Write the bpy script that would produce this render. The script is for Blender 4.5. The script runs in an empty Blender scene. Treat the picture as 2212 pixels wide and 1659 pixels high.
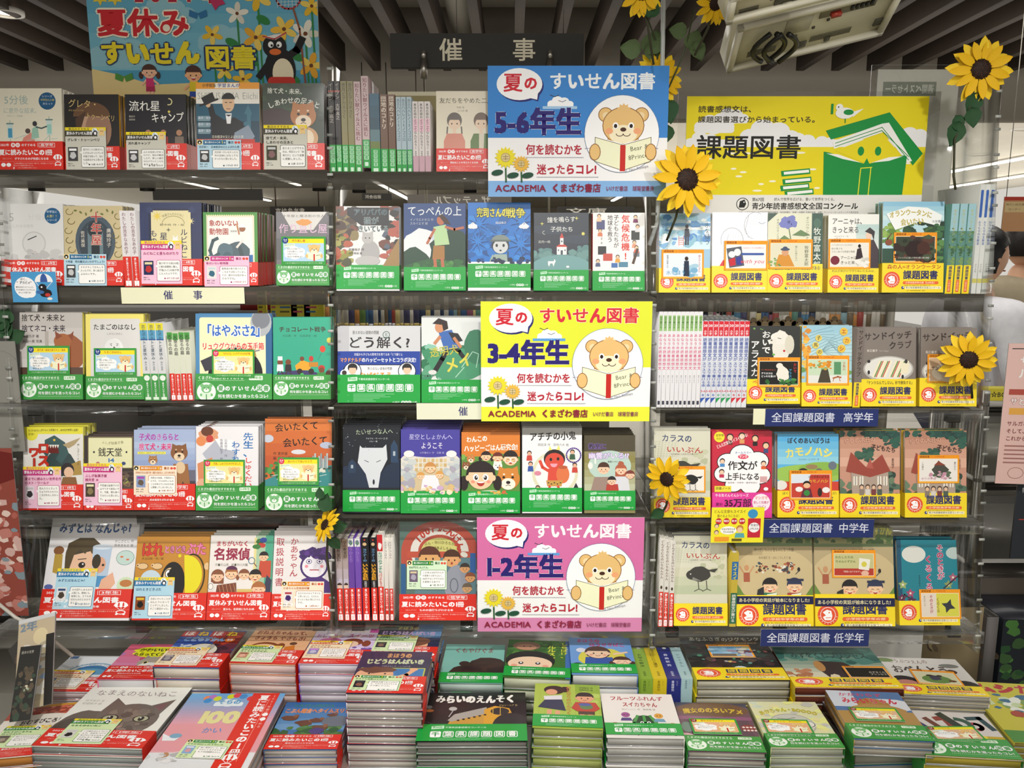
import bpy,math,random
import numpy as np
from mathutils import Vector,Matrix,Euler
from mathutils.geometry import tessellate_polygon
R=math.radians
sc=bpy.context.scene
COL=sc.collection
# ---------------- camera, world, exposure ----------------
FPX,CX,CY=1720.0,1106.0,829.5
PITCH=R(9.3)
CAM=Vector((0,-1.85,1.55))
cd=bpy.data.cameras.new('camera');cam=bpy.data.objects.new('camera',cd);COL.objects.link(cam)
cd.sensor_width=36;cd.lens=FPX/2212*36;cd.clip_start=0.02;cd.clip_end=100
cam.location=CAM;cam.rotation_euler=(R(90)-PITCH,0,0);sc.camera=cam
w=bpy.data.worlds.new('world');sc.world=w;w.use_nodes=True
w.node_tree.nodes['Background'].inputs[0].default_value=(1.0,.95,.86,1)
w.node_tree.nodes['Background'].inputs[1].default_value=0.72
sc.view_settings.view_transform='Standard';sc.view_settings.look='None'
sc.view_settings.exposure=-0.12;sc.view_settings.gamma=1.0;sc.view_settings.use_curve_mapping=False
sc.cycles.transparent_max_bounces=32
def spot(x,y,z,tx,ty,tz,power,ang,size=.05,col=(1,.975,.94),blend=.9):
 l=bpy.data.lights.new('track_spot','SPOT');l.energy=power;l.spot_size=R(ang);l.spot_blend=blend
 l.shadow_soft_size=size;l.color=col
 o=bpy.data.objects.new('track_spot_light',l);COL.objects.link(o);o.location=(x,y,z)
 o.rotation_euler=(Vector((tx,ty,tz))-Vector((x,y,z))).to_track_quat('-Z','Y').to_euler()
def area(x,y,z,sx,sy,power,col=(1,.96,.9),rx=0):
 l=bpy.data.lights.new('fill_area','AREA');l.energy=power;l.shape='RECTANGLE';l.size=sx;l.size_y=sy;l.color=col
 o=bpy.data.objects.new('ceiling_panel_light',l);COL.objects.link(o);o.location=(x,y,z);o.rotation_euler=(rx,0,0)  # soft area fill, no fixture is modelled for it
spot(-.75,-1.5,2.56,-.72,-.17,.85,104,70)
spot(.95,-1.5,2.56,.85,-.05,1.05,80,66)
spot(.1,-1.5,2.56,.1,-.1,.95,65,70)
area(0,-2.9,2.5,4.5,.8,40,rx=R(42))  # unseen front fill added behind the camera to lift the ambient
area(0,1.6,2.55,6,1.2,60)  # broad unseen fill over the aisle, brightens the background
area(0,8,2.6,16,8,600)  # broad fill added over the far store, brightens what lies behind
area(0,2.3,2.4,7,.9,12,rx=R(180))  # unseen upward fill added to brighten the ceiling and slats
area(0,.6,2.5,5,.3,5,rx=R(180))  # narrow upward fill, likewise added without a lamp
area(5,9,2.35,8,9,190,rx=R(180))  # upward fill added to brighten the far ceiling at right
# ---------------- projection helpers ----------------
FW=Vector((0,math.cos(PITCH),-math.sin(PITCH)));UP=Vector((0,math.sin(PITCH),math.cos(PITCH)))
def ray(px,py):return FW+Vector((1,0,0))*((px-CX)/FPX)-UP*((py-CY)/FPX)
def on_y(px,py,Y):
 d=ray(px,py);return CAM+d*((Y-CAM.y)/d.y)
def on_z(px,py,Z):
 d=ray(px,py);return CAM+d*((Z-CAM.z)/d.z)
def depth(P):return(P-CAM).dot(FW)
# ---------------- colour / mesh ----------------
_hc={}
def hx(c):
 if c not in _hc:
  s=c if len(c)==6 else ''.join(q*2 for q in c)
  v=[int(s[i:i+2],16)/255 for i in(0,2,4)]
  _hc[c]=tuple(q/12.92 if q<=.04045 else((q+.055)/1.055)**2.4 for q in v)+(1.0,)
 return _hc[c]
class MB:
 """mesh collector with a colour per vertex"""
 def __init__(s):s.V=[];s.F=[];s.n=0;s.C=[];s.S=[];s.smooth=False
 def add(s,verts,faces,c):
  verts=np.asarray(verts,dtype=np.float32).reshape(-1,3)
  s.V.append(verts);s.C.append(np.tile(np.array(hx(c)if isinstance(c,str)else c,dtype=np.float32),(len(verts),1)))
  s.F+=[tuple(i+s.n for i in f)for f in faces];s.n+=len(verts)
 def addtri(s,verts,tris,cols):
  s.V.append(verts.astype(np.float32));s.C.append(cols.astype(np.float32))
  s.S.append(tris+s.n);s.n+=len(verts)
 def box(s,x0,x1,y0,y1,z0,z1,c,cc=None):
  P=[(x0,y0,z0),(x1,y0,z0),(x1,y1,z0),(x0,y1,z0),(x0,y0,z1),(x1,y0,z1),(x1,y1,z1),(x0,y1,z1)]
  s.add(P,[(0,1,5,4),(1,2,6,5),(2,3,7,6),(3,0,4,7),(4,5,6,7),(3,2,1,0)],c)
 def tube(s,pts,r,c,n=8,cap=True):
  pts=[Vector(p)for p in pts];rs=r if isinstance(r,(list,tuple))else[r]*len(pts)
  V=[];F=[]
  for i,p in enumerate(pts):
   t=(pts[min(i+1,len(pts)-1)]-pts[max(i-1,0)]).normalized()
   u=t.cross(Vector((0.13,.31,.94))).normalized();v=t.cross(u)
   for k in range(n):
    a=2*math.pi*k/n;V.append(p+(u*math.cos(a)+v*math.sin(a))*rs[i])
  for i in range(len(pts)-1):
   for k in range(n):
    F.append((i*n+k,i*n+(k+1)%n,(i+1)*n+(k+1)%n,(i+1)*n+k))
  if cap:F.append(tuple(range(n))[::-1]);F.append(tuple((len(pts)-1)*n+k for k in range(n)))
  s.add([tuple(q)for q in V],F,c)
 def lathe(s,prof,c,n=20,ctr=(0,0,0)):
  V=[];F=[];m=len(prof)
  for i in range(n):
   a=2*math.pi*i/n
   for r_,z in prof:V.append((ctr[0]+r_*math.cos(a),ctr[1]+r_*math.sin(a),ctr[2]+z))
  for i in range(n):
   for j in range(m-1):
    F.append((i*m+j,((i+1)%n)*m+j,((i+1)%n)*m+j+1,i*m+j+1))
  s.add(V,F,c)
 def mesh(s,name,mat):
  V=np.concatenate(s.V)if s.V else np.zeros((0,3),np.float32)
  me=bpy.data.meshes.new(name)
  T=np.concatenate(s.S)if s.S else np.zeros((0,3),int)
  loops=[i for f in s.F for i in f];tot=[len(f)for f in s.F]
  loops=np.concatenate([np.array(loops,dtype=np.int32),T.reshape(-1).astype(np.int32)])
  tot=np.concatenate([np.array(tot,dtype=np.int32),np.full(len(T),3,np.int32)])
  start=np.concatenate([[0],np.cumsum(tot)[:-1]]).astype(np.int32)
  me.vertices.add(len(V));me.vertices.foreach_set('co',V.reshape(-1))
  me.loops.add(len(loops));me.loops.foreach_set('vertex_index',loops)
  me.polygons.add(len(tot));me.polygons.foreach_set('loop_start',start)
  at=me.attributes.new('tint','FLOAT_COLOR','POINT');at.data.foreach_set('color',np.concatenate(s.C).reshape(-1))
  me.update(calc_edges=True)
  if s.smooth:me.polygons.foreach_set('use_smooth',[True]*len(me.polygons))
  me.materials.append(mat);return me
 def obj(s,name,mat,parent=None,**kw):
  o=bpy.data.objects.new(name,s.mesh(name,mat));COL.objects.link(o)
  if parent is not None:o.parent=parent
  return tag(o,**kw)
def tag(o,label=None,cat=None,group=None,kind=None):
 if label:o['label']=label
 if cat:o['category']=cat
 if group:o['group']=group
 if kind:o['kind']=kind
 return o
def empty(name,loc,rot=(0,0,0),**kw):
 o=bpy.data.objects.new(name,None);COL.objects.link(o);o.location=loc;o.rotation_euler=rot;o.empty_display_size=.02
 return tag(o,**kw)
def clone(o,loc,rot=None,**kw):
 c=o.copy();COL.objects.link(c);c.location=loc
 if rot:c.rotation_euler=rot
 for k in('label','group'):
  if k in c:del c[k]
 for ch in o.children:
  q=ch.copy();COL.objects.link(q);q.parent=c
  for g in ch.children:h=g.copy();COL.objects.link(h);h.parent=q
 return tag(c,**kw)
 # ---------------- materials ----------------
def mat(name,rough=.5,spec=.5,coat=0,noise=0,nscale=60,metal=0,bump=0,col=None,emit=0,trans=None):
 m=bpy.data.materials.new(name);m.use_nodes=True;nt=m.node_tree;N=nt.nodes;L=nt.links
 b=N['Principled BSDF'];b.inputs['Roughness'].default_value=rough;b.inputs['Metallic'].default_value=metal
 b.inputs['Specular IOR Level'].default_value=spec;b.inputs['Coat Weight'].default_value=coat;b.inputs['Coat Roughness'].default_value=.12
 if col is None:
  a=N.new('ShaderNodeAttribute');a.attribute_name='tint';src=a.outputs['Color']
 else:
  a=N.new('ShaderNodeRGB');a.outputs[0].default_value=hx(col);src=a.outputs[0]
 if noise:
  tc=N.new('ShaderNodeTexCoord');nz=N.new('ShaderNodeTexNoise');nz.inputs['Scale'].default_value=nscale;nz.inputs['Detail'].default_value=4
  L.new(tc.outputs['Object'],nz.inputs['Vector'])
  mr=N.new('ShaderNodeMapRange');mr.inputs['To Min'].default_value=1-noise;mr.inputs['To Max'].default_value=1+noise
  L.new(nz.outputs['Fac'],mr.inputs['Value'])
  vm=N.new('ShaderNodeVectorMath');vm.operation='SCALE';L.new(src,vm.inputs[0]);L.new(mr.outputs['Result'],vm.inputs['Scale'])
  src=vm.outputs['Vector']
  if bump:
   bp=N.new('ShaderNodeBump');bp.inputs['Strength'].default_value=bump;bp.inputs['Distance'].default_value=.002
   L.new(nz.outputs['Fac'],bp.inputs['Height']);L.new(bp.outputs['Normal'],b.inputs['Normal'])
 L.new(src,b.inputs['Base Color'])
 if emit:L.new(src,b.inputs['Emission Color']);b.inputs['Emission Strength'].default_value=emit
 return m
PRINT=mat('printed_glossy_paper',.38,.45,coat=.25,noise=.03,nscale=14)
MATTE=mat('printed_matte_card',.6,.3,noise=.03,nscale=20)
BOARDM=mat('painted_board',.55,.35,noise=.06,nscale=8,bump=.1)
METAL=mat('brushed_metal',.3,.5,metal=.9,noise=.05)
PLASTIC=mat('moulded_plastic',.35,.5,noise=.04)
CLOTH=mat('woven_cloth',.85,.2,noise=.12,nscale=30,bump=.4)
PETAL=mat('fabric_petal',.6,.3,noise=.18,nscale=45,bump=.3)
SKIN=mat('skin',.5,.4,noise=.04)
HAIR=mat('hair',.45,.4,noise=.3,nscale=80,bump=.5)
LAMP=mat('lit_tube',.5,.2,emit=9)
LAMPD=mat('lit_disc',.5,.2,emit=5)
PAGES=mat('page_edges',.75,.2)
def _pages(m,axis):
 N=m.node_tree.nodes;L=m.node_tree.links
 tc=N.new('ShaderNodeTexCoord');wv=N.new('ShaderNodeTexWave');wv.bands_direction=axis;wv.inputs['Scale'].default_value=260;wv.inputs['Distortion'].default_value=1.5
 L.new(tc.outputs['Object'],wv.inputs['Vector']);mr=N.new('ShaderNodeMapRange');mr.inputs['To Min'].default_value=.78;mr.inputs['To Max'].default_value=1.0
 L.new(wv.outputs['Fac'],mr.inputs['Value']);vm=N.new('ShaderNodeVectorMath');vm.operation='SCALE'
 at=[n for n in N if n.type=='ATTRIBUTE'][0];L.new(at.outputs['Color'],vm.inputs[0]);L.new(mr.outputs['Result'],vm.inputs['Scale'])
 L.new(vm.outputs['Vector'],N['Principled BSDF'].inputs['Base Color'])
_pages(PAGES,'Y')
def acrylic(name,tint,gl=1.0):
 m=bpy.data.materials.new(name);m.use_nodes=True;nt=m.node_tree;N=nt.nodes;L=nt.links;N.clear()
 out=N.new('ShaderNodeOutputMaterial');tr=N.new('ShaderNodeBsdfTransparent');tr.inputs[0].default_value=tint
 g=N.new('ShaderNodeBsdfGlossy');g.inputs['Roughness'].default_value=.08;g.inputs[0].default_value=(gl,gl,gl,1)
 lw=N.new('ShaderNodeLayerWeight');lw.inputs[0].default_value=.5;pw=N.new('ShaderNodeMath');pw.operation='POWER';pw.inputs[1].default_value=5
 fr=N.new('ShaderNodeMath');fr.operation='MULTIPLY_ADD';fr.inputs[1].default_value=.9;fr.inputs[2].default_value=.035;L.new(lw.outputs['Facing'],pw.inputs[0]);L.new(pw.outputs[0],fr.inputs[0])
 nz=N.new('ShaderNodeTexNoise');nz.inputs['Scale'].default_value=6;bp=N.new('ShaderNodeBump');bp.inputs['Strength'].default_value=.15;bp.inputs['Distance'].default_value=.01
 L.new(nz.outputs['Fac'],bp.inputs['Height']);L.new(bp.outputs['Normal'],g.inputs['Normal'])
 mx=N.new('ShaderNodeMixShader');L.new(fr.outputs[0],mx.inputs[0]);L.new(tr.outputs[0],mx.inputs[1]);L.new(g.outputs[0],mx.inputs[2]);L.new(mx.outputs[0],out.inputs[0])
 return m
FROST=acrylic('frosted_acrylic',(.9,.9,.88,1))
_n=FROST.node_tree;_d=_n.nodes.new('ShaderNodeBsdfDiffuse');_d.inputs[0].default_value=(.11,.10,.082,1);_m=_n.nodes.new('ShaderNodeMixShader');_m.inputs[0].default_value=.58
_o=[q for q in _n.nodes if q.type=='OUTPUT_MATERIAL'][0];_s=_o.inputs[0].links[0].from_socket;_n.links.new(_s,_m.inputs[1]);_n.links.new(_d.outputs[0],_m.inputs[2]);_n.links.new(_m.outputs[0],_o.inputs[0])
ACRY=acrylic('clear_acrylic',(.965,.97,.965,1));ACRYD=acrylic('smoky_acrylic_edge',(.55,.55,.52,1))
SLEEVE=acrylic('clear_sleeve',(.98,.98,.98,1))
# ---------------- flat print ----------------
_g={}
def glyph(ch):
 if ch not in _g:
  c=bpy.data.curves.new('g','FONT');c.body=ch;c.resolution_u=2;c.size=1
  o=bpy.data.objects.new('g',c);me=o.to_mesh();me.calc_loop_triangles()
  V=np.zeros(len(me.vertices)*3,np.float32);me.vertices.foreach_get('co',V);V=V.reshape(-1,3)[:,:2].astype(float)
  T=np.zeros(len(me.loop_triangles)*3,np.int32);me.loop_triangles.foreach_get('vertices',T);T=T.reshape(-1,3)
  o.to_mesh_clear();bpy.data.objects.remove(o);bpy.data.curves.remove(c)
  cjk=ord(ch)>0x2000
  adv=1.0 if cjk else((V[:,0].max()+.06)if len(V)else.35)
  V=V*[1,-1]+[0,.86]
  _g[ch]=(V,T,adv)
 return _g[ch]
ROTV=set('ー―-〜～…「」()（）=')
def circ(cx,cy,rx,ry,n=20,rot=0,a0=0,a1=360):
 t=np.radians(np.linspace(a0,a1,n,endpoint=(a1-a0<360)))
 x=rx*np.cos(t);y=ry*np.sin(t);c,s_=math.cos(R(rot)),math.sin(R(rot))
 return[(cx+u*c-v*s_,cy+u*s_+v*c)for u,v in zip(x,y)]
class Art:
 EPS=1.2e-5
 def __init__(s,w,h,bg='fff'):
  s.w,s.h,s.L,s.k,s.bg=w,h,[],0,bg
  s.ox=s.oy=0.0;s.sx=s.sy=1.0
  s.r(0,0,w,h,bg)
 def raw(s,V,T,c,new=True):
  if not len(T):return
  V=np.asarray(V,float)*[s.sx,s.sy]+[s.ox,s.oy]
  if new:s.k+=1
  if V[:,0].min()<-1e-6 or V[:,1].min()<-1e-6 or V[:,0].max()>s.w+1e-6 or V[:,1].max()>s.h+1e-6:
   OV,OT=[],[]
   for t in T:
    poly=[tuple(V[i])for i in t]
    for ax,lim,sg in((0,0,1),(0,s.w,-1),(1,0,1),(1,s.h,-1)):
     out=[]
     for i in range(len(poly)):
      p,q=poly[i-1],poly[i];dp=(p[ax]-lim)*sg;dq=(q[ax]-lim)*sg
      if(dp>=0)!=(dq>=0):
       u=dp/(dp-dq);out.append((p[0]+(q[0]-p[0])*u,p[1]+(q[1]-p[1])*u))
      if dq>=0:out.append(q)
     poly=out
     if not poly:break
    if len(poly)>=3:
     b=len(OV);OV+=poly;OT+=[(b,b+i,b+i+1)for i in range(1,len(poly)-1)]
   if not OT:return
   V,T=np.array(OV),np.array(OT)
  s.L.append((V,np.asarray(T),hx(c),s.k))
 def p(s,pts,c):
  pts=list(pts);T=tessellate_polygon([[Vector((x,y,0))for x,y in pts]]);s.raw(np.array(pts),np.array(T),c)
 def cv(s,pts,c):
  n=len(pts);s.raw(np.array(pts),np.array([(0,i,i+1)for i in range(1,n-1)]),c)
 def r(s,x0,y0,x1,y1,c):s.cv([(x0,y0),(x1,y0),(x1,y1),(x0,y1)],c)
 def e(s,cx,cy,rx,ry,c,n=20,rot=0):s.cv(circ(cx,cy,rx,ry,n,rot),c)
 def arc(s,cx,cy,rx,ry,a0,a1,c,n=14):s.cv(circ(cx,cy,rx,ry,n,0,a0,a1),c)
 def rr(s,x0,y0,x1,y1,q,c):
  P=circ(x1-q,y1-q,q,q,5,0,0,90)+circ(x0+q,y1-q,q,q,5,0,90,180)+circ(x0+q,y0+q,q,q,5,0,180,270)+circ(x1-q,y0+q,q,q,5,0,270,359.9)
  s.cv(P,c)
 def l(s,pts,wd,c):
  V,T=[],[]
  for(x0,y0),(x1,y1)in zip(pts[:-1],pts[1:]):
   d=math.hypot(x1-x0,y1-y0)or 1;nx,ny=-(y1-y0)/d*wd/2,(x1-x0)/d*wd/2
   ex,ey=(x1-x0)/d*wd*.35,(y1-y0)/d*wd*.35
   b=len(V);V+=[(x0+nx-ex,y0+ny-ey),(x0-nx-ex,y0-ny-ey),(x1-nx+ex,y1-ny+ey),(x1+nx+ex,y1+ny+ey)]
   T+=[(b,b+1,b+2),(b,b+2,b+3)]
  s.raw(np.array(V),np.array(T),c)
 def ring(s,cx,cy,rx,ry,wd,c,n=28,a0=0,a1=360):
  P=circ(cx,cy,rx,ry,n,0,a0,a1)
  s.l(P+([P[0]]if a1-a0>=360 else[]),wd,c)
 def grad(s,x0,y0,x1,y1,c0,c1,n=10):
  a,b=np.array([int(c0[i:i+2],16)for i in(0,2,4)]),np.array([int(c1[i:i+2],16)for i in(0,2,4)])
  for i in range(n):
   m=a+(b-a)*(i/(n-1));s.r(x0,y0+(y1-y0)*i/n,x1,y0+(y1-y0)*(i+1)/n,'%02x%02x%02x'%tuple(int(q)for q in m));s.k-=1
  s.k+=1
 def blob(s,cx,cy,rx,ry,c,seed=0,rough=.18,n=18):
  rn=random.Random(seed+int(cx*7+cy*13));P=circ(cx,cy,1,1,n)
  s.cv([(cx+(x-cx)*rx*(1+rn.uniform(-rough,rough)),cy+(y-cy)*ry*(1+rn.uniform(-rough,rough)))for x,y in P],c)
 def scat(s,x0,y0,x1,y1,cols,n,rr_,seed=1):
  rn=random.Random(seed);cols=cols.split()
  for i in range(n):
   q=rn.uniform(.5,1.2)*rr_
   s.blob(rn.uniform(x0,x1),rn.uniform(y0,y1),q,q*rn.uniform(.5,1),cols[i%len(cols)],i,.25,9)
 def star(s,cx,cy,r1,r2,n,c,rot=0):
  P=[]
  for i in range(2*n):
   q=r1 if i%2==0 else r2;a=math.pi*i/n+R(rot)-math.pi/2;P.append((cx+q*math.cos(a),cy+q*math.sin(a)))
  s.p(P,c)
 def _run(s,glyphs,c,off,ring=False):
  s.k+=1
  for dx,dy in off:
   s.k+=.5
   for V,T in glyphs:
    if len(T):s.raw(V+([dx*.55,dy*.55]if not ring and len(V)>34 else[dx,dy]),T,c,False)
 def t(s,txt,x,y,sz,c,w=None,b=0,ol=None,ow=0,vert=False,slant=0,arc=0,rot=0,mir=False,sp=1.0,var=0):
  """text; x,y = top left (top centre of column when vert); w squeezes the line to a width"""
  G=[];cx=0.0;tot=sum(glyph(q)[2]for q in txt)or 1
  k=1.0
  if w and not vert:k=w/(tot*sz*sp)
  for i,q in enumerate(txt):
   V,T,adv=glyph(q)
   if vert:
    if w:k=w/(len(txt)*sz)
    V2=V.copy()
    if q in ROTV or ord(q)<0x80 and q not in '0123456789!?':V2=np.stack([1-V2[:,1]+.0,V2[:,0]],1)
    elif ord(q)<0x80:V2=V2+[.5-adv/2,0]
    G.append((V2*[sz,sz*min(k,1)]+[x-sz/2,y+i*sz*k],T));continue
   V2=V.copy()
   if slant:V2[:,0]+=(1-V2[:,1])*slant
   if var:
    rn=random.Random(i*31+ord(q));V2[:,1]+=rn.uniform(-var,var)
   m=cx+adv/2;dy=0
   if arc:u=(m/tot-.5)*2;dy=arc*sz*u*u;th=math.atan(arc*4*u/tot);V2=V2-[adv/2,.5];V2=V2@np.array([[math.cos(th),math.sin(th)],[-math.sin(th),math.cos(th)]])+[adv/2,.5]
   V2=V2*[sz*k,sz]+[cx*sz*k*sp,dy]
   G.append((V2,T));cx+=adv
  if rot and not vert:
   cr,sr=math.cos(R(rot)),math.sin(R(rot));G=[(V@np.array([[cr,sr],[-sr,cr]]),T)for V,T in G]
  if mir:
   W_=cx*sz*k;G=[(V*[-1,1]+[W_,0],T[:,::-1])for V,T in G]
  if not vert:G=[(V+[x,y],T)for V,T in G]
  if ol:
   o_=ow or sz*.09;s._run(G,ol,[(o_*math.cos(a),o_*math.sin(a))for a in np.linspace(0,2*math.pi,9)[:-1]],True)
  bb=b*sz*.017
  s._run(G,c,[(0,0)]if not b else[(-bb,-bb),(bb,-bb),(-bb,bb),(bb,bb)]+([(0,0),(0,bb),(0,-bb),(bb,0),(-bb,0)]if b>1.5 else[]))
 def v(s,txt,x,y,sz,c,**k):s.t(txt,x,y,sz,c,vert=True,**k)
 def sub(s,x0,y0,x1,y1,fn,fh=100):
  """draw fn scaled into a rectangle (100 wide)"""
  o=(s.ox,s.oy,s.sx,s.sy);k=(x1-x0)/100.0;s.ox+=x0*s.sx;s.oy+=y0*s.sy
  s.sx*=k;s.sy*=(y1-y0)/fh;fn(s,fh);s.ox,s.oy,s.sx,s.sy=o
 def bake(s,mb,W,H,x0=None,z0=0,y=0,side='front'):
  if x0 is None:x0=-W/2
  Vs,Ts,Cs,n=[],[],[],0
  for V,T,c,k in s.L:
   yy=y-s.EPS*k
   Vs.append(np.stack([x0+V[:,0]/s.w*W,np.full(len(V),yy),z0+(1-V[:,1]/s.h)*H],1))
   Ts.append(T[:,:]+n);Cs.append(np.tile(np.array(c),(len(V),1)));n+=len(V)
  V=np.concatenate(Vs);T=np.concatenate(Ts);C=np.concatenate(Cs)
  a,b_,c_=V[T[:,0]],V[T[:,1]],V[T[:,2]];ny=np.cross(b_-a,c_-a)[:,1]
  T[ny>0]=T[ny>0][:,::-1]
  mb.addtri(V,T,C)
  # ---------------- drawing vocabulary ----------------
def cloud(a,cx,cy,s,c='fff'):
 for dx,dy,q in((-.7,.1,.38),(-.25,-.18,.45),(.3,-.1,.42),(.75,.12,.34),(0,.15,.5)):a.e(cx+dx*s,cy+dy*s,q*s,q*s*.75,c,14)
 a.rr(cx-1.08*s,cy+.08*s,cx+1.08*s,cy+.45*s,.16*s,c)
def face(a,cx,cy,r,skin='f2c9a0',hair='3a2418',st='bob',eye='dot',mouth='s',cheek='e8967a'):
 if st in('bob','long'):a.e(cx,cy-r*.08,r*1.15,r*1.12,hair);
 if st=='long':a.r(cx-r*1.12,cy,cx+r*1.12,cy+r*1.3,hair)
 if st=='short':a.e(cx,cy-r*.25,r*1.05,r*.98,hair)
 if st=='tails':
  a.e(cx-r*1.25,cy+r*.5,r*.32,r*.55,hair);a.e(cx+r*1.25,cy+r*.5,r*.32,r*.55,hair);a.e(cx,cy-r*.12,r*1.1,r*1.05,hair)
 for s_ in(-1,1):a.e(cx+s_*r*.96,cy+r*.12,r*.16,r*.22,skin,10)
 a.e(cx,cy+r*.06,r*.95,r*.9,skin,24)
 a.cv(circ(cx,cy-r*.06,r*.98,r*.95,14,0,200,340),hair)
 a.arc(cx,cy-r*.3,r*.92,r*.6,180,360,hair)
 for s_ in(-1,1):
  if eye=='big':a.e(cx+s_*r*.36,cy+r*.08,r*.22,r*.26,'fff',14);a.e(cx+s_*r*.34,cy+r*.1,r*.13,r*.17,'2a1a14',12);a.e(cx+s_*r*.3,cy+r*.04,r*.05,r*.06,'fff',8)
  elif eye=='dot':a.e(cx+s_*r*.36,cy+r*.12,r*.09,r*.12,'2a1a14',10)
  elif eye=='shut':a.ring(cx+s_*r*.36,cy+r*.14,r*.14,r*.08,r*.06,'2a1a14',8,180,360)
  if cheek:a.e(cx+s_*r*.58,cy+r*.4,r*.16,r*.12,cheek,10)
 if mouth=='s':a.ring(cx,cy+r*.42,r*.2,r*.14,r*.06,'8a3020',8,10,170)
 elif mouth=='open':a.arc(cx,cy+r*.4,r*.3,r*.34,0,180,'b03024');a.arc(cx,cy+r*.4,r*.3,r*.1,0,180,'fff')
 elif mouth=='o':a.e(cx,cy+r*.5,r*.13,r*.17,'a03828',10)
def kid(a,cx,cy,s,skin='f2c9a0',hair='3a2418',shirt='d8483a',pants='3a4a80',st='short',leg=True,**k):
 if leg:
  for d in(-.28,.28):a.r(cx+(d-.16)*s,cy+2.3*s,cx+(d+.16)*s,cy+3.5*s,skin)
  a.p([(cx-.6*s,cy+2.1*s),(cx+.6*s,cy+2.1*s),(cx+.66*s,cy+2.9*s),(cx-.66*s,cy+2.9*s)],pants)
 a.l([(cx-.5*s,cy+1.2*s),(cx-1.2*s,cy+1.9*s)],.3*s,skin);a.l([(cx+.5*s,cy+1.2*s),(cx+1.2*s,cy+1.8*s)],.3*s,skin)
 a.p([(cx-.5*s,cy+.85*s),(cx+.5*s,cy+.85*s),(cx+.65*s,cy+2.2*s),(cx-.65*s,cy+2.2*s)],shirt)
 face(a,cx,cy,s,skin,hair,st,**k)
def bear(a,cx,cy,s,fine=True,fur='e9c07c',ol='8a5a28',txt='Bear &',txt2='8Prince'):
 q=(lambda x,y,rx,ry,c,n=18:(a.e(x,y,rx+s*.02,ry+s*.02,ol,n),a.e(x,y,rx,ry,c,n)))if fine else(lambda x,y,rx,ry,c,n=12:a.e(x,y,rx,ry,c,n))
 for d in(-1,1):q(cx+d*.46*s,cy-.40*s,.17*s,.17*s,fur);a.e(cx+d*.45*s,cy-.38*s,.09*s,.09*s,'f3d9a8',12)
 q(cx,cy+.35*s,.42*s,.3*s,fur)
 q(cx,cy-.12*s,.52*s,.46*s,fur,26)
 if fine:a.star(cx,cy-.5*s,.2*s,.14*s,11,fur)
 a.e(cx,cy+.1*s,.36*s,.24*s,'f8ecc8',20);a.e(cx,cy-.02*s,.08*s,.055*s,'4a2a1c',12)
 for d in(-1,1):
  if fine:a.e(cx+d*.2*s,cy-.12*s,.075*s,.085*s,'fff',14)
  a.e(cx+d*.2*s,cy-.11*s,.045*s,.055*s,'2c1a10',10)
  a.e(cx+d*.36*s,cy+.02*s,.1*s,.08*s,'f0a878',12)
 if fine:
  for d in(-1,1):a.ring(cx+d*.09*s,cy+.09*s,.09*s,.06*s,.018*s,'4a2a1c',8,0,180)
 y0=cy+.18*s
 for d in(-1,1):
  P=[(cx,y0+.2*s),(cx+d*.72*s,y0),(cx+d*.72*s,y0+.62*s),(cx,y0+.86*s)]
  a.p([(x,y-.03*s)for x,y in P],'fff');a.p(P,'f4f4cf')
  if fine:a.l(P[:2]+P[2:]+P[:1],.015*s,'6a6248')
 a.r(cx-.07*s,y0+.2*s,cx+.07*s,y0+.88*s,'c82a22')
 if fine:
  a.t(txt,cx+.17*s,y0+.22*s,.17*s,'4a4a3a',rot=-10,w=.48*s);a.t(txt2,cx+.13*s,y0+.45*s,.17*s,'4a4a3a',rot=-10,w=.5*s)
 else:a.l([(cx+.2*s,y0+.35*s),(cx+.55*s,y0+.28*s)],.05*s,'55553f')
 for d in(-1,1):q(cx+d*.72*s,y0+.38*s,.13*s,.2*s,fur,14)
def parachute(a,cx,cy,s,bg='e23a28'):
 a.arc(cx,cy,s,s*.85,180,360,'fff');
 for d in(-.6,0,.6):a.e(cx+d*s,cy,s*.26,s*.22,'fff',10)
 for d in(-.32,.32):a.arc(cx+d*s,cy-.02*s,s*.14,s*.7,180,360,bg,8)
 for d in(-.8,0,.8):a.l([(cx+d*s,cy),(cx+.1*s,cy+.9*s)],s*.06,'fff')
 a.e(cx+.05*s,cy+1.15*s,s*.7,s*.4,'fff',14);a.e(cx+.05*s,cy+1.15*s,s*.55,s*.27,bg,12);a.e(cx-.5*s,cy+1.5*s,s*.2,s*.16,'fff',8);a.e(cx+.5*s,cy+1.5*s,s*.2,s*.16,'fff',8)
def emblem(a,cx,cy,s,ring='e8542c',txt=True):
 a.e(cx,cy,s,s,ring,26);a.ring(cx,cy,s*.72,s*.72,s*.05,'fff',22)
 a.p([(cx-.1*s,cy-.5*s),(cx+.32*s,cy-.38*s),(cx+.42*s,cy+.1*s),(cx+.3*s,cy+.5*s),(cx-.3*s,cy+.5*s),(cx-.5*s,cy+.2*s),(cx-.2*s,cy+.05*s),(cx-.5*s,cy-.25*s)],'fff')
 a.e(cx+.12*s,cy-.22*s,s*.07,s*.07,ring,8);a.l([(cx-.2*s,cy+.28*s),(cx+.25*s,cy+.25*s)],s*.06,ring)
 if txt:
  for k in range(9):a.e(cx+.86*s*math.cos(k*.35+.2),cy+.86*s*math.sin(k*.35+.2),s*.05,s*.05,'ffe6d8',6)
RED,GRN,KUM,YEL,NAVY='e02c1c','12a03c','3f9c45','f8dc1e','1d2360'
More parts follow.
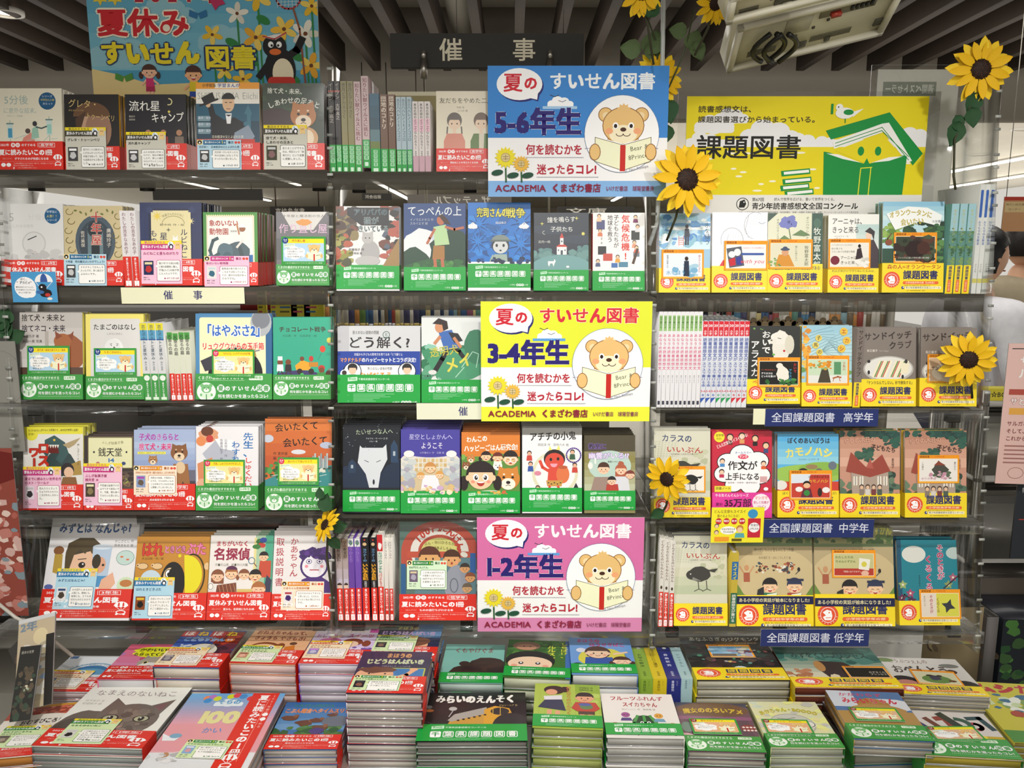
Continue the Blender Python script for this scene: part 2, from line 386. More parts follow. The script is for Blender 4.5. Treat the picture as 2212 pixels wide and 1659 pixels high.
# ---------------- paper bands (100 wide) ----------------
def band_red(kind='A',yr='5・6年生',sub='夏休みにぴったりの本',bg=RED):
 def f(h=43):
  a=Art(100,h,bg)
  a.t('2021年',5,3.2,4.6,'fff',b=.6)
  for i in(0,1):a.e(24.5+i*7,5.6,3.4,3.4,'fff',14)
  a.t('書',22.4,3.4,4.2,bg,b=1);a.t('店',29.4,3.4,4.2,bg,b=1)
  a.t('のすすめる',37,3.4,4.4,'fff',b=1);a.r(62,2.2,62.5,8.8,'fff')
  a.r(64,2.4,88,2.9,'fff');a.r(64,8.4,88,8.9,'fff');a.r(64,2.4,64.5,8.9,'fff');a.r(87.5,2.4,88,8.9,'fff')
  a.t(yr,66,3.2,4.8,'fff',w=20,b=.8)
  if kind=='A':a.t('夏休みすいせん図書',3,12,9.2,'fff',w=84,b=2.2)
  else:a.t('夏に読みたいこの1冊',3,12,9.4,'fff',w=81,b=2.2)
  a.t('［読んだら］',6,24.6,3,'f6b0a0');a.t(sub,26,24.2,4,'fff',b=1)
  a.r(0,30.2,100,30.5,'f7a090')
  a.e(9,35.5,3.6,3,'fff',12);a.e(17,35.5,3.6,3,'fff',12);a.t('◦',8,33,3,bg)
  a.t('この本は夏休みにおすすめの一冊です。ぜひ読んでください。',24,32.2,2.3,'ffd8cf');a.t('読んだ人の感想を集めました。',24,35.4,2.3,'ffd8cf')
  a.t('いろいろな感想をお寄せください',30,39,2,'ffd8cf');a.p([(24,39),(26,39),(25,42),(24,42)],'fff')
  parachute(a,92 if kind=='B' else 90,25.5,7 if kind=='B' else 8,bg)
  return a
 return f
def band_chiba(h=38):
 a=Art(100,h,GRN)
 a.p([(12.5,3.6),(24,2.6),(24,7.2),(12.5,8.2)],'c8efd0');a.t('第46回',13.4,3.6,3,GRN,w=9,b=1);a.t('千葉県読書感想文コンクール',25,4,3,'e8fff0',w=38)
 for i,q in enumerate('千葉県課題図書'):
  x=12+i*11.6
  a.rr(x,11.4,x+9.8,20.6,1.6,'fff');
  if i:a.rr(x+.7,12.1,x+9.1,19.9,1.2,GRN);a.t(q,x+1.1,12,7.6,'fff',b=1.6)
  else:a.t(q,x+1.1,12,7.6,GRN,b=1.6)
 for i in range(6):a.r(19,23.2+i*1.7,19+(62,48,56,40,30,34)[i]*.8,23.8+i*1.7,'86d89a')
 a.t('一',12,24,2,'cfe');a.t('二',12,31,2,'cfe')
 a.t('小学校',66,32,3,'dff7e4');a.e(79,33.6,2.4,2,'fff',10);a.e(83,33.6,2.4,2,'fff',10);a.e(87,33.6,2.4,2,'fff',10);a.t('高学年',77,32.2,2.9,GRN,w=12,b=1);a.t('の部',90,32,3,'dff7e4')
 return a
def band_kuma(yr='5-6年生',h=40):
 a=Art(100,h,KUM)
 a.t('くまざわ書店がおすすめする',3,3,5,'eafbe8',w=60,b=1);a.r(3,8.8,64,9.1,'cfeccb');a.rr(70,2.8,88,8.6,1,'e4f6e0');a.t(yr,71,3.4,4.2,KUM,w=16,b=1)
 a.e(14,24,12.4,12.4,'f2fbf0',24)
 for d in(-1,1):a.e(14+d*5.6,15.8,2.6,2.6,'7cbf7e',10)
 a.e(14,20,6.8,5.8,'7cbf7e',16);a.e(14,21.8,3.6,2.6,'f2fbf0',10);a.e(14,20.6,1,.8,'3f8c45',8)
 for d in(-1,1):a.e(14+d*2.6,18.6,.8,.9,'3f8c45',8);a.p([(14,27),(14+d*7,24.6),(14+d*7,31),(14,34)],'d8f0d4');a.e(14+d*7,28,1.6,2,'7cbf7e',8)
 a.r(13.4,27,14.6,34,'3f8c45')
 for i,q in enumerate('夏のすいせん図書'):
  x=29+i*8.5;big=q in '夏図書'
  if big:a.e(x+4,19.3,5,5,'fff',14)
  a.t(q,x+(0 if big else.8),15.4 if big else 16,7.8 if big else 7,KUM if big else 'fff',b=2)
 a.t('何を読むかを迷ったらコレ!',29,27,5.4,'fff',w=66,b=1.4)
 for i in range(34):a.r(29+i*2,34.6,30.1+i*2,35.2,'e0f4dc')
 return a
def band_yel(h=48,top=None,tcol='c8441c',pill='小学校高学年の部（5,6年生）',y=10,logo=True,tsz=5,boxed=False,dy=0):
 def f(hh=h):
  a=Art(100,hh,YEL)
  y0=hh-38+dy
  if top:a.t(top,8,1.6+(y0-tsz)*.3,tsz,tcol,w=88,b=1)
  emblem(a,16,y0+17,13)
  if boxed:
   for i,q in enumerate('課題図書'):a.r(36+i*13,y0+6,47+i*13,y0+17,NAVY);a.t(q,37+i*13,y0+6.6,9.4,YEL,b=1)
  else:a.t('課題図書',34,y0+2,15,NAVY,w=57,b=2.4)
  a.rr(34,y0+19.6,92,y0+24.6,2.2,'ec6a2c');a.t(pill,38,y0+20.3,3.4,'fff3d0',w=50,b=.8)
  if logo:
   a.e(34,y0+30,2.4,2.6,'2a3c80',10);a.e(34.8,y0+29.4,1,1,'fff',8)
   a.t('第67回　読んで世界を広げる、書いて世界をつくる。',37,y0+26,1.8,'6a5a20');a.rr(37.5,y0+28,96,y0+32.4,.6,'fff6c8');a.t('青少年読書感想文全国コンクール',38.5,y0+28.4,3.4,'22305c',w=56,b=.8)
   a.t('主催／全国学校図書館協議会・新聞社',40,y0+34,1.8,'8a7420')
  return a
 return f
 # ---------------- recommendation cards ----------------
CC={'blue':('b4dcec','2878ae','1c5a86'),'pink':('f6c6dc','cc3a86','a8246a'),'cream':('f6e4c0','d87028','a04a1c'),'green':('d6ebb4','2f8a38','2a6a30'),'grey':('d2d0c2','4a4636','3a3a32'),'ice':('bcdcea','2c6c94','24506e'),'mint':('d4ecca','2a8236','33663c'),'peach':('fbe6cc','e08e2c','b05c20')}
def thumb(a,x0,y0,x1,y1,cols):
 a.r(x0,y0,x1,y1,cols[0]);w_,h_=x1-x0,y1-y0
 a.r(x0+w_*.12,y0+h_*.1,x1-w_*.12,y0+h_*.26,cols[2]);a.blob((x0+x1)/2,y0+h_*.6,w_*.3,h_*.26,cols[1],3)
def card_tall(col,title,body,foot='12歳 女の子',th=('444','ccc','fff'),h=105):
 bg,st,tc=CC[col]
 def f():
  a=Art(100,h,bg)
  a.r(0,0,100,8.5,'f6df2a');a.t('書店のすすめる',8,1,6.4,st,w=52,b=1)
  a.r(0,9,78,21,st)
  for i in range(16):a.e(i*5+2,21,2.6,1.6,st,8);a.e(i*5+2,9,2.6,1.6,st,8)
  a.t('夏休みすいせん図書',3,10.4,8.8,'fff',w=64,b=1.4)
  a.e(73,8.6,7,7,'eef4f8',14);a.e(74,14,5.4,6.4,'1c1c26',12);a.e(74,15,3,4,'fff',10);a.e(71,6,1.2,3,'7ab',8)
  a.p([(84,3),(96,3),(96,22),(90,19),(84,22)],'f2ce8c');a.t('推薦',86,8,4,'a07028',w=8)
  for i,s_ in enumerate(title.split('|')):a.t(s_,5,27+i*10,8,tc,b=1)
  y0=h-58
  thumb(a,6,y0+2,30,y0+36,th);a.t('著者さく',5,y0+41,3.4,'444');a.t('出版・定価',5,y0+46,3.2,'666')
  a.rr(38,y0,96,y0+52,4,tc);a.rr(39,y0+1,95,y0+51,3.4,'fbfaf4');a.p([(39,y0+12),(34,y0+15),(39,y0+18)],'fbfaf4')
  for i,s_ in enumerate(body.split('|')):a.t(s_,43,y0+5+i*8.4,6,'33302c',w=min(50,len(s_)*6),b=.6)
  a.e(58,y0+45,2,2,tc,8);a.t(foot,62,y0+42,5.4,tc,w=30,b=.6)
  return a
 return f
def card_short(col,title,body,foot='10歳 男の子',th=('444','ccc','fff'),h=74):
 bg,st,tc=CC[col]
 def f():
  a=Art(100,h,bg)
  a.r(0,0,12,12,'f0d890');a.e(6,6,5,5,'2a2018',12);a.e(6,7,2,2.4,'fff',8)
  a.r(14,1,66,12,st);a.t('夏に読みたいこの',17,3.4,5.6,'fff',w=36,b=1);a.t('1',55,1.4,9,'ffe94a',b=1.6);a.t('冊',60,4.6,5,'fff',b=1)
  a.t('書店',70,3,7,tc,b=1.6,w=13);a.e(88,6.6,3.2,3.2,'e05040',10);a.e(95,6.6,3.2,3.2,'e05040',10)
  a.t(title,4,14.5,6.4,tc,w=min(92,len(title)*6.2),b=1)
  thumb(a,6,25,27,55,th);a.t('著者・出版',5,58,3.6,'444');a.t('定価（税込）',5,64,3.4,'666')
  a.rr(34,24,97,70,4,tc);a.rr(35,25,96,69,3.4,'fdfcf6');a.p([(35,38),(30,41),(35,44)],'fdfcf6')
  for i,s_ in enumerate(body.split('|')):a.t(s_,39,28+i*8,5.6,'33302c',w=min(54,len(s_)*5.6),b=.6)
  a.e(60,63.5,2,2,tc,8);a.t(foot,64,60.6,5,tc,w=29,b=.6)
  return a
 return f
def card_bear(title,body,sky='b8d8ee',yr='5-6',h=65,dot='1c3c86'):
 def f():
  a=Art(100,h,KUM);a.r(4,5,96,h-9,sky);a.r(10,5,96,15,'f6e32c');a.t(title,24,6.6,6,'c0392b',w=min(66,len(title)*6),b=1)
  a.e(9,9,7,7,dot,14);a.t(yr,5,4.6,5,'fff',w=8,b=1);a.t('年生',6,9.6,3,'fff')
  a.p([(6,18),(30,16),(31,23),(7,25)],'e4f0dc');a.t('書店のおすすめ',7,18.5,3,'3f7c45',rot=-4)
  for x,y,q in((16,34,10),(28,30,12),(42,34,12),(30,42,14),(16,42,9),(46,43,7)):a.e(x,y,q,q*.72,'fdfdfa',12)
  for i,s_ in enumerate(body.split('|')):a.t(s_,13,26+i*5.8,4.4,'4a4a44',w=min(36,len(s_)*4.4),b=.5)
  bear(a,74,31,23,False);a.t('くまざわ書店がおすすめする 夏のすいせん図書',8,h-7,4,'cfeccb',w=84)
  return a
 return f
def card_orange(fn,h=72,lab='課題図書'):
 def f():
  a=Art(100,h,'f29a1c');a.r(4,9,96,h-5,'f7efd8');a.t(lab,5,1.4,6,'7a3410',b=1);a.t('小・中学校の部',32,2,4.6,'c8441c')
  a.r(4,h-5,96,h-1,'f4b040');a.sub(5,10,95,h-6,fn,(h-16)/.9)
  return a
 return f
 # ---------------- spine strips ----------------
def spine_art(w_,h,bg,title,tc,band,author='',tsz=.72,top=0,extra=None,yr='3年生'):
 """w_,h in mm-like units; band: r g k y or None"""
 a=Art(w_,h,bg)
 if extra:extra(a,w_,h)
 bh={'r':.40,'g':.31,'k':.35,'y':.32,None:.08}[band]*h
 th=h-bh-top-4
 if title:
  n=len(title);sz=min(w_*tsz,th*(.72 if author else.95)/n);a.v(title,w_/2,top+4,sz,tc,b=1)
  if author:s2=min(sz*.6,th*.22/len(author));a.v(author,w_/2,top+4+n*sz+3,s2,tc)
 if band:
  y0=h-bh;c={'r':RED,'g':GRN,'k':KUM,'y':YEL}[band];a.r(0,y0,w_,h,c)
  if band=='r':
   a.v('夏に読みたいこの1冊',w_/2,y0+3,min(w_*.62,(bh*.74)/10),'fff',b=1.6);a.rr(w_*.16,h-bh*.2,w_*.84,h-2,1,'fff');a.v(yr,w_/2,h-bh*.185,bh*.045,RED,b=1)
  if band=='g':
   q=min(w_*.62,bh*.15)
   for i,ch in enumerate('課題図書'):a.rr(w_/2-q*.55,y0+3+i*q*1.15,w_/2+q*.55,y0+3+i*q*1.15+q,q*.15,'bfe8c8');a.t(ch,w_/2-q*.45,y0+3+i*q*1.15+q*.03,q*.9,GRN,b=1)
   a.rr(w_*.24,h-bh*.2,w_*.76,h-bh*.06,1,'d4f2d8')
  if band=='k':
   a.e(w_/2,y0+w_*.6,w_*.4,w_*.4,'eef8ec',12);a.v('夏のすいせん図書',w_/2,y0+w_*1.2,bh*.075,'fff',b=1.4);a.rr(w_*.12,h-bh*.13,w_*.88,h-2,1,'e4f6e0')
  if band=='y':
   a.v('課題図書',w_/2,y0+2,min(w_*.7,bh*.12),NAVY,b=2);a.rr(w_*.28,y0+bh*.52,w_*.72,h-bh*.06,1,'ec6a2c');a.v('小学校の部',w_/2,y0+bh*.55,bh*.07,'fff3d0')
 return a
 # ---------------- book builder ----------------
def book_parts(root,W,H,D,art,side='222',back='888',band=None,bandh=0,spine='r',pg='e9e4d6',front=False,by=0,hard=1.4e-3,dull=False):
 """art faces -y; spine 'l'/'r' side or 'f' (art IS the spine)"""
 m=MB();t=hard;M_=MATTE if dull else PRINT
 if spine=='f':
  m.box(-W/2,-W/2+t,0,D,0,H,side);m.box(W/2-t,W/2,0,D,0,H,side);m.box(-W/2+t,W/2-t,0,t,0,H,side)
  art.bake(m,W,H,y=-4e-5)
  pb=(-W/2+t,W/2-t,t,D-.003)
 else:
  m.box(-W/2,W/2,0,t,0,H,art.bg);m.box(-W/2,W/2,D-t,D,0,H,back)
  if spine=='r':m.box(W/2-t,W/2,t,D-t,0,H,side);pb=(-W/2+.003,W/2-t,t,D-t)
  else:m.box(-W/2,-W/2+t,t,D-t,0,H,side);pb=(-W/2+t,W/2-.003,t,D-t)
  art.bake(m,W,H,y=-4e-5)
 m.obj('cover',M_,root)
 g=MB();g.box(pb[0],pb[1],pb[2],pb[3],.0025,H-.0025,pg);g.obj('pages',PAGES,root)
 if band:
  b=MB();ba=band;bh=bandh;q=3e-4;c=ba.bg;z0=by
  y0=-.0016
  for P in([(-W/2-q,y0,z0),(-W/2-q,D+q,z0),(-W/2-q,D+q,z0+bh),(-W/2-q,y0,z0+bh)],[(W/2+q,y0,z0),(W/2+q,D+q,z0),(W/2+q,D+q,z0+bh),(W/2+q,y0,z0+bh)],[(-W/2-q,D+q,z0),(W/2+q,D+q,z0),(W/2+q,D+q,z0+bh),(-W/2-q,D+q,z0+bh)],[(-W/2-q,y0,z0),(W/2+q,y0,z0),(W/2+q,y0,z0+bh),(-W/2-q,y0,z0+bh)]):
   b.add(P,[(0,1,2,3)],c)
  ba.bake(b,W+2*q,bh,z0=z0,y=y0-4e-5)
  b.obj('paper_band',PRINT,root)
  # ---------------- covers (100 wide, y down) ----------------
def c_lantern(h):
 a=Art(100,h,'ece6d0');a.t('5分後',12,10,15,'9fb8b4');a.t('に意外な結末。',10,29,9,'a8bcb8',w=56,slant=.1);a.t('学研ホラー短編集',16,40,3,'b0b8ac')
 a.e(78,19,13,13,'1d5a86',22);a.t('シリーズ',70,10,4,'e8f4ff');a.t('中学生に人気',68,15.5,3.6,'f4e060',w=21);a.t('大ヒット',71,21,4,'e8f4ff')
 for x,y,q in((20,62,7),(80,56,7)):
  a.l([(x,y-14),(x,y+32)],.8,'8aa8a4');a.r(x-q*.6,y-8,x+q*.6,y+14,'cfe2dc');a.r(x-q*.45,y-2,x+q*.45,y+12,'4a9cc0' if x<50 else '9cd4c8');a.r(x-q*.8,y-10,x+q*.8,y-8,'6a8a88')
 a.p([(40,74),(52,66),(58,80),(50,92),(34,90)],'e09080');a.e(47,64,4,4,'5a4a44',12);a.l([(34,90),(48,96),(58,88)],3,'3a78a0')
 a.p([(54,60),(62,56),(64,74),(52,76)],'9cc8b4');a.e(58,53,3.6,4,'3a3a3a',12);a.l([(60,58),(68,60),(76,57)],2,'44585a')
 for i in range(5):a.l([(26+i*14,76+(i%2)*6),(44+i*12,70+(i%3)*5)],.8,'b8ccc8')
 return a
def c_face(h):
 a=Art(100,h,'1e1a18');a.e(48,70,28,44,'c09a80',26);a.e(62,64,24,36,'9c7660',22);a.cv(circ(50,40,34,26,16,0,180,360),'6a4a30');a.p([(20,44),(40,30),(30,62),(22,86)],'4c3424')
 for x in(38,62):a.e(x,66,6,3,'e8dcd0',12);a.e(x,66,2.8,2.9,'2a2018',10);a.l([(x-8,61),(x+7,60)],1.4,'4a3020')
 a.l([(50,66),(48,80)],1.6,'86604c');a.t('グレタ・',8,8,16,'d8bc78',w=56,rot=3);a.t('トゥーンベリ',40,32,13,'d8bc78',w=54,rot=6)
 a.t('声をあげた少女',8,27,4,'b89c60');return a
def c_camp(h):
 a=Art(100,h,'15131a');a.grad(0,60,100,110,'15131a','3a3030',5);a.t('流れ星',6,10,18,'f4f2ea',w=52,b=.5);a.t('キャンプ',42,30,17,'f4f2ea',w=54,b=.5,rot=-2);a.ring(72,12,5,5,1.6,'e8dca0',12,-90,110)
 a.t('著者作',6,34,3.4,'c8c4b8');a.t('画家絵',6,39,3.4,'c8c4b8');a.star(72,28,3,1.2,5,'f8e060')
 for x,c,s in((37,'e8e0d0',.8),(62,'a83428',1),(88,'7a6a5c',1)):a.e(x,62,5,5,'b08060',12);a.p([(x-7,68),(x+7,68),(x+8,92),(x-8,92)],c);a.r(x-5,92,x+5,108,'443a38')
 a.scat(0,100,100,112,'4a3a28 5a4a30 2a2420',24,6);return a
def c_hat(h):
 a=Art(100,h,'f0ece0');a.r(0,0,100,10,'f0a028');a.r(30,1,68,9,'fdf4e0');a.t('小学館版',10,1.6,6,'2a2a2a',w=22,b=1);a.t('学習まんが',34,1.4,6.6,'2848a0',w=36,b=1.4)
 a.t('SHIBUSAWA Eiichi',2,13,15,'b0b0a8',w=96)
 a.r(0,33,100,100,'1f5a72');a.r(0,60,100,100,'173f54')
 a.p([(80,100),(80,50),(76,48),(82,34),(88,48),(86,52),(86,100)],'3c7488');a.e(80,64,6,4,'3c7488',10)
 a.p([(22,44),(44,58),(60,54),(74,62),(78,100),(24,100)],'1d1d22');a.p([(18,36),(26,34),(34,62),(24,66)],'1d1d22');a.e(19,34,4,5,'e0b890',10)
 a.e(51,32,9.6,14,'e4bc94',20);a.cv(circ(51,26,10.4,10,12,0,180,360),'22201e');a.l([(46,31),(49,31)],1.2,'222');a.l([(53,31),(56,31)],1.2,'222');a.l([(48,41),(54,41)],1,'8a4a3a')
 a.p([(46,48),(56,48),(54,64),(48,64)],'f4f4f4');a.p([(46,50),(56,50),(51,53)],'222')
 a.p([(8,24),(26,15),(31,28),(14,36)],'201d1c');a.l([(6,36),(34,26)],3,'201d1c')
 a.p([(60,78),(82,66),(92,84),(80,100),(56,100)],'8a98a8')
 a.t('日本経済の父とよばれた男',24,82,5,'f0ecd8',w=50);a.r(0,88,92,96,'c83020');a.t('まんが人物館',4,88.5,6,'fff',w=60,b=1)
 for i in range(3):a.rr(2,52+i*10,22,60+i*10,2,'7c9aa4');a.t('監修・協力',3,53+i*10,4,'eef')
 return a
def dog(a,cx,cy,s,c='c07a3c',c2='f0dcc0'):
 a.p([(cx-.9*s,cy-.2*s),(cx-.8*s,cy-1.1*s),(cx-.2*s,cy-.8*s)],c);a.p([(cx+.9*s,cy-.2*s),(cx+.8*s,cy-1.1*s),(cx+.2*s,cy-.8*s)],c)
 a.e(cx,cy,s,.92*s,c,24);a.e(cx,cy+.45*s,.62*s,.5*s,c2,18)
 for d in(-1,1):a.e(cx+d*.38*s,cy-.12*s,.12*s,.11*s,'1e1410',10);a.e(cx+d*.36*s,cy-.38*s,.1*s,.07*s,c2,8)
 a.e(cx,cy+.32*s,.19*s,.14*s,'201818',12);a.l([(cx-.2*s,cy+.6*s),(cx,cy+.52*s),(cx+.2*s,cy+.6*s)],.05*s,'4a2a20')
def c_shiba(h):
 a=Art(100,h,'2c3c28');a.scat(0,0,100,60,'2a3a26 344a2e 283622',50,9,3);a.r(0,60,70,100,'4a3028');a.e(20,60,34,20,'3a2420')
 a.t('捨て犬・未来、',8,7,9.6,'f4f4e8',w=62,b=.6,rot=2);a.t('しあわせの足あと',8,22,11,'f4f4e8',w=86,b=.6,arc=.9);dog(a,66,52,21,'b8763e');a.e(70,88,20,18,'d0a070');a.e(72,88,11,14,'ecd8b8',14);return a
def c_friends(h):
 a=Art(100,h,'e8dfc8');a.t('友だちをやめた二人',6,12,11,'4a3c30',w=100,b=.3);a.t('今井 作',38,28,4.4,'554');a.t('いつか 絵',40,34,4.4,'554')
 for x,hc,sc_ in((34,'6a625c','d88c78'),(84,'6a5444','5c7a3c')):
  a.e(x,54,14,15,hc,22);a.e(x,60,11,11,'ecd0b4',20);a.cv(circ(x,54,14,14,12,0,185,355),hc);a.e(x-5,60,1.3,1.6,'222',8);a.e(x+5,60,1.3,1.6,'222',8)
  if x<50:a.l([(x-13,66),(x-14,78)],2.6,hc);a.l([(x+13,66),(x+14,78)],2.6,hc)
  a.r(x-3,70,x+3,78,'ecd0b4');a.p([(x-14,78),(x+14,78),(x+20,92),(x+20,120),(x-20,120),(x-20,92)],sc_)
 a.p([(80,78),(90,78),(88,120),(80,120)],'ded6c0');return a
def c_bulb(h):
 a=Art(100,h,'dcdcda');a.t('5',8,12,20,'b4b4b2');a.t('分後に',40,16,12,'d0d0ce');a.t('いじわるな結末',8,34,6,'c0c0be');a.e(82,20,13.4,13.4,'1d5a86',22);a.t('中学生に',72,11,4.6,'e8f4ff');a.t('人気！！',72,18,5,'f4e060');a.t('シリーズ',72,25,4.4,'e8f4ff')
 a.e(50,66,20,20,'c4c4c2',26);a.e(50,66,18,18,'d8d8d6',26);a.p([(38,82),(62,82),(58,96),(42,96)],'c4c4c2');a.e(50,84,5,5,'c02820',14);a.l([(40,60),(54,54)],1.6,'333');a.scat(0,78,100,100,'c0c0be cacac8 b0b0ae',26,8);return a
def c_vine(h):
 a=Art(100,h,'cbbb90');a.e(53,60,34,44,'4a5a66',26);a.e(53,62,28,38,'38444e',24);a.r(40,34,66,100,'6a8088');a.e(53,40,13,14,'2c343c',16);a.r(46,44,60,96,'222a30')
 for i in range(12):a.ring(10+(i%2)*80+math.sin(i)*3,10+i*8,6,5,1.2,'7a6c38',12,0,250)
 for i in range(8):a.e(20+i*9,8+(i%3)*3,3,1.6,'6a7438',8,i*40)
 a.v('十年屋',55,10,19,'b83c3c',b=1,ol='f0e4d0',ow=.8);a.v('廣嶋玲子',76,38,8,'ece4d4');a.v('佐竹美保',32,42,7,'ece4d4');a.e(30,98,9,9,'d8803c',14);a.p([(22,92),(24,84),(30,90)],'d8803c');a.p([(38,92),(36,84),(30,90)],'d8803c');return a
def c_navy(h):
 a=Art(100,h,'1e2c58');a.rr(14,10,84,120,3,'121c40');a.r(18,13,82,118,'e8dca8');
 for x,y in((16,12),(84,12),(16,100),(84,100)):a.star(x,y,7,4,6,'2a3764')
 a.star(28,22,9,3,8,'e8cc50');a.star(82,30,7,2,8,'f0e0a0');a.t('本屋さんのルビねこ',36,16,5,'7a6c3c',w=36,arc=.8);a.ring(54,34,18,12,.8,'9c8c50',18,180,360);a.t('野中柊 作・絵',32,34,4,'554a28',w=40)
 a.v('ルビねこと',71,42,12,'1f2850',b=.5);a.v('星の',38,48,13,'1f2850',b=.5);a.v('ものがたり',22,44,12,'1f2850',b=.5);a.star(46,44,4,1.2,4,'6a6850');a.e(57,62,5,6,'f0f0ea',12);a.p([(53,58),(53,52),(57,57)],'f0f0ea');a.p([(61,58),(61,52),(57,57)],'f0f0ea');return a
def c_elephant(h):
 a=Art(100,h,'4c9440');a.r(6,6,94,h,'e9e2c8')
 for i in range(22):a.r(6+i*4,4.4,8+i*4,6.4,'e9f0a8')
 a.r(9,9,91,h,'f4f2ea');a.t('象のいない',11,14,12.5,'b03424',w=54,b=1.4);a.t('動物園',11,29,13,'b03424',w=36,b=1.4);a.t('斎藤憐・作',50,33,4,'444');a.r(9,78,91,96,'2e6cae')
 a.blob(62,74,24,20,'4c6068',2,.06);a.blob(40,72,15,16,'56707a',4,.06);a.l([(28,76),(16,84),(12,70),(18,52),(26,48)],6,'3c545c');a.e(44,84,9,12,'46606a',14);a.l([(66,62),(72,84)],7,'3c4c52')
 a.p([(66,40),(80,38),(84,52),(68,54)],'f4f0e8');a.e(72,30,6,6,'9c6444',12);a.arc(72,28,6.6,6,180,360,'f4f4f4');a.l([(66,40),(62,22)],3,'c08458');a.l([(72,52),(62,64)],4,'e8e0d8')
 a.scat(12,88,90,108,'3e74b4 c0d0dc 8cb0d0',20,5);return a
def c_maker(h):
 a=Art(100,h,'6e6c70');a.p([(10,0),(96,0),(70,34),(30,34)],'d6d2cc');a.t('十年屋と魔法街の住人',12,5,5.6,'55504c',w=80);a.t('作り直し屋',5,22,19,'d8b4cc',w=92,b=.6);a.blob(52,20,14,6,'e09848',3);a.r(0,50,100,90,'5a5c60');a.scat(60,60,100,110,'c07060 f0e0d0 604c48',20,6);a.v('廣嶋玲子 作',93,52,6,'222');return a
def c_laundry(h):
 a=Art(100,h,'e8e6e4');a.scat(0,3,30,50,'4a3830 7c4a3c 5c5448 8a7a50',40,9,2);a.scat(74,3,98,80,'704438 2e2e2c b05c4c 566070',36,8,5);a.p([(18,2),(84,2),(84,30),(40,30),(18,14)],'22262a')
 a.t('アリババの',28,4,11,'2f5866',w=54,b=1.2,ol='d8d8d0',ow=.4);a.t('猫が',44,17,12,'2f5866',b=1.2,ol='d8d8d0',ow=.4);a.t('きいている',34,30,11,'2f5866',w=50,b=1.2,ol='d8d8d0',ow=.4)
 a.e(54,74,15,20,'aaa8a6',22);a.e(50,86,20,8,'b8b6b4',18);a.e(50,50,9,8.6,'b6b4b2',18);a.p([(42,46),(42,38),(49,43)],'b6b4b2');a.p([(58,46),(59,38),(51,43)],'b6b4b2');a.e(47,50,1.2,1.2,'333',6);a.e(53,50,1.2,1.2,'333',6)
 a.scat(0,46,22,94,'8c8a40 4a4c30 a09c54 b05a40',40,7,7);a.p([(74,94),(100,50),(100,94)],'9c7c4c');a.t('新藤悦子 作',20,66,4.6,'333');a.t('佐竹美保 絵',20,72,4,'333');return a
def c_arm(h):
 a=Art(100,h,'24457e');a.blob(30,72,34,30,'e6e8ea',3,.1);a.blob(70,60,26,18,'c8d2dc',5,.12);a.blob(80,84,40,40,'173c2c',7,.1,26);a.blob(14,96,26,24,'1c4430',8,.12);a.blob(50,112,60,22,'2a5a34',9,.1);a.scat(20,92,100,112,'3c7c3c 2c6434 4c8a44',40,6)
 a.t('てっぺんの上',6,4,17,'e8ecf0',w=88,b=.4);a.t('イノウエミホコ 作',10,24,4.6,'c8d0dc');a.t('スカイエマ 絵',10,30,4.6,'c8d0dc')
 a.p([(48,68),(66,68),(66,90),(46,90)],'a4743a');a.l([(50,90),(52,110)],5,'b8694a');a.l([(62,90),(64,110)],5,'b8694a');a.p([(48,38),(68,34),(74,66),(50,68)],'b4d49c');a.l([(50,42),(42,56),(38,64)],4,'b8694a');a.l([(68,38),(82,42),(96,39)],4,'b8694a');a.e(60,27,6.6,8,'b8694a',14);a.p([(54,22),(62,17),(70,24),(76,34),(66,32),(58,22)],'3a241c');return a
def c_jungle(h):
 a=Art(100,h,'1b74c8');a.scat(0,26,100,92,'1560a8 2c86d8 0f4c90 1b74c8',70,8,3)
 for x,y,s in((18,34,18),(86,30,20),(16,62,18),(84,66,22),(50,50,14)):a.star(x,y,s,s*.3,9,'0d4484',10);a.star(x,y-1,s*.9,s*.22,9,'1f7cd0',10)
 a.t('完司さんの',14,8,16,'e4da3c',w=50,b=1.5,ol='1c3a5c',ow=1.2);a.t('戦争',60,8,17,'e4da3c',w=32,b=1.5,ol='1c3a5c',ow=1.2);a.t('越田典子',44,30,4.4,'e8f0f8')
 for x in(8,90):a.l([(x-5,36),(x,32),(x+5,36)],1.4,'f4f4f0');a.blob(x,38,8,4,'e8ecf0',2)
 a.e(52,68,14,13,'22262a',22);a.e(52,70,12,11,'d0d4d4',20);a.arc(52,60,14,9,180,360,'7c8a84');a.r(36,59,68,62,'5c6a66');a.e(46,68,2,2.6,'222',10);a.e(57,68,2,2.6,'222',10);a.e(52,76,2,1.4,'222',8)
 a.p([(42,82),(62,82),(64,97),(40,97)],'9cb0a4');a.l([(40,84),(36,93)],3,'9cb0a4');a.l([(64,78),(64,96)],1.6,'3a3a34')
 a.r(0,94,100,h,'eef0ee');a.scat(0,88,100,96,'10223c 0c3468',26,4);return a
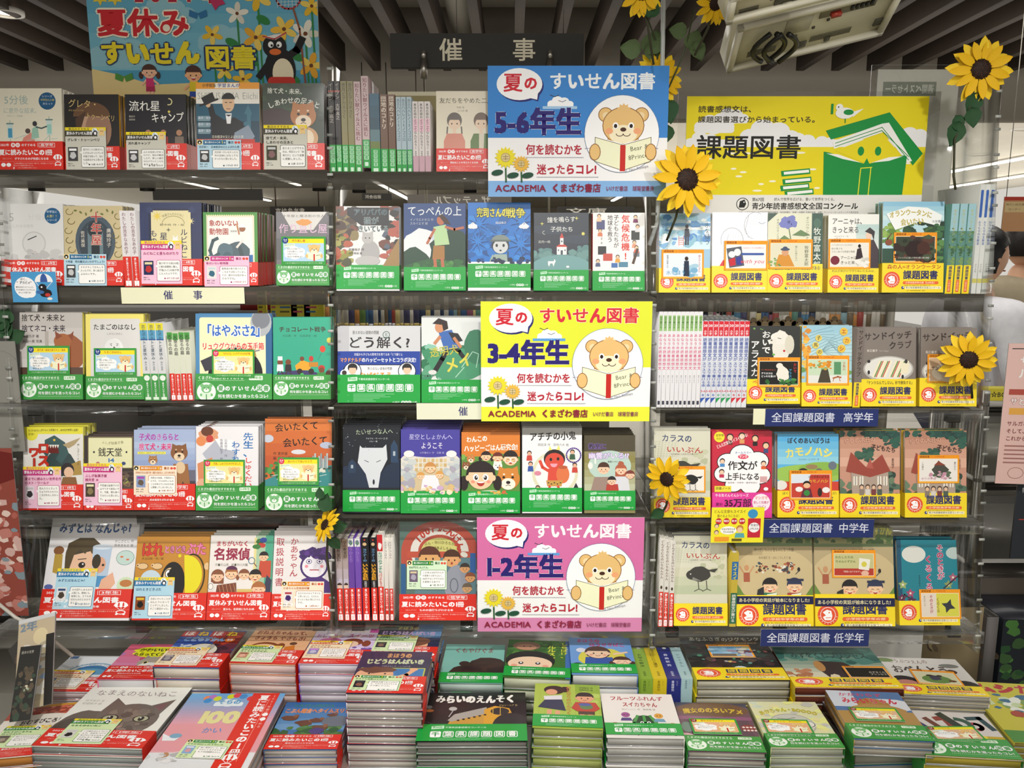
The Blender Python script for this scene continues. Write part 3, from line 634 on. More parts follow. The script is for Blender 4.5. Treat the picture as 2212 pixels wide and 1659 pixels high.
def c_church(h):
 a=Art(100,h,'26303e');a.blob(30,30,40,9,'303c4c',1,.1);a.blob(80,48,30,8,'303c4c',2,.1);a.p([(0,76),(20,68),(50,80),(80,68),(100,74),(100,110),(0,110)],'4e7474')
 a.scat(0,66,30,84,'5a8484 6a9490',16,7);a.scat(70,62,100,84,'5a8484 6a9490',16,7);a.e(50,106,60,30,'72a0a0',26)
 a.t('鐘を鳴らす',24,8,11,'f0f0ea',w=52,b=.4,rot=-2);a.t('子供たち',30,25,10,'f0f0ea',w=42,b=.4);a.t('古内一絵',8,50,5.6,'e0e0da');a.star(15,20,4,1,4,'e8e070');a.star(78,10,4,1,4,'e8e070');a.star(90,38,4,2,8,'e8e070');a.ring(20,36,4,3,1,'cfd4cc',8,90,260)
 a.r(42,62,60,76,'f2f2ee');a.p([(40,62),(51,54),(62,62)],'c8443c');a.r(48,46,54,58,'f2f2ee');a.p([(47,46),(51,36),(55,46)],'c8443c');a.e(51,52,1.5,2,'4a6070',8);a.rr(49,68,53,76,1,'3c4e58');a.e(45,68,1.2,1.8,'4a6070',8);a.e(57,68,1.2,1.8,'4a6070',8)
 a.p([(26,88),(36,88),(38,84),(40,88),(38,92),(36,98),(34,92),(30,92),(28,98),(26,94)],'f4f4f0');a.e(62,98,3,2,'f4f4f0',8);return a
def c_climate(h):
 a=Art(100,h,'f4f2ee');a.v('気候危機!',63,4,16.5,'d83228',b=1.8,w=88);a.v('子どもたちが',45,4,10.6,'26242a',b=.8);a.v('地球を救う',33,4,10.6,'26242a',b=.8);a.v('堤江実・著',17,40,4,'555')
 for x,y,w_,h_,c in((7,14,16,18,'4a4e7c'),(74,34,16,18,'28302c'),(10,64,16,16,'20242a'),(20,78,18,14,'c84a3c'),(50,94,18,10,'4a84a0'),(36,96,12,9,'3c6cae'),(78,74,12,10,'6a7c88')):a.r(x,y,x+w_,y+h_,c)
 for x,y,c in((12,6,'f0c8a0'),(82,8,'7a2c5c'),(86,26,'d8d8d8'),(14,34,'d87850'),(80,56,'e89a78'),(84,66,'d8604c'),(48,84,'e0a030'),(10,92,'4a5a80')):a.e(x,y,4,4,'3a2a24',10);a.e(x,y+.8,3,3,'f0c8a0',10);a.p([(x-4,y+4),(x+4,y+4),(x+5,y+11),(x-5,y+11)],c)
 a.l([(78,96),(86,70)],5,'4a3020');return a
def c_seaman(h):
 a=Art(100,h,'b8dcec');a.grad(0,0,100,80,'a8cce4','d4ecf0',6);a.scat(0,6,100,60,'7cb0d8 e8f4f4 88bcd0 4c88c4',46,9,4)
 for i in range(7):a.e(20+i*12,22+(i%2)*8,16,3,('5a98cc','f0f6f6')[i%2],12)
 a.p([(50,30),(58,30),(60,46),(49,46)],'2a3448');a.e(54,26,3.4,4,'3a2c28',10);a.r(50,46,54,62,'1e2638');a.r(55,46,58,62,'1e2638')
 for i in range(4):a.r(38,48+i*4,48,49+i*4,'d87060')
 a.r(38,44,39,64,'d87060');a.r(47,44,48,64,'d87060');a.v('水を縫う',94,18,11,'3c5a6c');a.v('寺地はるな',82,26,7,'8cb0b4');a.r(0,70,100,110,'98c0d8');return a
def c_sketch(h):
 a=Art(100,h,'f0f0f2');g='b4b8c0'
 a.ring(78,24,20,24,1,g,20,100,300);a.l([(84,18),(90,21),(96,18)],1,'8a94a8');a.l([(66,4),(60,30),(66,46)],1,g);a.ring(36,50,20,22,1,g,24,160,370);a.l([(30,40),(24,62),(30,74)],.8,g);a.l([(46,70),(58,76)],1,g)
 for i in range(8):a.l([(24+i*5,34+(i%3)),(20+i*5,60)],.4,'c4c8d0');a.l([(62+i*5,2),(58+i*5,24)],.4,'c4c8d0')
 a.p([(14,96),(20,86),(28,84),(26,100),(12,100)],'d82c38');return a
def c_botany(h):
 a=Art(100,h,'dcdcc0');a.p([(0,0),(18,0),(0,16)],'1d4432');a.r(80,0,100,h,'1f4a3a');a.e(90,18,7,9,'3c6450',14)
 a.l([(38,26),(44,60),(40,90)],2,'6a7a4a');
 for x,y in((32,12),(42,10),(46,20),(36,22),(28,20)):a.blob(x,y,8,6,'6a72b8',3,.2)
 a.e(38,16,3,3,'3c4488',8);a.p([(44,40),(60,30),(78,40),(66,42)],'5c7c48');a.p([(42,48),(30,40),(20,48),(30,52)],'5c7c48');a.v('牧野富太郎',90,26,14,'e4e8da',b=.6,w=76);a.v('オオバウマノスズクサ',18,10,5,'4a4a3c');a.v('オニハウシバナ',72,6,6,'4a4a3c');a.v('日本植物の父',60,50,5,'6a6a58');return a
def c_anya(h):
 a=Art(100,h,'ecece4');a.grad(55,20,100,70,'b8d0cc','dfe4dc',5);a.grad(0,58,60,80,'eeeee6','d8dcd4',3);a.t('アーニャは、',7,7,14,'4a3c3c',w=66,b=.8);a.t('きっと来る',7,24,14,'4a3c3c',w=54,b=.8);a.t('ヤロスワフ・作',12,42,4,'7a7068');a.t('加藤 訳',12,47,4,'7a7068')
 a.p([(74,52),(90,50),(100,70),(100,110),(66,110),(66,70)],'3c2c34');a.e(80,42,6,8,'e8c8b0',14);a.p([(72,34),(82,26),(92,34),(90,52),(86,40)],'241c20');return a
def c_orang(h):
 a=Art(100,h,'bcdce4');a.grad(0,0,100,30,'8cc0d8','c8e4e4',4);a.scat(0,36,30,70,'7ca044 94b454 5c8438',30,8);a.scat(34,32,100,90,'20402c 2c5030 183424 4a6c38',80,8,4);a.r(0,76,100,112,'234a38')
 a.p([(5,20),(40,8),(72,10),(96,22),(92,40),(60,32),(20,46)],'f4f6f2');a.t('オランウータンに',10,12,11,'c0b04c',w=70,b=1.6,arc=.5,ol='8a8430',ow=.3);a.t('会いたい',28,28,12,'c0b04c',w=38,b=1.6,rot=-4);a.t('久世濃子',80,30,4.4,'444')
 a.l([(10,70),(8,60),(14,52)],2,'6a4a30');a.e(10,66,6,5,'8a4424',10);a.scat(80,36,98,96,'3c6a40 5c8a4c',20,6);return a
def c_kitty(h):
 a=Art(100,h,'d2cdc8');a.grad(0,0,100,100,'c2bcb6','ddd8d4',4);a.r(40,30,46,60,'b4aca4');a.blob(78,66,26,30,'9c5c38',3,.08);a.e(68,46,14,12,'a8663c',18);a.p([(58,44),(56,30),(68,38)],'8a4a30');a.p([(78,38),(86,30),(84,46)],'8a4a30');a.r(0,88,100,106,'5c4438')
 a.t('捨て犬・未来と',3,3,12,'221c1c',w=70,b=.8);a.t('捨てネコ・未来',3,20,12,'2c2230',w=70,b=.8);a.t('今西乃子 著',4,36,5,'222',b=.6);a.t('浜田一男 写真',4,44,5,'222',b=.6);return a
def c_egg(h):
 a=Art(100,h,'f0e274');a.rr(8,8,94,h+8,3,'dcdad6');a.t('たまごのはなし',13,17,11,'33302e',w=74,b=1.2);a.t('しおたにまみこ',36,32,4,'666');a.e(50,62,15,20,'f0f0ee',26);a.e(46,58,17*.8,15,'e8e8e6',22)
 a.l([(42,52),(45,51)],1,'666');a.l([(53,51),(56,52)],1,'666');a.e(44,54,1,1,'555',6);a.e(54,54,1,1,'555',6);a.blob(49,58,1.6,1.8,'665',3);return a
def c_probe(h):
 a=Art(100,h,'4a88b8');a.rr(5,5,92,h+8,3,'f2eec0');a.r(92,0,100,h,'2c6494');a.e(52,80,36,36,'17151c',30);a.e(52,82,28,28,'241f2c',26);a.p([(6,62),(24,54),(34,70),(12,76)],'3a3a44');a.l([(30,62),(60,54),(84,48)],2,'8a8a90');a.p([(60,50),(76,42),(80,56),(66,60)],'c09858');a.e(86,12,14,18,'b0b4b8',18);a.e(86,8,12,12,'7c8088',16)
 a.t('「はやぶさ2」',8,14,17,'2a66c0',w=84,b=2,ol='f4f8f4',ow=1.4);a.t('リュウグウからの玉手箱',8,38,10,'dc3c28',w=82,b=1.6,ol='fff4e0',ow=.9);return a
def c_choco(h):
 a=Art(100,h,'2fa888');a.t('チョコレート戦争',10,16,10,'3c2418',w=82,b=1.4);a.t('大石真・作　北田卓史・絵',16,30,4.4,'1e5c48',w=60);a.blob(45,106,44,14,'40386c',2,.04,24);a.e(86,55,5,6,'d84830',12);a.l([(84,62),(78,74)],.5,'444');a.e(66,72,4,5,'c83830',12);a.e(98,40,5,5,'e8d858',10)
 for x,c,hc in((12,'f4f4f4','f4f4f4'),(26,'2a2426','3a2018')):a.e(x,78,5,5,'7a4428',12);a.p([(x-5,82),(x+5,82),(x+6,94),(x-6,94)],c);a.r(x-4,68,x+4,75,hc)if x<20 else None;a.l([(x-2,94),(x-5,100)],2,'3a3030');a.l([(x+2,94),(x+5,99)],2,'3a3030')
 a.p([(38,84),(50,74),(66,80),(64,92),(40,92)],'e8a428');a.r(62,78,78,86,'c88428');a.e(46,94,5,5,'2c2424',12);a.e(66,94,5,5,'2c2424',12);a.e(50,72,4,4,'7a4428',10);a.e(84,88,6,5,'c03c30',12);a.e(84,92,5,5,'7a4428',12);a.p([(76,96),(92,96),(92,108),(76,108)],'3c8a44');a.e(96,98,5,6,'4a2a1c',12);a.e(50,100,3.4,3.4,'44b860',10);return a
def c_ask(h):
 a=Art(100,h,'cfd0d2');a.r(0,0,14,30,'bcbcc0');a.t('答えのない道徳の問題',18,5,4.6,'33302e',w=32,b=.6);a.t('どう解く?',12,12,15,'28262a',w=76,b=1.4);a.ring(59,10,4,4,.8,'3a6a5c',16);a.t('と',56.8,7.4,4.6,'3a6a5c',b=1)
 a.r(0,30,100,64,'1c3f9c');a.t('対話から子どもの思考力を育てる本「どう解く?」',20,32,3.6,'fff',w=60);a.t('マクドナルド',3,37.5,6,'f0a040',w=26,b=1.2);a.t('のハッピーセットとコラボ決定!',29,37.5,6,'fff',w=66,b=1.2)
 a.rr(6,46,94,66,8,'12182c');a.rr(7,47,93,66,8,'fff');a.t('答えのない道徳の問題',36,49,4,'222',w=30,b=1);a.t('なぜだろう',26,55,9,'e8902c',b=2,w=40)
 for x in(18,84):a.e(x,54,11,11,'12182c',20);a.e(x,54,10,10,'e8f0f8',20);a.e(x,50,6,5.6,'201c1c',14);a.e(x,53,4.6,5,'ecc4a4',14);a.cv(circ(x,50,5.6,4,10,0,180,360),'201c1c');a.p([(x-8,64),(x-4,58),(x+4,58),(x+8,64)],'2c3c5c')
 a.e(8,57,5,5,'e8f0f8',12);a.e(8,56,3,3,'3a2a24',10);return a
def c_run(h):
 a=Art(100,h,'dfe2e0');a.scat(0,50,100,100,'3c8c64 5aa07c 2a7450 8cc4ac',60,10,4);a.blob(60,80,50,26,'46946c',3,.1);a.blob(90,50,20,30,'3a7c5c',4,.1);a.l([(66,84),(84,58),(94,62),(90,84)],1.2,'b4dcc4');a.l([(56,100),(70,84)],1.2,'b4dcc4')
 a.l([(44,52),(34,70),(22,90)],8,'1c1c20');a.l([(50,52),(62,58),(68,66)],7,'1c1c20');a.e(18,92,7,4,'d8d8d4',10);a.p([(28,26),(50,22),(62,52),(38,56)],'3c68b0');a.p([(44,26),(60,28),(68,40),(54,44)],'24242c');a.l([(30,34),(22,44)],5,'c8855c');a.l([(54,36),(64,50)],5,'c8855c');a.e(30,18,8,9,'d09068',14);a.p([(18,12),(28,3),(42,8),(44,20),(36,24),(34,14)],'2a1c1c')
 a.t('透明犬',12,52,17,'c8c040',w=48,rot=-8,b=.6);a.t('メイ',34,72,24,'d8d050',rot=-18,b=1.4);a.t('辻貴司 作',4,96,4,'223');return a
def c_alaska(h):
 a=Art(100,h,'20221e');a.blob(64,40,16,34,'e6e2d4',3,.06);a.blob(62,22,18,12,'eae6da',4,.05);a.blob(48,28,8,5,'e6e2d4',4,.05);a.e(80,34,9,18,'d8d2c0',14);a.l([(58,22),(64,23)],1.2,'444');a.e(46,26,2,1.6,'555',8);a.e(70,46,2.4,2.4,'c03030',8)
 a.v('おいで',36,8,17,'f2f0ea',b=1.2,w=44);a.v('アラスカ',15,26,17,'f2f0ea',b=1.2,w=70);a.scat(0,92,100,112,'2c5a30 3c7440 244a28',26,6);a.e(50,53,3,2,'6ab04c',8);a.scat(0,0,30,6,'6a9c4c',5,2.5);return a
def c_ponies(h):
 a=Art(100,h,'a6ced8');a.grad(0,0,100,60,'9cc8d8','bcdce0',4)
 for i in range(9):a.l([(0,20+i*7),(30+i*4,10+i*4),(60+i*3,2+i*8)],.8,'6a9098');a.l([(100,6+i*8),(60,24+i*5),(40,50)],.8,'7aa0a8')
 a.scat(0,0,14,90,'e8a838 d88c2c f0c050',30,6);a.scat(0,70,100,110,'6a9a58 8cb070 e0b048',30,7)
 for q,x,y in(('エ',78,6),('カ',84,24),('シ',74,40)):a.e(x+5,y+6,8,8,'e8c040',14);a.t(q,x,y+1,10,'b84c24',b=1.4)
 for q,x,y in(('子',28,20),('馬',22,34),('の',30,48)):a.e(x+5,y+5,6.6,6.6,'e8d060',14);a.t(q,x+.6,y,9,'3a3a2c',b=.8)
 return a
def c_sand(h):
 a=Art(100,h,'827870');a.r(0,0,2,h,'5a524c');a.t('サンドイッチ',4,10,15,'3a2e28',w=88,b=1.6,rot=-3);a.t('クラブ',50,26,15,'3a2e28',w=42,b=1.6,rot=-3);a.t('長江優子',10,40,5,'e0d8cc',b=.8);a.t('Yuko Nagae',32,41,3.4,'c8c0b4')
 a.e(50,76,46,24,'b8b4ac',30);a.e(50,75,43,21,'e4e2da',30)
 for i,x in enumerate((22,34,52,64)):
  for j,(c,w_)in enumerate((('f0e8c8',4),('5c8a3c',2),('c85838',2.4),('f4ecd0',4))):a.l([(x+j*3,90),(x+12+j*3,62)],w_,c)
 a.p([(72,84),(74,64),(88,66),(86,84)],'f0e8c8');a.e(14,82,2.4,4,'222',8);a.e(76,90,2.4,4,'222',8);a.e(14,62,3,3,'222',8);a.e(82,62,3,4,'333',8);return a
def c_dino(h):
 a=Art(100,h,'e6e4dc');a.r(0,0,100,12,'e8e040');a.e(14,12,11,11,'e8e040',16);a.t('生命保存の',8,4,4.6,'5a5420');a.t('冒険！',8,10,4.6,'5a5420');a.t('きけんくる恐竜たち…あの名作世界に出発！',30,3,4.6,'222',w=64,b=.8)
 a.blob(62,60,24,22,'344848',3,.08);a.p([(36,22),(52,14),(70,26),(76,44),(64,62),(54,54),(60,44),(44,42),(40,52),(34,44),(46,36),(36,32)],'3c5c5c');a.p([(40,30),(58,32),(60,44),(44,44)],'6a2420');a.e(52,22,2,2,'e8c040',8)
 for i in range(5):a.p([(40+i*4,30),(42+i*4,36),(44+i*4,30)],'f0ece0')
 a.p([(66,30),(80,24),(96,18),(86,30),(76,36)],'b4a078');a.p([(70,66),(96,56),(98,80),(74,82)],'b09048');a.e(74,72,11,12,'2c2428',18);a.e(76,76,8,9,'e8c0a0',14);a.p([(66,84),(88,84),(92,104),(62,104)],'8a6038')
 a.v('ロスト',34,26,20,'c83424',b=3,ol='241c18',ow=1.4,w=62);a.v('ワールド',18,34,19,'c83424',b=3,ol='241c18',ow=1.4,w=70);a.v('作：コナン・ドイル',92,28,4,'444');return a
def c_sweets(h):
 a=Art(100,h,'5a4c44');a.r(0,0,10,h,'3a3030');a.rr(8,3,98,66,2,'8c8454');a.rr(9.4,4.4,96.6,64.6,2,'e8e6b8');a.t('ふしぎ駄菓子屋',36,12,6.4,'6a6a40',w=44,arc=-.4);a.t('・銭天堂・',12,24,19,'2c2c28',w=82,b=.6);a.t('14',46,44,11,'2c6cb0',b=1.6,w=16);a.e(28,56,4,3.6,'b86c7c',10);a.e(80,56,4.4,3.6,'3a4c7c',10);a.r(36,58,70,60,'7c7c58');a.rr(0,66,100,72,1,'3c3430');a.e(84,92,6,8,'a8b050',12);a.e(84,84,5,5,'c0c860',10);a.scat(60,74,100,100,'6a5a4a 3c302c 8c6c50',20,6);return a
def c_puppies(h):
 a=Art(100,h,'a8b8d8');a.grad(0,20,100,70,'b4c4e0','8c9ec8',5);a.r(0,66,100,106,'6c6a7c');a.r(0,84,100,108,'484048');a.t('子犬のきららと',8,6,12,'b048b0',w=66,b=1.6,ol='f0e8f8',ow=.5);a.t('捨て犬・未来',8,22,12,'d83c80',w=54,b=1.6,ol='f0e8f8',ow=.5);a.r(6,36,52,40,'f0e860');a.t('まあるい、まあるい、ふたつのいのち',8,36.4,3,'445',w=42)
 a.p([(28,62),(52,62),(58,70),(56,96),(50,96),(48,80),(38,80),(36,96),(30,96)],'b07c4c');dog(a,31,50,7.5,'b07c4c');a.p([(64,56),(88,56),(92,92),(86,98),(80,84),(74,98),(68,98)],'a06c40');dog(a,74,38,14,'8c5c38','ecd4b0');a.e(76,62,8,10,'e4c8a0',12);return a
def c_teacher(h):
 a=Art(100,h,'eceaec');a.blob(20,14,16,12,'e0a078',4,.1);a.e(18,8,10,8,'6a3c28',14);a.e(8,24,8,8,'e89058',12);a.e(22,20,6,6,'c8443c',12);a.p([(10,44),(34,20),(62,24),(66,50),(56,70),(30,72)],'b8bcc8');a.p([(30,20),(60,22),(64,40),(40,36)],'f4f4f6');a.p([(2,60),(26,50),(30,84),(4,100)],'dc8c60');a.e(10,92,9,8,'e8b090',12)
 a.v('先生、',84,10,17,'2c74b8',b=1,w=40);a.v('しゅくだい',84,50,13,'d8483c',b=1,w=50);a.v('わすれました',64,24,14,'2c74b8',b=1,w=70);a.v('山本悦子 作',48,20,5,'667');a.v('佐藤真紀子 絵',41,20,5,'667');return a
def c_orange(h):
 a=Art(100,h,'cf6a34');a.grad(0,0,100,74,'d87838','c25a30',4);a.t('会いたくて',14,8,13,'2a1814',w=66,b=1,rot=-4);a.t('会いたくて',26,30,14,'2a1814',w=68,b=1,rot=-4);a.t('作 室井滋',12,50,5,'3a1c14',b=.6);a.t('画 長谷川義史',12,57,5,'3a1c14',b=.6)
 a.e(50,50,11,3.6,'dcdce0',14);a.e(92,40,10,5,'b4bcd0',14);a.e(5,30,8,6,'c8ccd8',12);a.p([(0,92),(40,76),(100,70),(100,112),(0,112)],'3c8c8c');a.scat(0,66,40,90,'3c7c3c 58984c 2c5c30',30,6);a.scat(30,66,100,80,'3c5444 7c8c7c d8d8c8',40,3.4)
 for i in range(9):a.r(68+i*3,60-(i%3)*4,70.4+i*3,74,('b8c4c4','8ca4a8')[i%2])
 for i in range(10):a.l([(10+i*8,86+(i%3)*5),(20+i*8,84+(i%3)*5)],.8,'d0e8e4')
 return a
def c_wolf(h):
 a=Art(100,h,'111722');a.p([(0,74),(22,66),(46,84),(50,110),(0,110)],'1c2c44');a.p([(100,60),(76,72),(62,92),(64,110),(100,110)],'1a2a42');a.p([(30,36),(34,40),(70,40),(76,34),(78,60),(66,84),(62,110),(46,110),(40,86),(26,66)],'d4d8dc')
 a.l([(38,62),(45,65)],1,'2a3038');a.l([(66,62),(59,65)],1,'2a3038');a.e(54,100,2,5,'1c2430',8)
 a.p([(84,66),(84,36),(90,26),(96,36),(97,66)],'26405e');a.p([(10,84),(10,66),(16,60),(22,66),(22,84)],'243a54');a.r(88,46,92,54,'a8b4bc');a.r(14,70,18,76,'a8b4bc');a.scat(0,0,100,60,'c8d0d8 8894a0',26,.8,9)
 a.t('たいせつな人へ',22,8,10,'b8c8a8',w=66,rot=-2);a.t('マイケル・モーパーゴ 作',40,22,3.4,'c8ccd0');a.t('バルー 絵',46,27,3.4,'c8ccd0');return a
def c_library(h):
 a=Art(100,h,'3f3a94');a.e(50,68,58,36,'dcd6cc',30);a.r(0,70,100,110,'d0bc94');a.e(50,22,70,26,'453e9a',30)
 for i in range(8):
  for j in range(3):a.rr(24+i*7,50+j*8,29+i*7,56+j*8,.8,('c8ac74','d8c494')[(i+j)%2])
 a.scat(0,50,22,100,'b4bcc0 c8ccc8 a8a4b0',30,7);a.scat(78,50,100,100,'b4bcc0 c8ccc8 a8a4b0',30,7);a.e(14,42,9,6,'e8e6e4',14);a.e(86,42,9,6,'e8e6e4',14)
 a.t('星空としょかんへ',14,8,10,'b8b4e8',w=74,b=.8);a.t('ようこそ',34,22,12,'e0dcf0',w=38,b=.8);a.t('小手鞠るい 作　近藤 絵',32,38,4,'b8b4e8',w=42)
 face(a,50,66,8.6,'f0cca4','c88c4c','bob');a.p([(38,78),(62,78),(68,104),(34,104)],'e8e8ec');face(a,34,80,6,'f0cca4','d89c50','short');face(a,66,78,6,'f0cca4','d89c50','bob');a.scat(0,96,100,108,'c8a8c8 d8b87c f0e0c0',24,5);return a
def c_dogfood(h):
 a=Art(100,h,'d87c2c');a.r(0,42,100,110,'5c8c3c');a.scat(0,38,100,48,'5c9440 7cac50',20,6);a.t('わんこの',8,8,11,'fbf6ea',w=36,b=1.6,rot=-4);a.t('ハッピーごはん研究会!',4,23,11.5,'fbf6ea',w=92,b=1.6,rot=-2)
 dog(a,16,46,7,'c87c3c');dog(a,8,58,7,'8a5230');face(a,42,42,8,'f4c89c','2c1c1c','tails','dot','open');face(a,62,44,8,'f4c89c','6a2c20','bob','shut','open');face(a,84,46,12,'f0c090','241c1c','short','shut','open');a.ring(79,48,5,5,1,'f4f4f4',12);a.ring(89,48,5,5,1,'f4f4f4',12);dog(a,62,58,8,'f0ece0','fff')
 dog(a,80,80,20,'d08434','f8ecd8');face(a,33,76,23,'f4c8a0','241a1a','tails','big','open');a.e(50,112,40,12,'f0eee4',24);a.scat(30,102,80,106,'e0b050 d0683c 88a848',16,3);return a
def c_oni(h):
 a=Art(100,h,'ebebea');a.r(0,0,100,12,'b4b4b0');a.ring(55,76,36,34,5,'dcd8b8',36);a.ring(86,46,12,12,2.4,'8870b8',22);a.t('アチチの小鬼',12,8,15,'2a2626',w=78,b=1.4,rot=-2);a.t('岡田淳 作　田中六大 絵',26,26,5,'444',w=52)
 a.e(54,52,18,16,'2a2020',22);a.e(54,56,16,14,'d84a38',22);a.e(48,53,2.4,2.8,'222',10);a.e(60,52,2.4,2.8,'222',10);a.arc(53,60,6,6,0,180,'f0a0b0');a.p([(44,38),(46,30),(50,37)],'f0e070');a.p([(57,37),(61,29),(64,37)],'f0e070')
 a.p([(44,68),(64,68),(66,92),(42,92)],'d84a38');a.l([(44,72),(34,66),(30,56)],5,'d84a38');a.e(68,78,11,15,'dc7444',20);a.e(68,66,8,3,'b85c34',14);a.p([(40,88),(68,88),(66,98),(42,98)],'c89848')
 for i in range(5):a.e(44+i*5,92+(i%2)*2,1.6,1,'2a201c',6)
 a.l([(46,98),(44,112),(40,116)],4,'d84a38');a.l([(60,98),(64,108),(70,112)],4,'d84a38')
 for x,y,c in((12,46,'c84438'),(88,66,'c84438'),(84,44,'3c5c44'),(14,64,'3454a0'),(26,104,'8a5a40')):a.e(x,y-4,4,4,'241c1c',10);a.e(x,y-3,3,3,'e8b090',10);a.p([(x-4,y),(x+4,y),(x+5,y+9),(x-5,y+9)],c)
 a.p([(84,104),(90,92),(96,104)],'26262e');a.p([(80,112),(100,112),(92,102)],'26262e');a.e(26,76,6,4,'d8889c',10);return a
def c_ghost(h):
 a=Art(100,h,'8c8458');a.r(0,0,100,32,'4c4430');a.grad(0,40,100,110,'8c8448','bcc0a0',5);a.e(50,60,42,30,'b8d0c4',26);a.t('教室に',8,16,12,'28242c',w=36,b=2,ol='8c6cb8',ow=.8);a.t('幽霊がいる!?',8,34,13,'e8dcf0',w=80,b=2,ol='7c5cac',ow=1);a.t('藤重ヒカル 作',46,50,4,'443')
 a.p([(20,82),(50,82),(52,112),(12,112)],'9c8478');face(a,38,66,11,'f0c8a8','4a2c20','short');a.p([(60,80),(86,80),(90,112),(58,112)],'d8d8dc');face(a,72,68,10,'f0c8a8','b05c40','long','dot','o');a.e(72,56,6,5,'b05c40',10);face(a,90,78,8,'f0c8a8','7c3830','bob','shut');a.p([(44,96),(66,96),(68,112),(42,112)],'b83c30');face(a,54,90,8,'f0c8a8','241c1c','short','dot','o')
 a.e(12,60,5,7,'e8e8e0',12);a.r(20,44,23,56,'f0f0e8');return a
def bird(a,cx,cy,s,c='38362f'):
 a.blob(cx,cy,1.5*s,s,c,5,.06,22);a.blob(cx-1.1*s,cy+.1*s,.7*s,.62*s,c,6,.05);a.p([(cx+.8*s,cy-.5*s),(cx+2.5*s,cy-.75*s),(cx+2*s,cy-.2*s)],c);a.p([(cx-.9*s,cy+.4*s),(cx+.3*s,cy+.95*s),(cx-1*s,cy+.8*s)],'8a8880');a.e(cx-1.2*s,cy,.09*s,.09*s,'e8e8e0',8)
 for d in(-.2,.9):a.l([(cx+d*s,cy+.9*s),(cx+(d+.1)*s,cy+2*s)],.12*s,'5a564a');a.l([(cx+(d-.5)*s,cy+2.3*s),(cx+(d+.1)*s,cy+2*s),(cx+(d+.6)*s,cy+2.2*s)],.1*s,'5a564a')
def c_crow(h):
 a=Art(100,h,'d6d4c0');a.grad(0,60,100,110,'d2d0b8','bcc4a4',3)
 for i in range(7):a.l([(4+i*6,22),(2+i*5,52)],.5,'a8b49c');a.l([(2,24+i*4),(44,26+i*4)],.4,'b4bca4')
 a.scat(55,36,96,80,'c8caac b8bc9c',16,6);a.t('カラスの',14,10,14,'3c4a70',w=54,b=1,rot=2);a.t('いいぶん',22,31,12,'b84030',w=66,b=.8,rot=2);a.t('人と生きることをえらんだ鳥',30,44,3.4,'665',w=40);bird(a,48,72,14,'3c3b36');return a
def c_write(h):
 a=Art(100,h,'c8203c');a.e(12,10,9,9,'f0e030',14);a.t('全学年',6,5,4.6,'443c10',b=1);a.t('対応!',7,11,4,'443c10')
 for x,y,c in((30,10,'5a3020'),(50,8,'e0a060'),(72,12,'1c1814'),(90,24,'3c4c7c')):a.e(x,y,6,6,'2c1c18',12);a.e(x,y+1,4.6,4.6,'f0c8a0',12);a.r(x-4,y+6,x+4,y+13,c)
 a.t('どんな文章もスイスイ書ける!',6,24,7,'fbe0e0',w=56,b=1,rot=-22)
 for x,y,q in((26,52,17),(50,40,20),(76,50,18),(20,72,16),(80,74,17),(50,76,26),(36,90,14),(64,92,16)):a.e(x,y,q+1.4,q*.82+1.4,'1c1214',18)
 for x,y,q in((26,52,17),(50,40,20),(76,50,18),(20,72,16),(80,74,17),(50,76,26),(36,90,14),(64,92,16)):a.e(x,y,q,q*.82,'fbf8f8',18)
 a.t('オールカラー',38,34,5,'3c6cb0',w=28,b=1);a.e(52,43,9,4,'e04060',12);a.t('マンガ',45,40,5.4,'fff',w=14,b=1);a.t('作文が',26,50,16,'221c1c',w=50,b=1.6);a.t('上手になる',22,70,13,'221c1c',w=58,b=1.6);a.t('低学年・中学年・高学年向け',26,85,3.4,'655',w=50)
 for x,y,c in((17,50,'4a8cc8'),(86,54,'e0602c'),(16,68,'c02c50')):a.e(x,y,4.6,4.6,'2c1c1c',10);a.e(x,y+1,3.6,3.4,'f4ccac',10);a.r(x-4,y+4.6,x+4,y+10,c)
 a.r(80,76,92,86,'d8a8a8');a.e(90,97,4,3,'fbf8f8',10);a.r(4,92,32,102,'f0e040');a.t('読書ノート',6,93.6,5,'4a3c10',b=1);a.r(0,103,100,h,'e43a9c');a.t('やる気ぐんぐんシリーズ',5,105,5.6,'fdeef6',w=56,b=1);a.t('35万部',20,113,15,'4c1034',w=46,b=1.8);a.t('累計',6,120,6,'4c1034',b=1)
 a.e(82,120,15,15,'fbeef4',20);a.t('マンガで',71,109,6,'e0602c',w=22,b=1);a.t('楽しく知識が',69,117,5,'c8387c',w=26,b=1);a.t('つく!',76,124,6,'c8387c',b=1);return a
def c_platypus(h):
 a=Art(100,h,'5cb4e0');a.grad(0,0,100,50,'54acdc','90d0e4',4);a.e(50,66,60,16,'9cc454',26);a.e(74,58,40,12,'8cb84c',22);a.t('ぼくのあいぼうは',16,6,10.5,'221c1c',w=70,b=1.8);a.t('カモノハシ',12,20,17,'ece06c',w=78,b=2.2,ol='e8a040',ow=.5,arc=.3);a.t('ミヒャエル・エングラー 作',34,40,3.6,'2c5c7c',w=34)
 a.e(42,66,10,10,'241c1c',18);a.e(42,70,9,8,'ecbc94',16);a.e(90,52,7,7,'6a7480',14);a.e(68,60,5,4,'7c7468',12);a.e(56,54,10,4,'9c8058',12);a.r(0,78,100,120,'d4402c');a.r(24,76,86,84,'c83828');a.e(6,84,10,8,'e8e4dc',12);return a
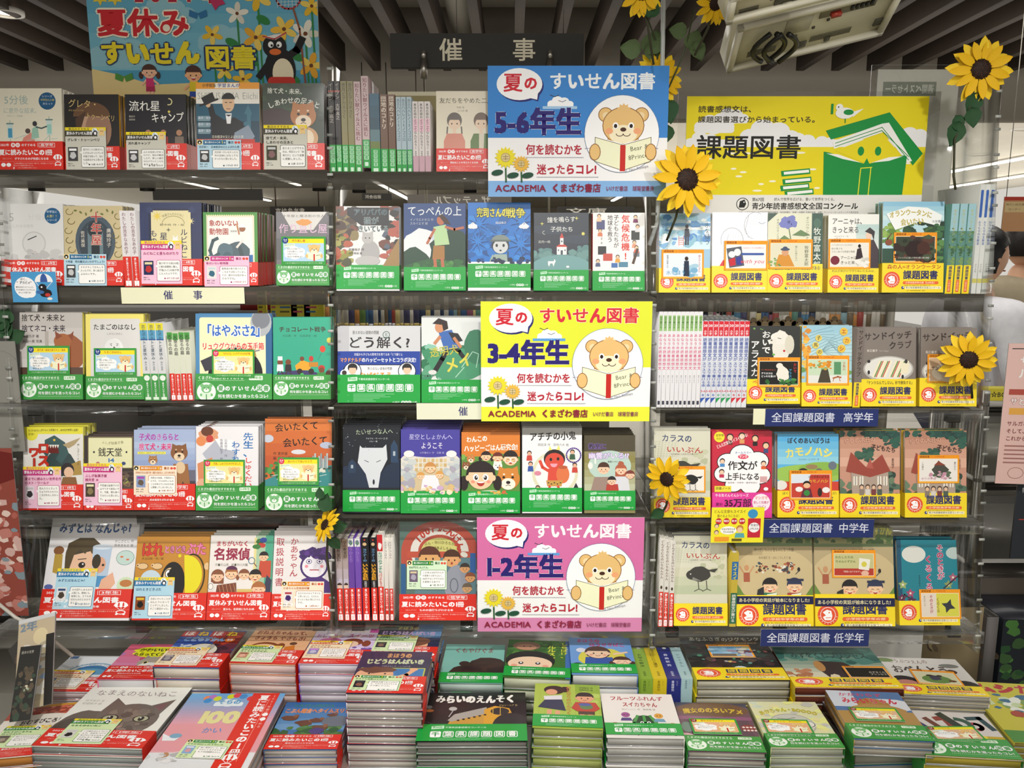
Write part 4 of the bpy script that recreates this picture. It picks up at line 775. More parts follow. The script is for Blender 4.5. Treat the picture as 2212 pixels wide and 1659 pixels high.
def c_house(h):
 a=Art(100,h,'c8937c');a.grad(0,0,100,60,'b8846c','dcac94',4);a.scat(0,0,100,10,'244c44 2c5c4c 1c3c38',40,7);a.scat(76,4,100,26,'244c44 2c5c4c',16,6);a.scat(0,70,100,112,'3c5444 54705c 2c4438 6a8064',50,8);a.scat(30,30,54,50,'2c5444 3c6450',20,6)
 a.p([(18,66),(50,74),(80,66),(82,106),(20,106)],'b09c8c');a.p([(10,68),(18,36),(44,62),(70,40),(84,68),(50,78)],'9c4434');a.p([(44,62),(50,46),(56,64)],'b4584c')
 for x in(22,32,62,72):a.rr(x,76,x+7,92,2,'e8e0d0');a.r(x+3,76,x+4,92,'5a4a44')
 for x,c in((36,'8c7c6c'),(46,'d8d0c8'),(56,'7c3838'),(66,'4c5c4c')):a.e(x,94,4,4.4,'3a2820',10);a.e(x,95,3,3.2,'e4bc9c',10);a.r(x-4,98,x+4,108,c)
 a.t('ゆりの木荘の',6,13,10,'d8a890',w=52,b=1,rot=-4);a.t('子どもたち',52,22,10,'3c2824',w=42,b=1,rot=8);a.v('富安陽子 作',88,46,4.4,'5c3c30');return a
def c_water(h):
 a=Art(100,h,'ecebec');a.r(0,0,100,24,'d0cfcf');a.t('みずとは なんじゃ?',9,7,12,'2c4c78',w=82,b=2.2,var=.06);a.t('かこさとし 作',74,26,3.4,'444');a.t('鈴木まもる 絵',74,30.6,3.4,'444')  # grey top strip is the shelf's shadow painted into the cover
 a.e(41,50,20,22,'eac0a0',24);a.cv(circ(41,42,21,18,16,0,170,340),'4a4030');a.p([(20,44),(22,30),(34,24),(50,24),(62,34),(58,40),(54,36),(50,42),(46,36),(42,42),(36,36),(30,42),(26,60),(21,58)],'55482f');a.e(40,54,4,3.4,'241c18',12);a.e(41,53,1,1,'fff',6);a.l([(35,48),(44,47)],1,'4a3a2c')
 a.p([(50,34),(72,34),(70,78),(54,78)],'b8cce0');a.e(61,34,11,3,'dce8f4',16);a.e(60,54,7,9,'e0a888',16);a.e(56,50,5,8,'38301f',12);a.e(64,54,1.6,1.4,'222',8);a.p([(54,66),(70,66),(70,78),(54,78)],'4c94c8');a.p([(64,70),(76,62),(80,74),(74,82),(62,80)],'eab494')
 a.e(12,38,6,5,'8a5c38',12);a.p([(8,42),(17,42),(18,60),(14,64),(8,62)],'bc9c44');a.e(88,46,10,8,'c4dcd4',18);a.ring(88,46,10,8,.6,'88a8a0',16);a.e(84,45,2,1,'e07040',8);a.e(91,48,2,1,'e07040',8);a.e(92,76,10,9,'d0e4c0',16);a.e(92,74,7,4,'c07c40',12);a.e(6,78,5,3,'5c6cac',10);return a
def c_pigweather(h):
 a=Art(100,h,'c88c34');a.t('はれ',7,8,20,'d83c30',b=2.6,ol='5a1c18',ow=1,w=30);a.t('ときどき',38,12,11,'e88cb0',b=2,ol='7c2c50',ow=.8,w=30);a.t('ぶた',68,8,18,'ec80a8',b=2.6,ol='7c2c50',ow=1,w=28);a.t('矢玉四郎・作／絵',8,28,3.6,'6a4818',w=30)
 for x in(10,30):a.e(x,40,7.6,4.6,'4a2c10',14);a.e(x,40,7,4,'e8c490',14);a.e(x-6,39,3,2.6,'e8c490',10);a.e(x-7,39,1,1,'4a2c10',6)
 a.e(52,62,17,28,'1c1a18',26);a.e(48,54,9,12,'e8c898',18);a.e(46,50,5,6,'1c1a18',14);a.e(46,50,4,5,'fff',14);a.e(46,51,2,2.6,'1c1a18',10);a.ring(78,52,17,28,2,'3a3410',26,-110,110)
 a.cv(circ(70,52,22,27,20,0,-100,90),'ece024');a.e(54,56,9,16,'1c1a18',16);a.e(98,40,4,5,'e8c490',10);a.e(60,26,2.4,2.4,'e8d820',8);a.e(80,80,2.4,2.4,'e8d820',8);a.p([(40,80),(70,80),(70,92),(40,92)],'1c1a18');a.rr(44,76,56,92,2,'5c8c64');a.arc(22,58,14,13,180,360,'c8dce8');return a
def c_detective(h):
 a=Art(100,h,'efeae4');a.r(72,0,100,90,'a8c8a8');a.r(88,0,100,90,'4aa888');a.r(70,4,74,90,'e8dc98');a.t('まちがいなく',9,9,9,'c03048',w=52,b=2);a.t('名探偵',6,20,20,'9c2848',w=58,b=3);a.t('作■杉山亮　絵■中川大輔',9,44,5,'554',w=52)
 for x,y,c in((78,10,'3c7c3c'),(82,16,'c03c30'),(84,8,'2c4c9c'),(74,18,'3c7c3c')):a.blob(x,y,6,4,c,3)
 a.ring(67,40,5,5,1.2,'5a8ca0',16);a.l([(71,44),(75,49)],1.4,'7c2c38');a.p([(80,40),(98,40),(98,66),(78,66)],'c85038');face(a,86,34,7,'f0c8a0','241c1c','short');a.p([(92,62),(100,70),(98,100),(88,84)],'3a3c54')
 face(a,14,64,9,'f0c8a4','8a5438','long');face(a,36,60,9,'f4d0a8','a86838','bob','dot','s');a.arc(36,54,9,6,180,360,'5c2c50');face(a,56,62,8,'f4d0a8','8a5438','tails');face(a,74,64,9,'f4c898','241c1c','short','dot','open');face(a,80,84,10,'f0c8a4','b06c3c','bob','shut');a.p([(14,78),(44,74),(46,96),(12,96)],'7c4430')
 for i in range(5):a.l([(16+i*6,76),(22+i*6,96)],.6,'d8a070');
 a.e(4,80,6,7,'f4f0e8',12);a.ring(4,80,4,5,.8,'888',10);a.r(46,84,70,98,'d8c070');return a
def c_mother(h):
 a=Art(100,h,'eae6e4');a.v('かあちゃん',35,12,14.5,'b02c3c',b=.6,w=66);a.v('取扱説明書',11,12,14.5,'b02c3c',b=.6,w=84);a.v('いとうみく',92,12,6,'667')
 a.blob(70,44,26,15,'43246c',3,.16,22);a.e(70,60,24,22,'43246c',26);a.e(70,60,20.6,18.6,'eceaf0',26);a.scat(50,30,92,46,'43246c 5c3488 38205c',26,6)
 for d in(-1,1):a.e(70+d*9,52,5,4,'43246c',14);a.e(70+d*9,52,4,3,'fff',14);a.e(70+d*9,52,2,2,'43246c',10);a.e(70+d*13,60,3,2.6,'e89098',8)
 a.l([(63,66),(78,66)],1.6,'b84050');a.p([(50,82),(60,78),(84,78),(100,88),(100,104),(40,104)],'4c2c78');return a
def c_train(h):
 a=Art(100,h,'58746c');a.e(52,44,50,40,'b04c3c',34);a.r(2,44,100,60,'b04c3c');a.e(52,44,38,30,'d8d4cc',30);a.e(52,44,28,22,'b04c3c',26);a.e(52,44,24,18,'c8c474',26);a.r(10,44,96,52,'b8503c');a.r(20,52,100,110,'5c8088')
 for q,x,y,r_ in(('1',18,26,-44),('0',24,19,-34),('0',31,13,-22),('円',40,8,-10),('た',52,7,6),('ん',64,11,24),('け',74,19,42),('ん',80,29,58)):a.t(q,x,y,12,'b83c2c',b=2,rot=r_)
 a.t('ぶん・中川ひろたか',32,30,4.6,'4a4420',w=40,arc=.5);a.t('え・岡本よしろう',36,37,4.6,'4a4420',w=32,arc=.5)
 face(a,39,52,12.6,'d8a468','5a3020','bob','dot','o');face(a,68,54,10.6,'d8a068','4a2c1c','short','dot','o');a.e(84,48,5,3.4,'dcd8cc',12,20);a.r(92,46,99,72,'2c5c9c');a.blob(74,86,16,24,'9094a0',3,.03,24);a.ring(71,88,5,9,1.4,'6a6e7c',16);face(a,85,66,6,'d8a068','38302c','short');face(a,92,78,6,'d8a068','8a4c30','bob');face(a,88,92,6,'c8a070','6a5c4c','short','shut');a.r(2,60,8,100,'2c5c8c');return a
def c_bugs(h):
 a=Art(100,h,'b8a67e');a.r(0,0,100,24,'8c8c60');a.scat(0,4,100,20,'4c6438 5c7444 3c5430',26,6);a.r(0,20,100,24,'6a7c54');a.t('わたしたちのカメムシずかん',2,-4,14,'c8c448',w=96,b=2);a.e(50,66,56,40,'cdb98c',34);a.p([(0,70),(10,86),(40,98),(60,98),(90,88),(100,74),(100,120),(0,120)],'6c8c3c')
 a.t('やっかいものが宝ものになった話',24,26,5.4,'4a3c2c',w=52);a.t('鈴木海花 文・はたこうしろう 絵',30,37,4,'5a4c38',w=42);a.scat(24,46,76,58,'8a4434 3c4c5c e8e4d8 4a3a30 b86c44',50,2.2,5)
 a.p([(10,58),(18,58),(18,70),(10,70)],'a85c40');a.e(14,52,3,4,'c89468',10);a.l([(10,58),(5,50)],1.6,'c89468');a.l([(18,58),(23,50)],1.6,'c89468');a.e(82,54,2,3,'2c2420',8);a.l([(82,56),(78,60)],1,'444')
 for x,sh,hc in((44,'2c7458','1c1818'),(76,'a84438','2c3454')):face(a,x,76,9.4,'f0c8a0',hc,'short','shut','open');a.p([(x-9,84),(x+9,84),(x+12,100),(x-12,100)],sh);a.p([(x-4,86),(x+9,84),(x+8,94),(x-5,94)],'e4ecd8')
 a.p([(28,80),(36,76),(36,92),(26,92)],'2c2c30');a.r(66,66,88,69,'28304c');return a
def c_teal(h):
 a=Art(100,h,'188090');a.r(0,0,7,h,'14506c');a.e(28,24,20,14,'dcdcd4',22);a.e(96,22,14,10,'b8c8c4',18);a.v('そのときが',72,8,12,'b02c5c',b=2,ol='f4e4ec',ow=.9,w=58);a.v('くるくる',52,26,13,'b02c5c',b=2,ol='f4e4ec',ow=.9,w=60);a.v('すずきみえ 作',36,58,3.8,'123')
 for x,y,c in((8,74,'9cb06c'),(20,88,'a84c70'),(6,96,'6c2850'),(22,100,'5c2450'),(92,62,'a86078'),(84,74,'8c9c60')):a.star(x,y,8,4.4,5,c);a.e(x,y,2,2,'e8dcc8',6)
 a.l([(0,110),(10,90),(24,100)],2,'3c2430');a.l([(100,60),(88,70),(76,80)],2,'3c2430');a.e(12,112,8,8,'4c1c44',12);a.e(28,114,6,8,'5c2450',12);return a
def c_night(h):
 a=Art(100,h,'262a4c');a.t('まほうの',36,5,14,'d8a468',w=36,b=2.4,ol='4a3a5c',ow=.5);a.t('じどうはんばいき',10,22,14,'c8d89c',w=82,b=2.4,ol='e8e4ec',ow=.8);a.t('やまだともこ 作・いとうみき 絵',34,40,3.6,'c8c8d8',w=40);a.rr(6,46,96,h-30,2,'b8c04c');a.r(8,48,94,h-30,'3c7cb8');a.e(28,64,26,18,'e8b088',20);a.blob(30,52,26,8,'6a4434',3,.2);a.e(20,62,1.6,2,'333',8);a.e(42,62,1.6,2,'333',8);a.l([(16,70),(30,74),(44,70)],1.6,'8a3c30');a.l([(56,74),(72,64),(80,52)],7,'e8b088');a.e(80,50,6,4,'e8b088',10);cloud(a,80,78,8);a.r(60,86,94,96,'b06c3c');return a
def c_night2(h):
 a=Art(100,h,'262a4c');a.p([(62,0),(100,0),(100,44),(52,44)],'5c94cc');a.t('まほうの',30,8,12,'d8c468',w=34,b=2.4);a.t('じどうはんばいき',8,24,13,'c8a0d8',w=84,b=2.4,ol='e8e4ec',ow=.6);a.e(66,66,18,16,'e8b088',18);a.blob(66,56,20,14,'7a4c38',4,.1);a.r(56,78,100,96,'c8a474');a.r(84,76,96,94,'5c8cb4');a.r(0,40,50,96,'3c5c34');return a
def c_cat(h):
 a=Art(100,h,'eeefe6');a.t('なまえのないねこ',10,12,10.5,'8a7478',w=82,var=.08,slant=-.15);a.t('竹下文子 文',6,30,3.6,'a09890');a.t('町田尚子 絵',6,35,3.6,'a09890')
 a.blob(22,74,22,26,'665a50',3,.06,22);a.blob(12,82,12,20,'50463e',4,.08);a.p([(30,56),(36,26),(54,42)],'6c6058');a.p([(68,42),(94,26),(88,60)],'6c6058');a.p([(74,42),(90,31),(86,52)],'7c5458');a.e(62,62,30,27,'6e6259',28);a.scat(38,42,86,84,'7c7066 5c5048 86786c',50,5,6);a.blob(52,98,22,14,'665a50',6,.1)
 for x in(46,76):a.e(x,60,8,5.4,'28221e',18);a.e(x,60,6.6,4.4,'b4b494',16);a.e(x,60,2.8,3.8,'1c1a16',12);a.e(x-1,58.6,.9,.9,'fff',6)
 a.p([(57,72),(65,72),(61,77)],'b08880');a.blob(56,79,5,4,'a08c80',3);a.blob(66,79,5,4,'8a7a70',4);a.l([(61,77),(61,81)],.8,'332c28');return a
def c_hundred(h):
 a=Art(100,h,'e8a0a8');a.grad(0,0,100,56,'6cb0e4','e4a4b4',12);a.grad(0,h-34,100,h,'e8a0a8','e0e2e4',4);a.r(0,h-24,100,h,'e4e6e8')
 for x,y,c in((20,9,'e89060'),(25,7,'b878c8'),(31,10,'d8e030'),(22,14,'3c94d8'),(44,6,'d4e030'),(50,4,'e04858'),(57,6,'4490d0'),(66,10,'d84048')):a.e(x,y,4.2,4.6,c,12)
 cloud(a,46,18,14,'e8f4f8');a.t('そらの',34,12,9,'4aa0d0',w=24,b=2);a.t('100',22,30,28,'e8e4a0',b=3,ol='f4f0c8',ow=.6,w=44);a.t('かい',36,62,10,'6c94d0',b=1);a.p([(0,72),(10,78),(20,76),(16,84),(4,84)],'eef2f6');a.e(14,76,6,4,'7cacc8',10)
 a.l([(20,104),(30,100),(44,100)],.8,'f4e8e4');a.e(16,106,4,4,'c08c60',10);a.scat(0,h-22,30,h-10,'d0d0d0 b8b8b8 e8e8e8',12,4)
 return a
def c_rice(h):
 a=Art(100,h,'ece6da');a.r(0,0,100,6,'d89c30');a.r(0,6,100,34,'a84c38');a.scat(0,8,100,32,'d86c50 c05844 e89078 b84c3c',70,4,2);a.e(50,66,62,42,'ece6da',34);a.t('おむすびころりん',24,36,12,'262220',w=62,b=2,arc=.3);a.t('はっけよい!',8,52,18,'c83028',w=72,b=3);a.r(70,80,80,h,'2c6030');return a
def c_whale(h):
 a=Art(100,h,'e6eaee');a.e(62,60,44,36,'8cb4cc',28);a.e(62,60,40,33,'e6eaee',28);a.e(60,50,28,18,'2f74a8',24);a.e(60,54,26,12,'5c9cc4',20);a.t('二平方の道標だよりはじめ',20,24,8,'4a7c9c',w=76,arc=1.6);a.r(20,62,100,76,'f0f2f4');a.t('セミクジラのぬけがら',24,64,10,'2c5474',w=74);a.p([(60,86),(80,84),(98,100),(84,108),(66,102)],'f0f2f0');a.r(60,80,100,108,'3c7ca8');a.e(84,96,12,9,'eef0f0',16);a.r(2,2,16,10,'4a6c9c');return a
def c_kitten(h):
 a=Art(100,h,'e0688c');a.grad(0,0,100,90,'e05c80','e08cb4',4);a.scat(0,0,100,80,'b878b8 c84c78 e890a8',12,7);a.blob(60,28,42,20,'ecec20',3,.12,26);a.t('かわいいこ',26,15,13,'3a2c14',w=62,b=2.4);a.t('もらってください',22,31,12,'3a2c14',w=76,b=2.4);a.blob(66,66,24,20,'b4a898',4,.06,22);a.p([(48,54),(50,40),(60,50)],'a89c90');a.p([(74,50),(86,40),(86,56)],'a89c90');a.blob(66,78,20,12,'f0eeea',5,.06);a.e(56,66,4.6,4.6,'e8dc90',12);a.e(56,66,3,3.6,'1c1814',10);a.e(77,66,4.6,4.6,'e8dc90',12);a.e(77,66,3,3.6,'1c1814',10);a.l([(62,78),(66,76),(71,78)],.8,'555');return a
def c_bone(h):
 a=Art(100,h,'3c5cae');a.p([(58,0),(100,8),(100,60),(70,80),(60,40)],'a83424');a.scat(60,4,100,60,'c84430 8c2c24 502428',18,10);a.scat(40,46,100,98,'4a2838 6c3040 2c1c28',26,12);a.e(50,66,26,22,'e4e0d0',26);a.ring(50,66,26,22,1.6,'2a2430',24);a.e(62,56,6,10,'b8b0a8',12);a.scat(2,48,30,66,'d8e0ec 8ca4d0',20,4)
 a.r(0,2,24,22,'c02c30');a.r(46,2,70,22,'c02c30');a.t('ほ',3,3,17,'f4e8e0',b=3);a.t('ね',25,3,18,'f0c828',b=3,ol='7c2c18',ow=.8);a.t('ほ',49,3,17,'f4e8e0',b=3);a.t('ね',72,3,18,'f0c828',b=3,ol='7c2c18',ow=.8);a.t('こどもずかん',10,25,13,'5c9ce0',w=66,b=2.4,ol='eef4fa',ow=1);a.e(84,32,8,8,'e87830',14);a.t('22',79,28,7,'fff',b=2,w=10);return a
def c_sister(h):
 a=Art(100,h,'eeb88c');a.t('おねえちゃんって、',6,6,13,'8a2c20',w=88,b=2.2);a.t('きょうも やきもき!',8,24,13,'8a2c20',w=82,b=2.2);a.e(34,62,24,18,'8a4c28',24);a.e(33,64,21,14,'f0c49c',22);a.e(58,56,7,10,'8a4c28',12);a.e(25,64,1.4,1.8,'222',8);a.e(42,64,1.4,1.8,'222',8);a.p([(66,58),(80,52),(84,68),(68,74)],'d87c28');a.e(76,47,6,5,'6a4430',10);a.l([(84,58),(96,52)],2,'e8b080');a.blob(74,84,26,8,'6a3c28',3,.2);return a
def c_cake(h):
 a=Art(100,h,'e4d4ec');a.grad(0,0,100,60,'ece4ec','d8c4ec',4);a.r(86,0,100,14,'e04cb0');a.t('ルルとララの',40,6,9,'d8b090',w=40,b=.6);a.t('おしゃれな',4,20,13,'b464c8',w=44,b=1.2);a.t('スイーツ',54,18,14,'c83c8c',w=42,b=1.2);a.e(30,44,18,12,'d878a8',18);a.e(31,50,11,10,'f0ccb0',16);a.e(66,46,16,12,'8c4834',18);a.e(66,52,10,9,'f0ccb0',16);a.e(88,50,7,10,'8c4834',12);a.scat(52,62,100,96,'a47cc8 c8b0e0 7858a8 e8dcf4',40,6);return a
def c_trip(h):
 a=Art(100,h,'3c74b0');a.grad(0,0,100,70,'2f68a8','6c9cc8',5);a.t('たいむすりっぷのぼうけん',14,5,8,'3c8c50',w=60,b=1.4);a.t('こぶん鎌倉へタイムスリップ',4,17,12,'e0803c',w=104,b=2,ol='f4e4d0',ow=.5);a.scat(0,60,100,96,'4c7c3c 3c6c34 5c8c48 2c5c30',50,9);a.blob(84,50,20,14,'6c7480',3,.1)
 for x,y,s in((16,42,8),(40,54,9),(56,48,7),(76,34,5),(64,66,8)):a.blob(x,y,s*1.4,s*.8,'6c4430',4,.2);a.e(x+s,y-s*.6,s*.5,s*.5,'8a5c40',10)
 a.blob(62,74,10,8,'4c3c7c',5,.2);return a
def c_bearhide(h):
 a=Art(100,h,'7cb8ac');a.t('くもやけぐま',16,12,17,'8c3038',w=66,b=.6,slant=.1);a.blob(74,78,34,34,'382420',3,.08,26);a.blob(40,92,26,24,'382420',4,.08);a.e(36,64,9,8,'382420',14);a.scat(40,60,100,100,'402a24 302020',30,8);return a
def c_bangs(h):
 a=Art(100,h,'3c6c28');a.scat(0,0,90,50,'2c5820 4c8030 386828',50,8);a.r(92,0,100,h,'3c6cb0');a.e(30,20,22,14,'8a6450',20);a.e(30,24,16,10,'b88468',16);a.e(26,22,1.6,1.6,'222',8);a.e(36,22,1.6,1.6,'222',8)
 a.v('しらばけ、',90,6,12,'d8dc40',b=1.4,w=50);a.v('ルルスン!',70,16,14,'d8dc40',b=1.4,w=58);a.e(38,66,38,30,'1c1818',28);a.e(38,76,34,22,'f0d0b0',26);a.e(24,74,4,4,'222',12);a.e(50,74,4,4,'222',12);a.e(24,73,2,2,'fff',8);a.e(50,73,2,2,'fff',8);a.e(14,82,5,4,'e8a088',10);a.e(62,82,5,4,'e8a088',10);return a
def c_jewel(h):
 a=Art(100,h,'6c9cd8');a.t('まほうの',12,4,13,'c8307c',w=38,b=2);a.t('ほうせきばこ',32,17,13,'c8307c',w=58,b=2);a.blob(50,66,40,30,'d8d04c',3,.08,24);a.e(18,42,8,7,'dcdce8',14);a.p([(24,64),(66,64),(74,100),(20,100)],'2f54a4');face(a,44,50,18,'f0ccac','4a2c24','bob','dot','s');face(a,80,76,13,'f0ccac','4a2c24','tails','shut');a.l([(70,54),(90,48)],5,'f0ccac');a.e(10,88,8,6,'241c24',12);return a
def c_engine(h):
 a=Art(100,h,'151515');a.t('みらいのえんそく',12,5,14,'f0eee6',w=78,b=3,var=.05);a.t('ジョン・ヘア 作',74,21,4,'c8b878',w=18)
 a.p([(26,56),(30,44),(62,28),(66,56)],'c8983c');a.p([(26,48),(32,38),(62,26),(64,36),(30,50)],'a8a49c');a.p([(60,54),(60,30),(70,24),(84,28),(88,42),(82,54)],'d8a02c');a.e(75,33,9,6,'2c2c2c',16);a.r(68,29,68.8,38,'c8a040');a.r(75,27,75.8,39,'c8a040')
 for i in range(6):a.e(36+i*5,48-i*1.8,1.4,1.3,'2a2418',10)
 a.r(18,54,74,60,'4a3a20');
 for i in range(9):a.ring(22+i*6,60,3.4,4.6,.8,('d8c48c','8c6c34')[i%2],12)
 a.ring(4,58,9,8,.6,'5c5c5c',16);a.e(30,29,4,3.4,'b8b8b4',12);a.l([(30,33),(27,42)],1,'b8b8b4');a.e(8,32,4,2.6,'a86434',10);a.e(7,26,3,3,'6a6a68',10);a.e(86,58,18,22,'262626',24);a.e(80,60,1.6,1.6,'f0f0f0',8);a.e(93,60,1.6,1.6,'f0f0f0',8);return a
def c_pair(h):
 a=Art(100,h,'a9c04c');a.r(62,0,100,26,'8cac34');a.scat(60,20,100,110,'b4cc60 a0b848',20,8)
 for i in range(12):a.l([(i*9,20),(i*9-2,110)],.4,'94ac40')
 a.e(30,18,16,12,'38241f',18);a.e(46,16,7,8,'38241f',12);a.e(26,24,9,8,'dca07c',16);a.p([(14,36),(42,32),(42,46),(16,48)],'dcdce0');a.p([(16,46),(42,44),(48,74),(6,66)],'28304c');a.r(20,72,27,92,'dca07c');a.r(32,74,39,92,'dca07c');a.r(20,86,28,96,'3c4888')
 a.v('おとなりのかんたくん',52,6,9,'c87848',w=86,b=.8);face(a,76,38,13,'dca07c','28201c','short');a.p([(62,50),(92,50),(98,66),(90,74),(64,74),(56,66)],'b83c2c');a.e(78,62,10,7,'5c7c4c',12);a.e(76,56,10,4,'4c5c9c',12);a.r(66,74,90,82,'4a3428');a.r(68,82,75,96,'dca07c');a.r(80,82,87,96,'dca07c');a.t('正岡慧子 作',68,8,4,'343');a.t('羽尻利門 絵',68,14,4,'343');return a
def c_melon(h):
 a=Art(100,h,'e8e4de');a.t('フルーツふれんず',12,6,11.5,'a83434',w=74,b=1.2,var=.06);a.t('スイカちゃん',28,21,12,'a83434',w=48,b=1.2,var=.06);a.t('村上しいこ 作　角裕美 絵',26,37,4,'776',w=46);a.e(54,70,17,17,'24442c',26)
 for d in(-.6,0,.6):a.l([(54+d*14,54),(54+d*24,70),(54+d*14,86)],4,'4c9c4c')
 a.e(50,70,2.6,3,'fff',10);a.e(59,70,2.6,3,'fff',10);a.e(50,70,1.3,1.6,'222',8);a.e(59,70,1.3,1.6,'222',8);a.arc(54,76,3,3,0,180,'fff')
 for x,y,c in((30,52,'9c4c8c'),(74,54,'dca040'),(14,76,'d8507c'),(90,76,'c87c3c')):a.e(x,y,6,6,c,14);a.e(x-2,y,1,1,'222',6);a.e(x+2,y,1,1,'222',6);a.p([(x-6,y+7),(x+6,y+7),(x+8,y+14),(x-8,y+14)],('4c3c7c','6c9cb8')[x>60])
 for x in(34,82):a.l([(x-6,h-8),(x,h-12),(x+8,h-6)],2,'5c3040')
 return a
def c_moss(h):
 a=Art(100,h,'2b2726');a.r(0,0,100,18,'1c1a1a');a.scat(0,22,100,104,'3c3434 4a3438 2c3c38 54443c 3a2c2c',70,8,2);a.scat(4,30,96,100,'c06c60 6c9c94 d8c874 b8b8b8 8c4c6c 4c8c6c',34,3.4,8);a.t('あなふさぎのジグモンタ',10,5,10.5,'ece8dc',w=84,b=.8,var=.1);a.t('とみながまい 作',62,18,3.6,'b8b4ac');a.e(54,78,8,6,'d4dce4',14);a.r(0,100,12,130,'2c5c54');return a
def c_desert(h):
 a=Art(100,h,'e8ba94');a.grad(0,0,100,56,'2c6058','dcd8bc',8);a.grad(0,56,100,h,'e4d8b8','e4a478',6);a.scat(0,6,100,30,'2c6058 3c7468 4c8478',24,9);a.t('みずをくむプリンセス',14,11,12,'1c3c38',w=76,b=1,var=.08)
 a.p([(32,34),(38,28),(62,30),(78,54),(80,80),(64,82),(46,74),(40,62),(34,46)],'3c2c28');a.e(36,38,5,10,'c08c50',14);a.blob(44,62,5,9,'e8d8b8',3,.3);a.l([(12,84),(8,56),(2,50)],1.6,'b07854');a.l([(10,64),(18,54)],1.4,'b07854');a.scat(2,44,24,62,'c88860 b87850',14,4);return a
def c_lunch(h):
 a=Art(100,h,'d8d4ce');a.t('どうぶつえんの',14,5,10,'8c6c5c',w=48,b=.6,var=.08);a.t('おべんとう',12,20,20,'3a2822',w=68,b=1.4,var=.06);a.e(82,32,6,5,'4a2c24',12);a.e(10,8,12,5,'6c8448',12);a.e(84,18,12,5,'7c7c74',12);a.e(17,60,18,15,'241c1a',20);a.e(18,66,15,12,'c88478',18);a.e(86,66,15,14,'2a201e',18);a.e(88,74,13,10,'c88078',16);a.l([(80,74),(96,74)],.8,'5a2c2c');a.e(18,86,6,4,'8a5028',10);return a
def c_witch(h):
 a=Art(100,h,'6c4c5c');a.p([(0,0),(100,0),(100,12),(78,2),(20,2),(0,12)],'3c4054');a.e(50,18,50,18,'6a4c38',26);a.t('魔女ののろいアメ',8,12,13,'d8b83c',w=84,b=1.8,arc=.3);a.r(0,34,100,42,'8c5478');a.r(6,42,94,100,'5c4454');a.e(50,44,20,6,'2c2028',16);a.e(8,60,8,12,'6c8478',12);a.e(4,84,12,10,'d8a8b0',14);a.e(90,60,10,8,'8c3838',14)
 for i in range(8):a.e(84+i%4*5,58+i//4*7,2,2,'ecdcd8',8)
 a.e(92,88,12,8,'e8d8d4',14);a.e(92,88,8,5,'9c4444',12);return a
def c_booo(h):
 a=Art(100,h,'dedfb4');a.scat(0,0,100,96,'e8ec98 d0dcc8 c8c8c0 e8e0a8',70,7,3);a.e(48,58,32,26,'b4b4a8',26);a.e(48,58,30,24,'ccccc0',26);a.t('あかちゃん・BOOOO',8,16,11,'c4b830',w=84,b=2,arc=1.0);a.e(52,60,9,9,'e4e4dc',16);a.e(72,58,9,9,'e4e4dc',16);a.ring(52,60,7,7,1.2,'5c5c54',14);a.ring(72,58,7,7,1.2,'5c5c54',14);a.l([(30,44),(44,46),(56,42)],1.2,'6c6c60');return a
def c_dogsky(h):
 a=Art(100,h,'4c74a8');a.r(0,0,34,40,'ccd4e0');a.blob(70,34,40,16,'d8dce4',3,.1);a.r(0,50,100,100,'b08c50');a.blob(54,34,22,16,'a87c3c',4,.08);a.blob(54,52,40,20,'b48c50',6,.08);a.t('かかわらず',14,5,9,'c83c68',w=60,b=1.4);a.t('みらいちゃん',14,17,15,'c83050',w=74,b=2.4,ol='f4e4ec',ow=.6);return a
def c_iro(h):
 a=Art(100,h,'d6d0cc');a.r(0,46,100,h,'c8a828');a.r(62,46,82,h,'ecd838')
 a.l([(8,14),(22,36)],9,'302c6c');a.l([(28,16),(38,34)],7,'6a3430');a.p([(36,12),(50,8),(56,30),(48,30),(46,18),(38,20)],'8c3434');a.l([(48,6),(66,40)],10,'24302c');a.ring(60,26,14,12,7,'2c5444',14,-80,70);a.l([(76,12),(90,10),(96,32)],7,'24464c');a.ring(78,28,7,6,5,'a83444',10,-90,80);a.t('いろわけ',4,40,4,'554');return a
def c_insects(h):
 a=Art(100,h,'c8c03c');a.t('ムシたち',6,3,20,'b82c34',w=90,b=4,ol='e8e0e0',ow=1);a.t('図鑑',50,24,18,'b82c34',w=46,b=4,ol='e8e0e0',ow=1);a.scat(0,26,60,60,'e8ece0 7ca058 3c6c8c c8d8a8',30,7);a.blob(72,60,22,14,'243c34',3,.1);a.blob(72,84,24,18,'20342c',4,.1);a.e(76,72,10,5,'e8e838',12);a.blob(30,64,8,6,'a84430',3);a.r(0,96,100,h,'4c8c3c');return a
 # ---------------- the room ----------------
def struct(o):o['kind']='structure';return o
floor=MB();floor.box(-9,9,-4,19,-.02,0,'8c8980');fl=struct(floor.obj('floor',mat('floor_tile',.35,.5,noise=.15,nscale=3)))
for i in range(-6,7):
 for j in range(0,9):
  if i==-6 and j==0:
   g=MB();g.box(-.295,.295,-.295,.295,0,.004,'7c7970');t0=g.obj('tile',mat('floor_tile_piece',.3,.5,noise=.25,nscale=4),fl);t0.location=(i*.6,j*.6-1,0)
  else:t1=t0.copy();COL.objects.link(t1);t1.parent=fl;t1.location=(i*.6,j*.6-1,0)
ceilm=mat('ceiling_paint',.9,.1,noise=.08,nscale=2)
c=MB();c.box(-9,9,-4,3.3,3.0,3.06,'d8d0c2');ceil=struct(c.obj('ceiling',ceilm))
s=MB();s.box(-.0225,.0225,-3.6,3.02,0,.15,'3e322a');s0=s.obj('slat',mat('dark_timber',.6,.3,noise=.2,nscale=20),ceil)
